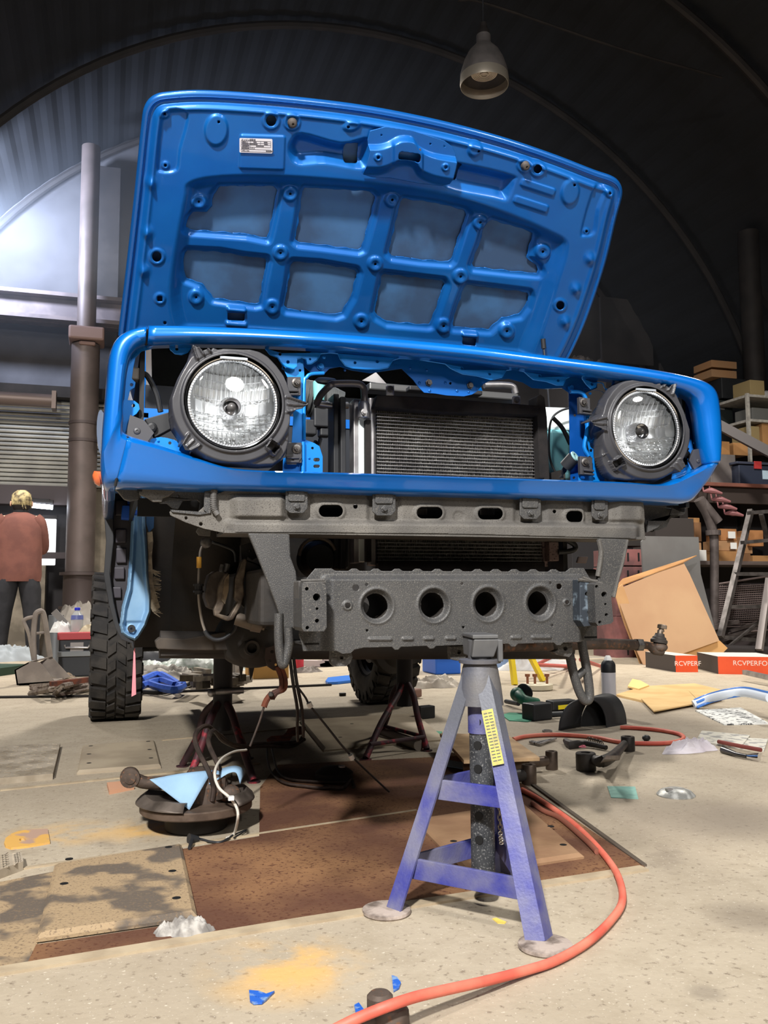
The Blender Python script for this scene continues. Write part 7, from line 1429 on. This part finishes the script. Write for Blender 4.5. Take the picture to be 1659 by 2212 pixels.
# ---- clutter seen under the car, left to centre
t = thing('strap_coil', 'tangle of bright blue straps and tube behind the chunky tyre', 'straps', T(F(350, 1488)))
sbm = mat('strap_blue', (42, 84, 186), .5, c2=(60, 104, 200), scale=30)
for pts in ([(305, 1470), (340, 1456), (365, 1466), (392, 1484)], [(305, 1482), (345, 1470), (378, 1480), (395, 1476)], [(318, 1476), (350, 1486), (380, 1490), (396, 1482)]): mb = MB(); mb.tube([F(u, v, .05) for u, v in pts], .024, 6, sub=4); mb.obj('strap', sbm, t, smooth=True)
mb = MB(); mb.tube([F(u, v, .02) for u, v in ((300, 1494), (350, 1496), (380, 1488), (412, 1476), (440, 1470))], .014, 8, sub=4); mb.obj('black_tube', blk, t, smooth=True)
crumple('black_bag', F(330, 1440), .45, .3, .35, mat('bag_black', (34, 34, 38), .5, coat=.3), 'black plastic bag behind the blue straps', 'bag', 51)
crumple('clear_wrap', F(405, 1452), .5, .25, .2, mat('wrap_clear', (190, 194, 190), .35, c2=(120, 130, 120), scale=14), 'crumpled clear plastic wrap behind the left red stand', 'plastic', 52)
crumple('rag_heap', F(345, 1468), .3, .15, .12, mat('rag_beige', (176, 170, 160), .9, c2=(110, 106, 100), scale=12), 'beige rag heap between the blue straps and the black bag', 'rag', 53)
t = thing('frame_parts', 'pile of dusty steel frame parts behind the left red stand', 'parts', T(F(470, 1468)))
random.seed(17); fmt = mat('frame_parts_dusty', (128, 120, 108), .8, .1, c2=(84, 78, 72), scale=10)
for q in range(18):
    a = (random.uniform(400, 530), random.uniform(1446, 1480)); b = (a[0]+random.uniform(-60, 60), a[1]+random.uniform(-8, 8)); b = (min(540, max(395, b[0])), min(1482, max(1444, b[1]))); z = random.uniform(.03, .16)
    mb = MB(); mb.bar(F(a[0], a[1], z), F(b[0], b[1], z*.8), random.uniform(.03, .08), random.uniform(.02, .05)); mb.obj('rail', fmt, t)
for u in (502, 513): mb = MB(); p = F(u, 1462); mb.box((p[0], p[1], .2), (.04, .04, .4)); mb.obj('pale_post', mat('post_pale', (190, 186, 178), .7), t)
pbox('cardboard_box', 548, 1424, 624, 1466, float(F(585, 1466)[1]), .4, mat('box_ochre', (184, 142, 78), .85, c2=(172, 130, 70), scale=3), 'ochre cardboard box on the floor behind the hanging brackets', 'box', z0=0)
mb = MB(); mb.bar(F(250, 1508, .01), F(300, 1500, .01), .03, .02); mb.tube([F(-20, 1506, .008), F(200, 1503, .008), F(420, 1492, .008), F(716, 1479, .008)], .008, 6); lab(mb.obj('long_rod', soot2), 'long thin dark rod lying across the back floor', 'rod')
t = thing('glue_bottle', 'small white bottle with red label on the back floor', 'bottle', T(F(646, 1452)))
p = F(646, 1452); mb = MB(); mb.lathe(T(p), [(.035, 0), (.036, .14), (.02, .17), (.02, .2)], 16); mb.obj('bottle_body', white, t, smooth=True); mb = MB(); mb.lathe(T(p), [(.037, .02), (.037, .1)], 16); mb.obj('red_label', mat('label_red', (206, 60, 76), .5), t, smooth=True)
t = thing('pale_trestle', 'pale metal trestle foot standing on the back floor', 'trestle', T(F(705, 1440)))
for (a, b) in (((692, 1400), (712, 1440)), ((690, 1440), (720, 1432)), ((650, 1432), (720, 1434))): mb = MB(); q_ = F(a[0], 1440); mb.bar(onplane(a[0], a[1], F(705, 1440), (0, 1, 0)), onplane(b[0], b[1], F(705, 1440), (0, 1, 0)), .07, .05); mb.obj('rail', mat('frame_pale', (196, 182, 184), .6), t)
t = thing('blue_bracket', 'flat bright blue bracket lying on the back floor', 'bracket', T(F(733, 1467)))
mb = MB(); mb.plate([(703, 1470), (708, 1463), (745, 1459), (766, 1458), (766, 1468), (730, 1472), (708, 1473)], lambda u, v: F(u, v, .02), (0, 0, -.02)); mb.obj('plate', mat('bracket_blue', (44, 116, 210), .4), t, bevel=.004)
crumple('shop_rag', F(662, 1452), .12, .07, .05, mat('rag_grey', (130, 122, 116), .9), 'grey rag beside the small white bottle', 'rag', 55)
mb = MB(); mb.box(F(740, 1500, .01), (.04, .02, .02)); lab(mb.obj('black_clip', blk, bevel=.004), 'tiny black clip on the lit floor behind the shadow', 'clip')

# ================================================================== RIGHT BACKGROUND
# dark bench with worktop board
YB = 6.0
def B(u, v, y=YB): return yp(u, v, y)
wt_ = B(1512, 1042); xr = 8.0
t = thing('work_bench', 'long bench with a reddish wooden top at the right edge', 'bench', (6.3, 6.3, 0))
zt = float(B(1560, 1043)[2]); mb = MB(); mb.box(((wt_[0]+xr)/2-.2, YB+.45, zt-.02), (xr-wt_[0]+.4, .95, .04)); mb.obj('bench_top', mat('bench_red_wood', (124, 76, 62), .7, c2=(104, 64, 54), scale=3), t, bevel=.004)
mb = MB(); mb.box(((wt_[0]+xr)/2-.2, YB+.06, zt-.13), (xr-wt_[0]+.3, .05, .17)); mb.obj('apron', mat('bench_dark', (52, 42, 38), .8), t)
zs = float(B(1590, 1216)[2]); mb = MB(); mb.box((6.6, YB+.4, zs), (3.0, .8, .04)); mb.obj('lower_shelf', mat('shelf_grey', (96, 84, 80), .7), t)
for x in (5.15, 6.5, 7.9):
    for y in (YB+.08, YB+.8): mb = MB(); mb.box((x, y, (zt-.04)/2), (.06, .06, zt-.04)); mb.obj('leg', soot2, t)
mb = MB(); mb.box((6.6, YB+.84, zt/2), (3.0, .02, zt-.1)); mb.obj('back_panel', mat('panel_sooty', (44, 40, 40), .9), t)
# on the bench
zt2 = zt
def onb(name, u0, v0, u1, v1, dy, dep, m, label, cat='box', group=None, bevel=.006): return pbox(name, u0, v0, u1, v1, YB+dy, dep, m, label, cat, z0=zt2, bevel=bevel, group=group)
gb = mat('crate_grey', (112, 106, 104), .7, c2=(98, 92, 90), scale=4)
onb('storage_box', 1534, 980, 1591, 1042, .2, .4, gb, 'wide grey storage box on the reddish bench')
t = thing('tool_case', 'dark blue-black case with a red latch on the reddish bench', 'case', T(B(1625, 1042, YB+.1)))
pbox('case_body', 1596, 1004, 1672, 1042, YB+.08, .3, mat('case_dark', (44, 50, 66), .5), '', '', t, .01, z0=zt2); pbox('case_lid', 1592, 996, 1672, 1005, YB+.07, .32, mat('case_lid', (58, 62, 78), .5), '', '', t, .004)
pbox('red_latch', 1630, 996, 1646, 1013, YB+.06, .02, mat('latch_red', (170, 52, 54), .5), '', '', t, .003); pbox('white_label', 1647, 1016, 1672, 1036, YB+.075, .01, mat('label_pale_blue', (170, 190, 206), .5), '', '', t, .001)
zg = float(B(1560, 980, YB+.2)[2])
for (u0, v0, u1, v1, lb, mm) in ((1538, 952, 1577, 979, 'open tan carton flap on the grey storage box, left one', card2), (1584, 956, 1616, 979, 'small brown carton on the grey storage box, right one', card2)):
    o = pbox('carton', u0, v0, u1, v1, YB+.25, .2, mm, lb, 'box', z0=zg+.001)
# sooty stack of cases behind
dk = mat('case_sooty', (36, 38, 40), .6, c2=(30, 31, 33), scale=4); zz = zg
YD = 7.0
t = thing('case_rack', 'sooty stack of dark cases behind the right headlight corner', 'cases', T(B(1560, 1000, YD)))
pbox('case', 1500, 930, 1640, 1015, YD, .5, dk, '', '', t, .01, z0=0); pbox('case', 1530, 862, 1585, 930, YD, .5, mat('case_green_black', (40, 46, 44), .5), '', '', t, .01); pbox('case', 1558, 815, 1614, 864, YD+.02, .45, dk, '', '', t, .01); pbox('case', 1500, 868, 1535, 930, YD+.05, .4, dk, '', '', t, .01)
pbox('case_handle', 1548, 878, 1566, 886, YD-.02, .03, mat('handle_grey', (90, 92, 92), .5), '', '', t, .003)
z_ = float(yp(1570, 815, YD)[2])
bt = mat('carton_tan', (160, 124, 90), .85, c2=(166, 124, 86), scale=4)
for k, (v0, v1, lb) in enumerate(((797, 818, 'lower tan carton on top of the sooty cases'), (777, 797, 'upper tan carton on top of the sooty cases'))):
    a = pbox('carton', 1537, v0, 1592, v1, YD+.02, .35, bt, lb, 'box', group='tan cartons on the sooty cases')
crumple('dark_sack', yp(1452, 850, 7.4)*np.array([1, 1, 0]), .3, .22, .2, mat('sack_dark', (44, 42, 44), .7), 'dark lumpy sack above the right corner of the nose panel', 'sack', 61, z0=float(yp(1480, 862, 7.1)[2])+.002)
pbox('rack_top', 1424, 862, 1470, 880, 7.1, .6, dk, 'dark shelf carrying the lumpy sack', 'shelf', z0=0)
mb = MB(); mb.bar(yp(1528, 905, 5.9), yp(1668, 980, 5.6), .07, .1); lab(mb.obj('steel_channel', mat('channel_grey', (84, 80, 80), .5, .5)), 'long grey steel channel sloping down across the shelf at the right', 'bar')
# white slotted shelf unit at the right edge
YS = 6.42; t = thing('shelf_unit', 'pale slotted metal shelf unit cut off by the right edge', 'shelf', T(yp(1650, 1000, YS)*np.array([1, 1, 0])))
pm = mat('shelf_paint', (176, 172, 164), .6, .1, c2=(150, 146, 140), scale=20)
xs = float(yp(1616, 900, YS)[0]); z1_ = float(yp(1616, 850, YS)[2])
for y in (YS, YS+.55):
    for x in (xs, xs+1.2): mb = MB(); mb.box((x, y, (z1_+zt2)/2), (.035, .035, z1_-zt2)); mb.obj('post', pm, t)
lv = [float(yp(1640, v, YS)[2]) for v in (854, 907, 962)]
for z in lv: mb = MB(); mb.box((xs+.6, YS+.28, z-.012), (1.2, .58, .03)); mb.obj('shelf_board', pm, t)
for (u0, v0, u1, v1, li, m, lb) in ((1620, 820, 1652, 850, 0, mat('box_olive', (140, 122, 84), .85), 'olive brown box on top of the slotted shelf unit'), (1625, 880, 1672, 904, 1, mat('box_gunmetal', (92, 92, 90), .6), 'grey box on the middle shelf of the slotted unit'), (1618, 920, 1642, 958, 2, mat('box_olive', (140, 122, 84), .85), 'olive brown box with white label on the lower slotted shelf'), (1646, 914, 1680, 958, 2, card2, 'second brown box on the lower slotted shelf')):
    pbox('shelf_box', u0, v0, u1, v1, YS+.03, .3, m, lb, 'box', z0=lv[li]+.004)
crumple('shelf_cloth', yp(1655, 850, YS+.1)*np.array([1, 1, 0]), .12, .1, .1, mat('rag_pale_grey', (150, 148, 146), .8), 'pale grey rag on the olive box side of the slotted shelf top', 'rag', 63, 12, z0=lv[0]+.004)
# cartons on the lower bench shelf and below the bench
random.seed(21); cols = [card2, bt, mat('carton_warm', (170, 118, 74), .85, c2=(156, 108, 68), scale=4), mat('carton_dim', (128, 92, 62), .85)]
lst = [(1552, 1190, 1598, 1214, 'bottom'), (1550, 1168, 1594, 1190, 'second'), (1556, 1142, 1592, 1168, 'third'), (1602, 1196, 1622, 1214, 'small dim'), (1626, 1200, 1664, 1214, 'flat'), (1600, 1160, 1626, 1196, 'upper'), (1618, 1145, 1650, 1180, 'tall orange-tinted'), (1500, 1128, 1516, 1170, 'narrow tall'), (1478, 1118, 1512, 1138, 'flat tan'), (1500, 1172, 1516, 1196, 'narrow lower')]
for k, (u0, v0, u1, v1, w) in enumerate(lst):
    pbox('carton', u0, v0, u1, v1, YB+.12+.02*(k % 3), .25, cols[k % 4], '%s brown carton on the shelf under the reddish bench, behind the ladder' % w if k < 7 else '%s carton left of the hanging grey parts under the bench' % w, 'box', group='cartons under the bench', z0=(zs+.021 if v1 >= 1210 and k < 7 else None))
for (u0, v0, u1, v1, lb) in ((1573, 1148, 1589, 1163, 'small white label sheet on a carton under the bench'), (1578, 1172, 1592, 1186, 'second white label sheet on the carton below')): pbox('paper_label', u0, v0, u1, v1, YB+.10, .006, white, lb, 'label', bevel=0)
pbox('white_carton', 1508, 1188, 1527, 1214, YB+.02, .2, mat('carton_white', (206, 204, 200), .6), 'white box with print at the left end of the bench shelf', 'box', z0=zs+.02)
# hanging pink-red hooks and grey pipes under the bench edge
for k, (u, v) in enumerate(((1520, 1062), (1538, 1080), (1552, 1096), (1566, 1110))):
    mb = MB(); mb.tube([yp(u, v, 5.8), yp(u+16, v-2, 5.75), yp(u+40, v+4, 5.7)], [.012, .034, .012], 8, sub=3); mb.tube([yp(u, v, 5.8), yp(u-6, v-30, 6.0)], .008, 6)
    lab(mb.obj('pink_hook', mat('faded_pink', (132, 84, 86), .6), smooth=True), '%s of the faded pink hooks hanging below the bench edge' % ('topmost', 'second', 'third', 'lowest')[k], 'hook', 'pink hooks')
gp = mat('exhaust_grey', (92, 84, 82), .6, .3, c2=(74, 66, 64), scale=10)
p = yp(1532, 1420, 5.7)
t = thing('exhaust_pipe', 'tall dusty grey bent pipe standing between the grey board and the cartons', 'pipe', (p[0], 5.7, 0))
mb = MB(); mb.tube([yp(1510, 1078, 5.7), yp(1528, 1110, 5.7), yp(1540, 1150, 5.7), yp(1543, 1190, 5.7), (yp(1538, 1300, 5.7)[0], 5.7, 0.0)], [.06, .055, .05, .045, .045], 10, sub=4); mb.tube([yp(1515, 1082, 5.7), yp(1552, 1128, 5.65)], .05, 10); mb.obj('pipe_run', gp, t, smooth=True)
mb = MB(); mb._ring(yp(1541, 1156, 5.7), .05, .075, .05, 16, (0, .0, 1)); mb.obj('clamp', gp, t)
# grey board, cardboard, red cabinet
YG = 5.0
pts = [(1386, 1170), (1396, 1158), (1509, 1160), (1514, 1240), (1537, 1330), (1560, 1424), (1420, 1424), (1390, 1240)]
mb = MB(); mb.plate(pts, lambda u, v: yp(u, v, YG+.15), (0, .02, 0)); o = mb.obj('grey_board', mat('board_grey', (108, 108, 108), .6, .1, c2=(96, 95, 95), scale=2)); lab(o, 'large grey metal board leaning behind the tan cardboard', 'board')
t = thing('red_cabinet', 'faded pink-red slotted cabinet behind the front corner of the car', 'cabinet', T(F(1370, 1425)))
rc = mat('cabinet_faded_red', (132, 84, 82), .8, 0, c2=(92, 62, 62), scale=4); yr = float(F(1370, 1425)[1])+.25
for k, (v0, v1) in enumerate(((1186, 1222), (1224, 1262), (1264, 1330), (1332, 1380), (1382, 1425))):
    o = pbox('drawer', 1330, v0, 1425, v1, yr, .4, rc, '', '', t, .004)
    for u in (1355, 1378): c = pbox('slot', u, v0+8, u+4, v1-10, yr-.004, .006, blk2, '', '', t, 0)
pbox('upper_ledge', 1352, 1164, 1400, 1180, yr, .3, soot2, '', '', t)
# tan cardboard sheet with folded edges, standing open
yk = float(F(1430, 1436)[1])
def K(u, v, d=0): return yp(u, v, yk+d)
t = thing('open_carton', 'big tan open cardboard box panel leaning behind the steering rod end', 'cardboard', T(F(1440, 1436)))
cardL = mat('card_light', (180, 146, 112), .85, 0, c2=(172, 136, 104), scale=2)
mb = MB(); mb.plate([(1328, 1276), (1476, 1214), (1490, 1240), (1530, 1330), (1554, 1384), (1475, 1412), (1420, 1436), (1390, 1436), (1378, 1410), (1352, 1340)], lambda u, v: K(u, v, .25-(v-1214)*.001), (0, .01, 0)); mb.obj('main_face', cardL, t)
mb = MB(); mb.add([T(K(1326, 1272, .2)), T(K(1478, 1215, .24)), T(K(1505, 1201, .42)), T(K(1345, 1252, .4))]+[T(K(1326, 1272, .2)+[0, .0, .008]), T(K(1478, 1215, .24)+[0, 0, .008]), T(K(1505, 1201, .42)+[0, 0, .008]), T(K(1345, 1252, .4)+[0, 0, .008])], [(0, 1, 2, 3), (7, 6, 5, 4), (0, 4, 5, 1), (1, 5, 6, 2), (2, 6, 7, 3), (3, 7, 4, 0)]); mb.obj('top_flap', card2, t)
mb = MB(); mb.plate([(1326, 1276), (1345, 1262), (1362, 1310), (1400, 1436), (1384, 1438), (1350, 1350)], lambda u, v: K(u, v, .16), (0, .01, 0)); mb.obj('side_flap', card, t)
mb = MB(); mb.plate([(1465, 1416), (1555, 1384), (1572, 1400), (1560, 1412), (1480, 1428)], lambda u, v: K(u, v, .1), (0, .01, 0)); mb.obj('bottom_flap', mat('card_yellowish', (206, 160, 104), .85), t)
# step ladder
t = thing('step_ladder', 'grey aluminium step ladder at the right edge', 'ladder', T(F(1600, 1400)))
la = mat('ladder_alu', (100, 95, 94), .45, .6, c2=(76, 72, 70), scale=12); yl = 5.2
def Ld(u, v, d=0): return yp(u, v, yl+d)
mb = MB(); mb.bar(Ld(1556, 1376), Ld(1622, 1102, .25), .05, .05); mb.obj('stile', la, t); 
mb = MB(); mb.bar(Ld(1640, 1404, -.1), Ld(1662, 1250, .05), .06, .05); mb.obj('stile', mat('stile_bright', (146, 138, 136), .45, .5), t)
mb = MB(); mb.bar(Ld(1700, 1400, -.1), Ld(1668, 1104, .25), .05, .05); mb.obj('stile', la, t)
mb = MB(); mb.bar(Ld(1658, 1165, .4), Ld(1644, 1110, .3), .04, .04); mb.obj('rear_brace', la, t)
for (u0, v0, u1, v1) in ((1618, 1108, 1672, 1104), (1604, 1172, 1672, 1166), (1588, 1240, 1672, 1240), (1572, 1311, 1680, 1310), (1556, 1376, 1650, 1384)): mb = MB(); mb.bar(Ld(u0, v0, .1), Ld(u1, v1, .1), .06, .035); mb.obj('rung', la, t)
mb = MB(); mb.bar(Ld(1574, 1396, 0), Ld(1650, 1334, .2), .02, .02); mb.obj('diagonal_stay', la, t)
# black jack beam on the floor, wire basket behind ladder
mb = MB(); pj = float(F(1600, 1416)[1]); mb.tube([yp(1552, 1400, pj), yp(1572, 1404, pj), yp(1680, 1408, pj)], [.04, .05, .05], 12); mb.box(yp(1640, 1412, pj-.06), (.09, .01, .03)); lab(mb.obj('jack_beam', mat('beam_black', (58, 54, 54), .5, .4), smooth=True), 'black tubular beam on the floor in front of the ladder', 'beam')
t = thing('wire_basket', 'dusty wire mesh panel behind the ladder', 'mesh', T(F(1600, 1405)))
wm = mat('mesh_dusty', (112, 98, 96), .7, .2); yw = 5.75
mb = MB()
for q in range(26): u = 1552+q*4.6; mb.tube([yp(u, 1262+(q % 5), yw), yp(u-10, 1350, yw)], .004, 4)
for q in range(20): v = 1262+q*4.6; mb.tube([yp(1550, v+6, yw-.01), yp(1664, v, yw-.01)], .005, 4)
mb.obj('mesh_wires', wm, t)
mb = MB(); mb.tube([yp(1548, 1262, yw), yp(1664, 1244, yw), yp(1664, 1360, yw), yp(1540, 1372, yw)], .014, 6, closed=True); mb.obj('mesh_rim', wm, t, smooth=True)
mb = MB(); mb.box((float(yp(1605, 1330, yw+.1)[0]), yw+.12, .35), (.5, .18, .7)); lab(mb.obj('machine_block', mat('machine_sooty', (58, 50, 50), .8)), 'sooty block of scrap behind the wire mesh panel', 'scrap')
random.seed(31)
for q in range(7): mb = MB(); u = random.uniform(1540, 1640); v = random.uniform(1350, 1390); mb.bar(yp(u-30, v+8, 5.6), yp(u+40, v-12, 5.65), .04, .03); lab(mb.obj('scrap_rail', gp), 'dusty rail in the scrap heap behind the ladder, %s from the floor' % ('lowest', 'second', 'third', 'fourth', 'fifth', 'sixth', 'topmost')[q], 'rail', 'scrap rails')
# grey plastic sack above the nose, dark tarp
crumple('plastic_sack', yp(1262, 785, 7.3)*np.array([1, 1, 0]), .3, .25, .26, mat('sack_sheen', (58, 57, 60), .35, c2=(84, 80, 80), scale=14), 'crinkled grey plastic sack just behind the right edge of the bonnet', 'sack', 71, z0=float(yp(1262, 793, 7.0)[2]))
pbox('tall_locker', 1225, 793, 1320, 1160, 7.0, .7, mat('locker_sooty', (40, 38, 40), .7), 'dark locker behind the car carrying the grey plastic sack', 'locker', z0=0)
pbox('clutter_cabinet', 1415, 1118, 1500, 1165, 5.6, .4, mat('clutter_dark', (50, 44, 42), .8), 'dark cabinet behind the leaning grey board', 'cabinet', z0=0)
# ---- thin haze volume, added to imitate the veil of glow at the upper left
hz = bpy.data.materials.new('glow_haze'); hz.use_nodes = True; nt = hz.node_tree; nt.nodes.remove(nt.nodes['Principled BSDF']); vs_ = nt.nodes.new('ShaderNodeVolumeScatter'); vs_.inputs['Density'].default_value = .05; vs_.inputs['Color'].default_value = (.85, .9, 1, 1); vs_.inputs['Anisotropy'].default_value = .2
nt.links.new(vs_.outputs[0], nt.nodes['Material Output'].inputs['Volume'])
mb = MB(); mb.plate([(XC+(RV-.25)*math.cos(a), ZC+(RV-.25)*math.sin(a)) for a in [math.pi-.33-(math.pi-.66)*q/24 for q in range(25)]], lambda a, b: (a, 6.4, b), (0, 3.5, 0)); o = mb.obj('glow_haze', hz); lab(o, 'thin pale haze added to imitate the lamp glow at the upper left', 'haze', kind='stuff')
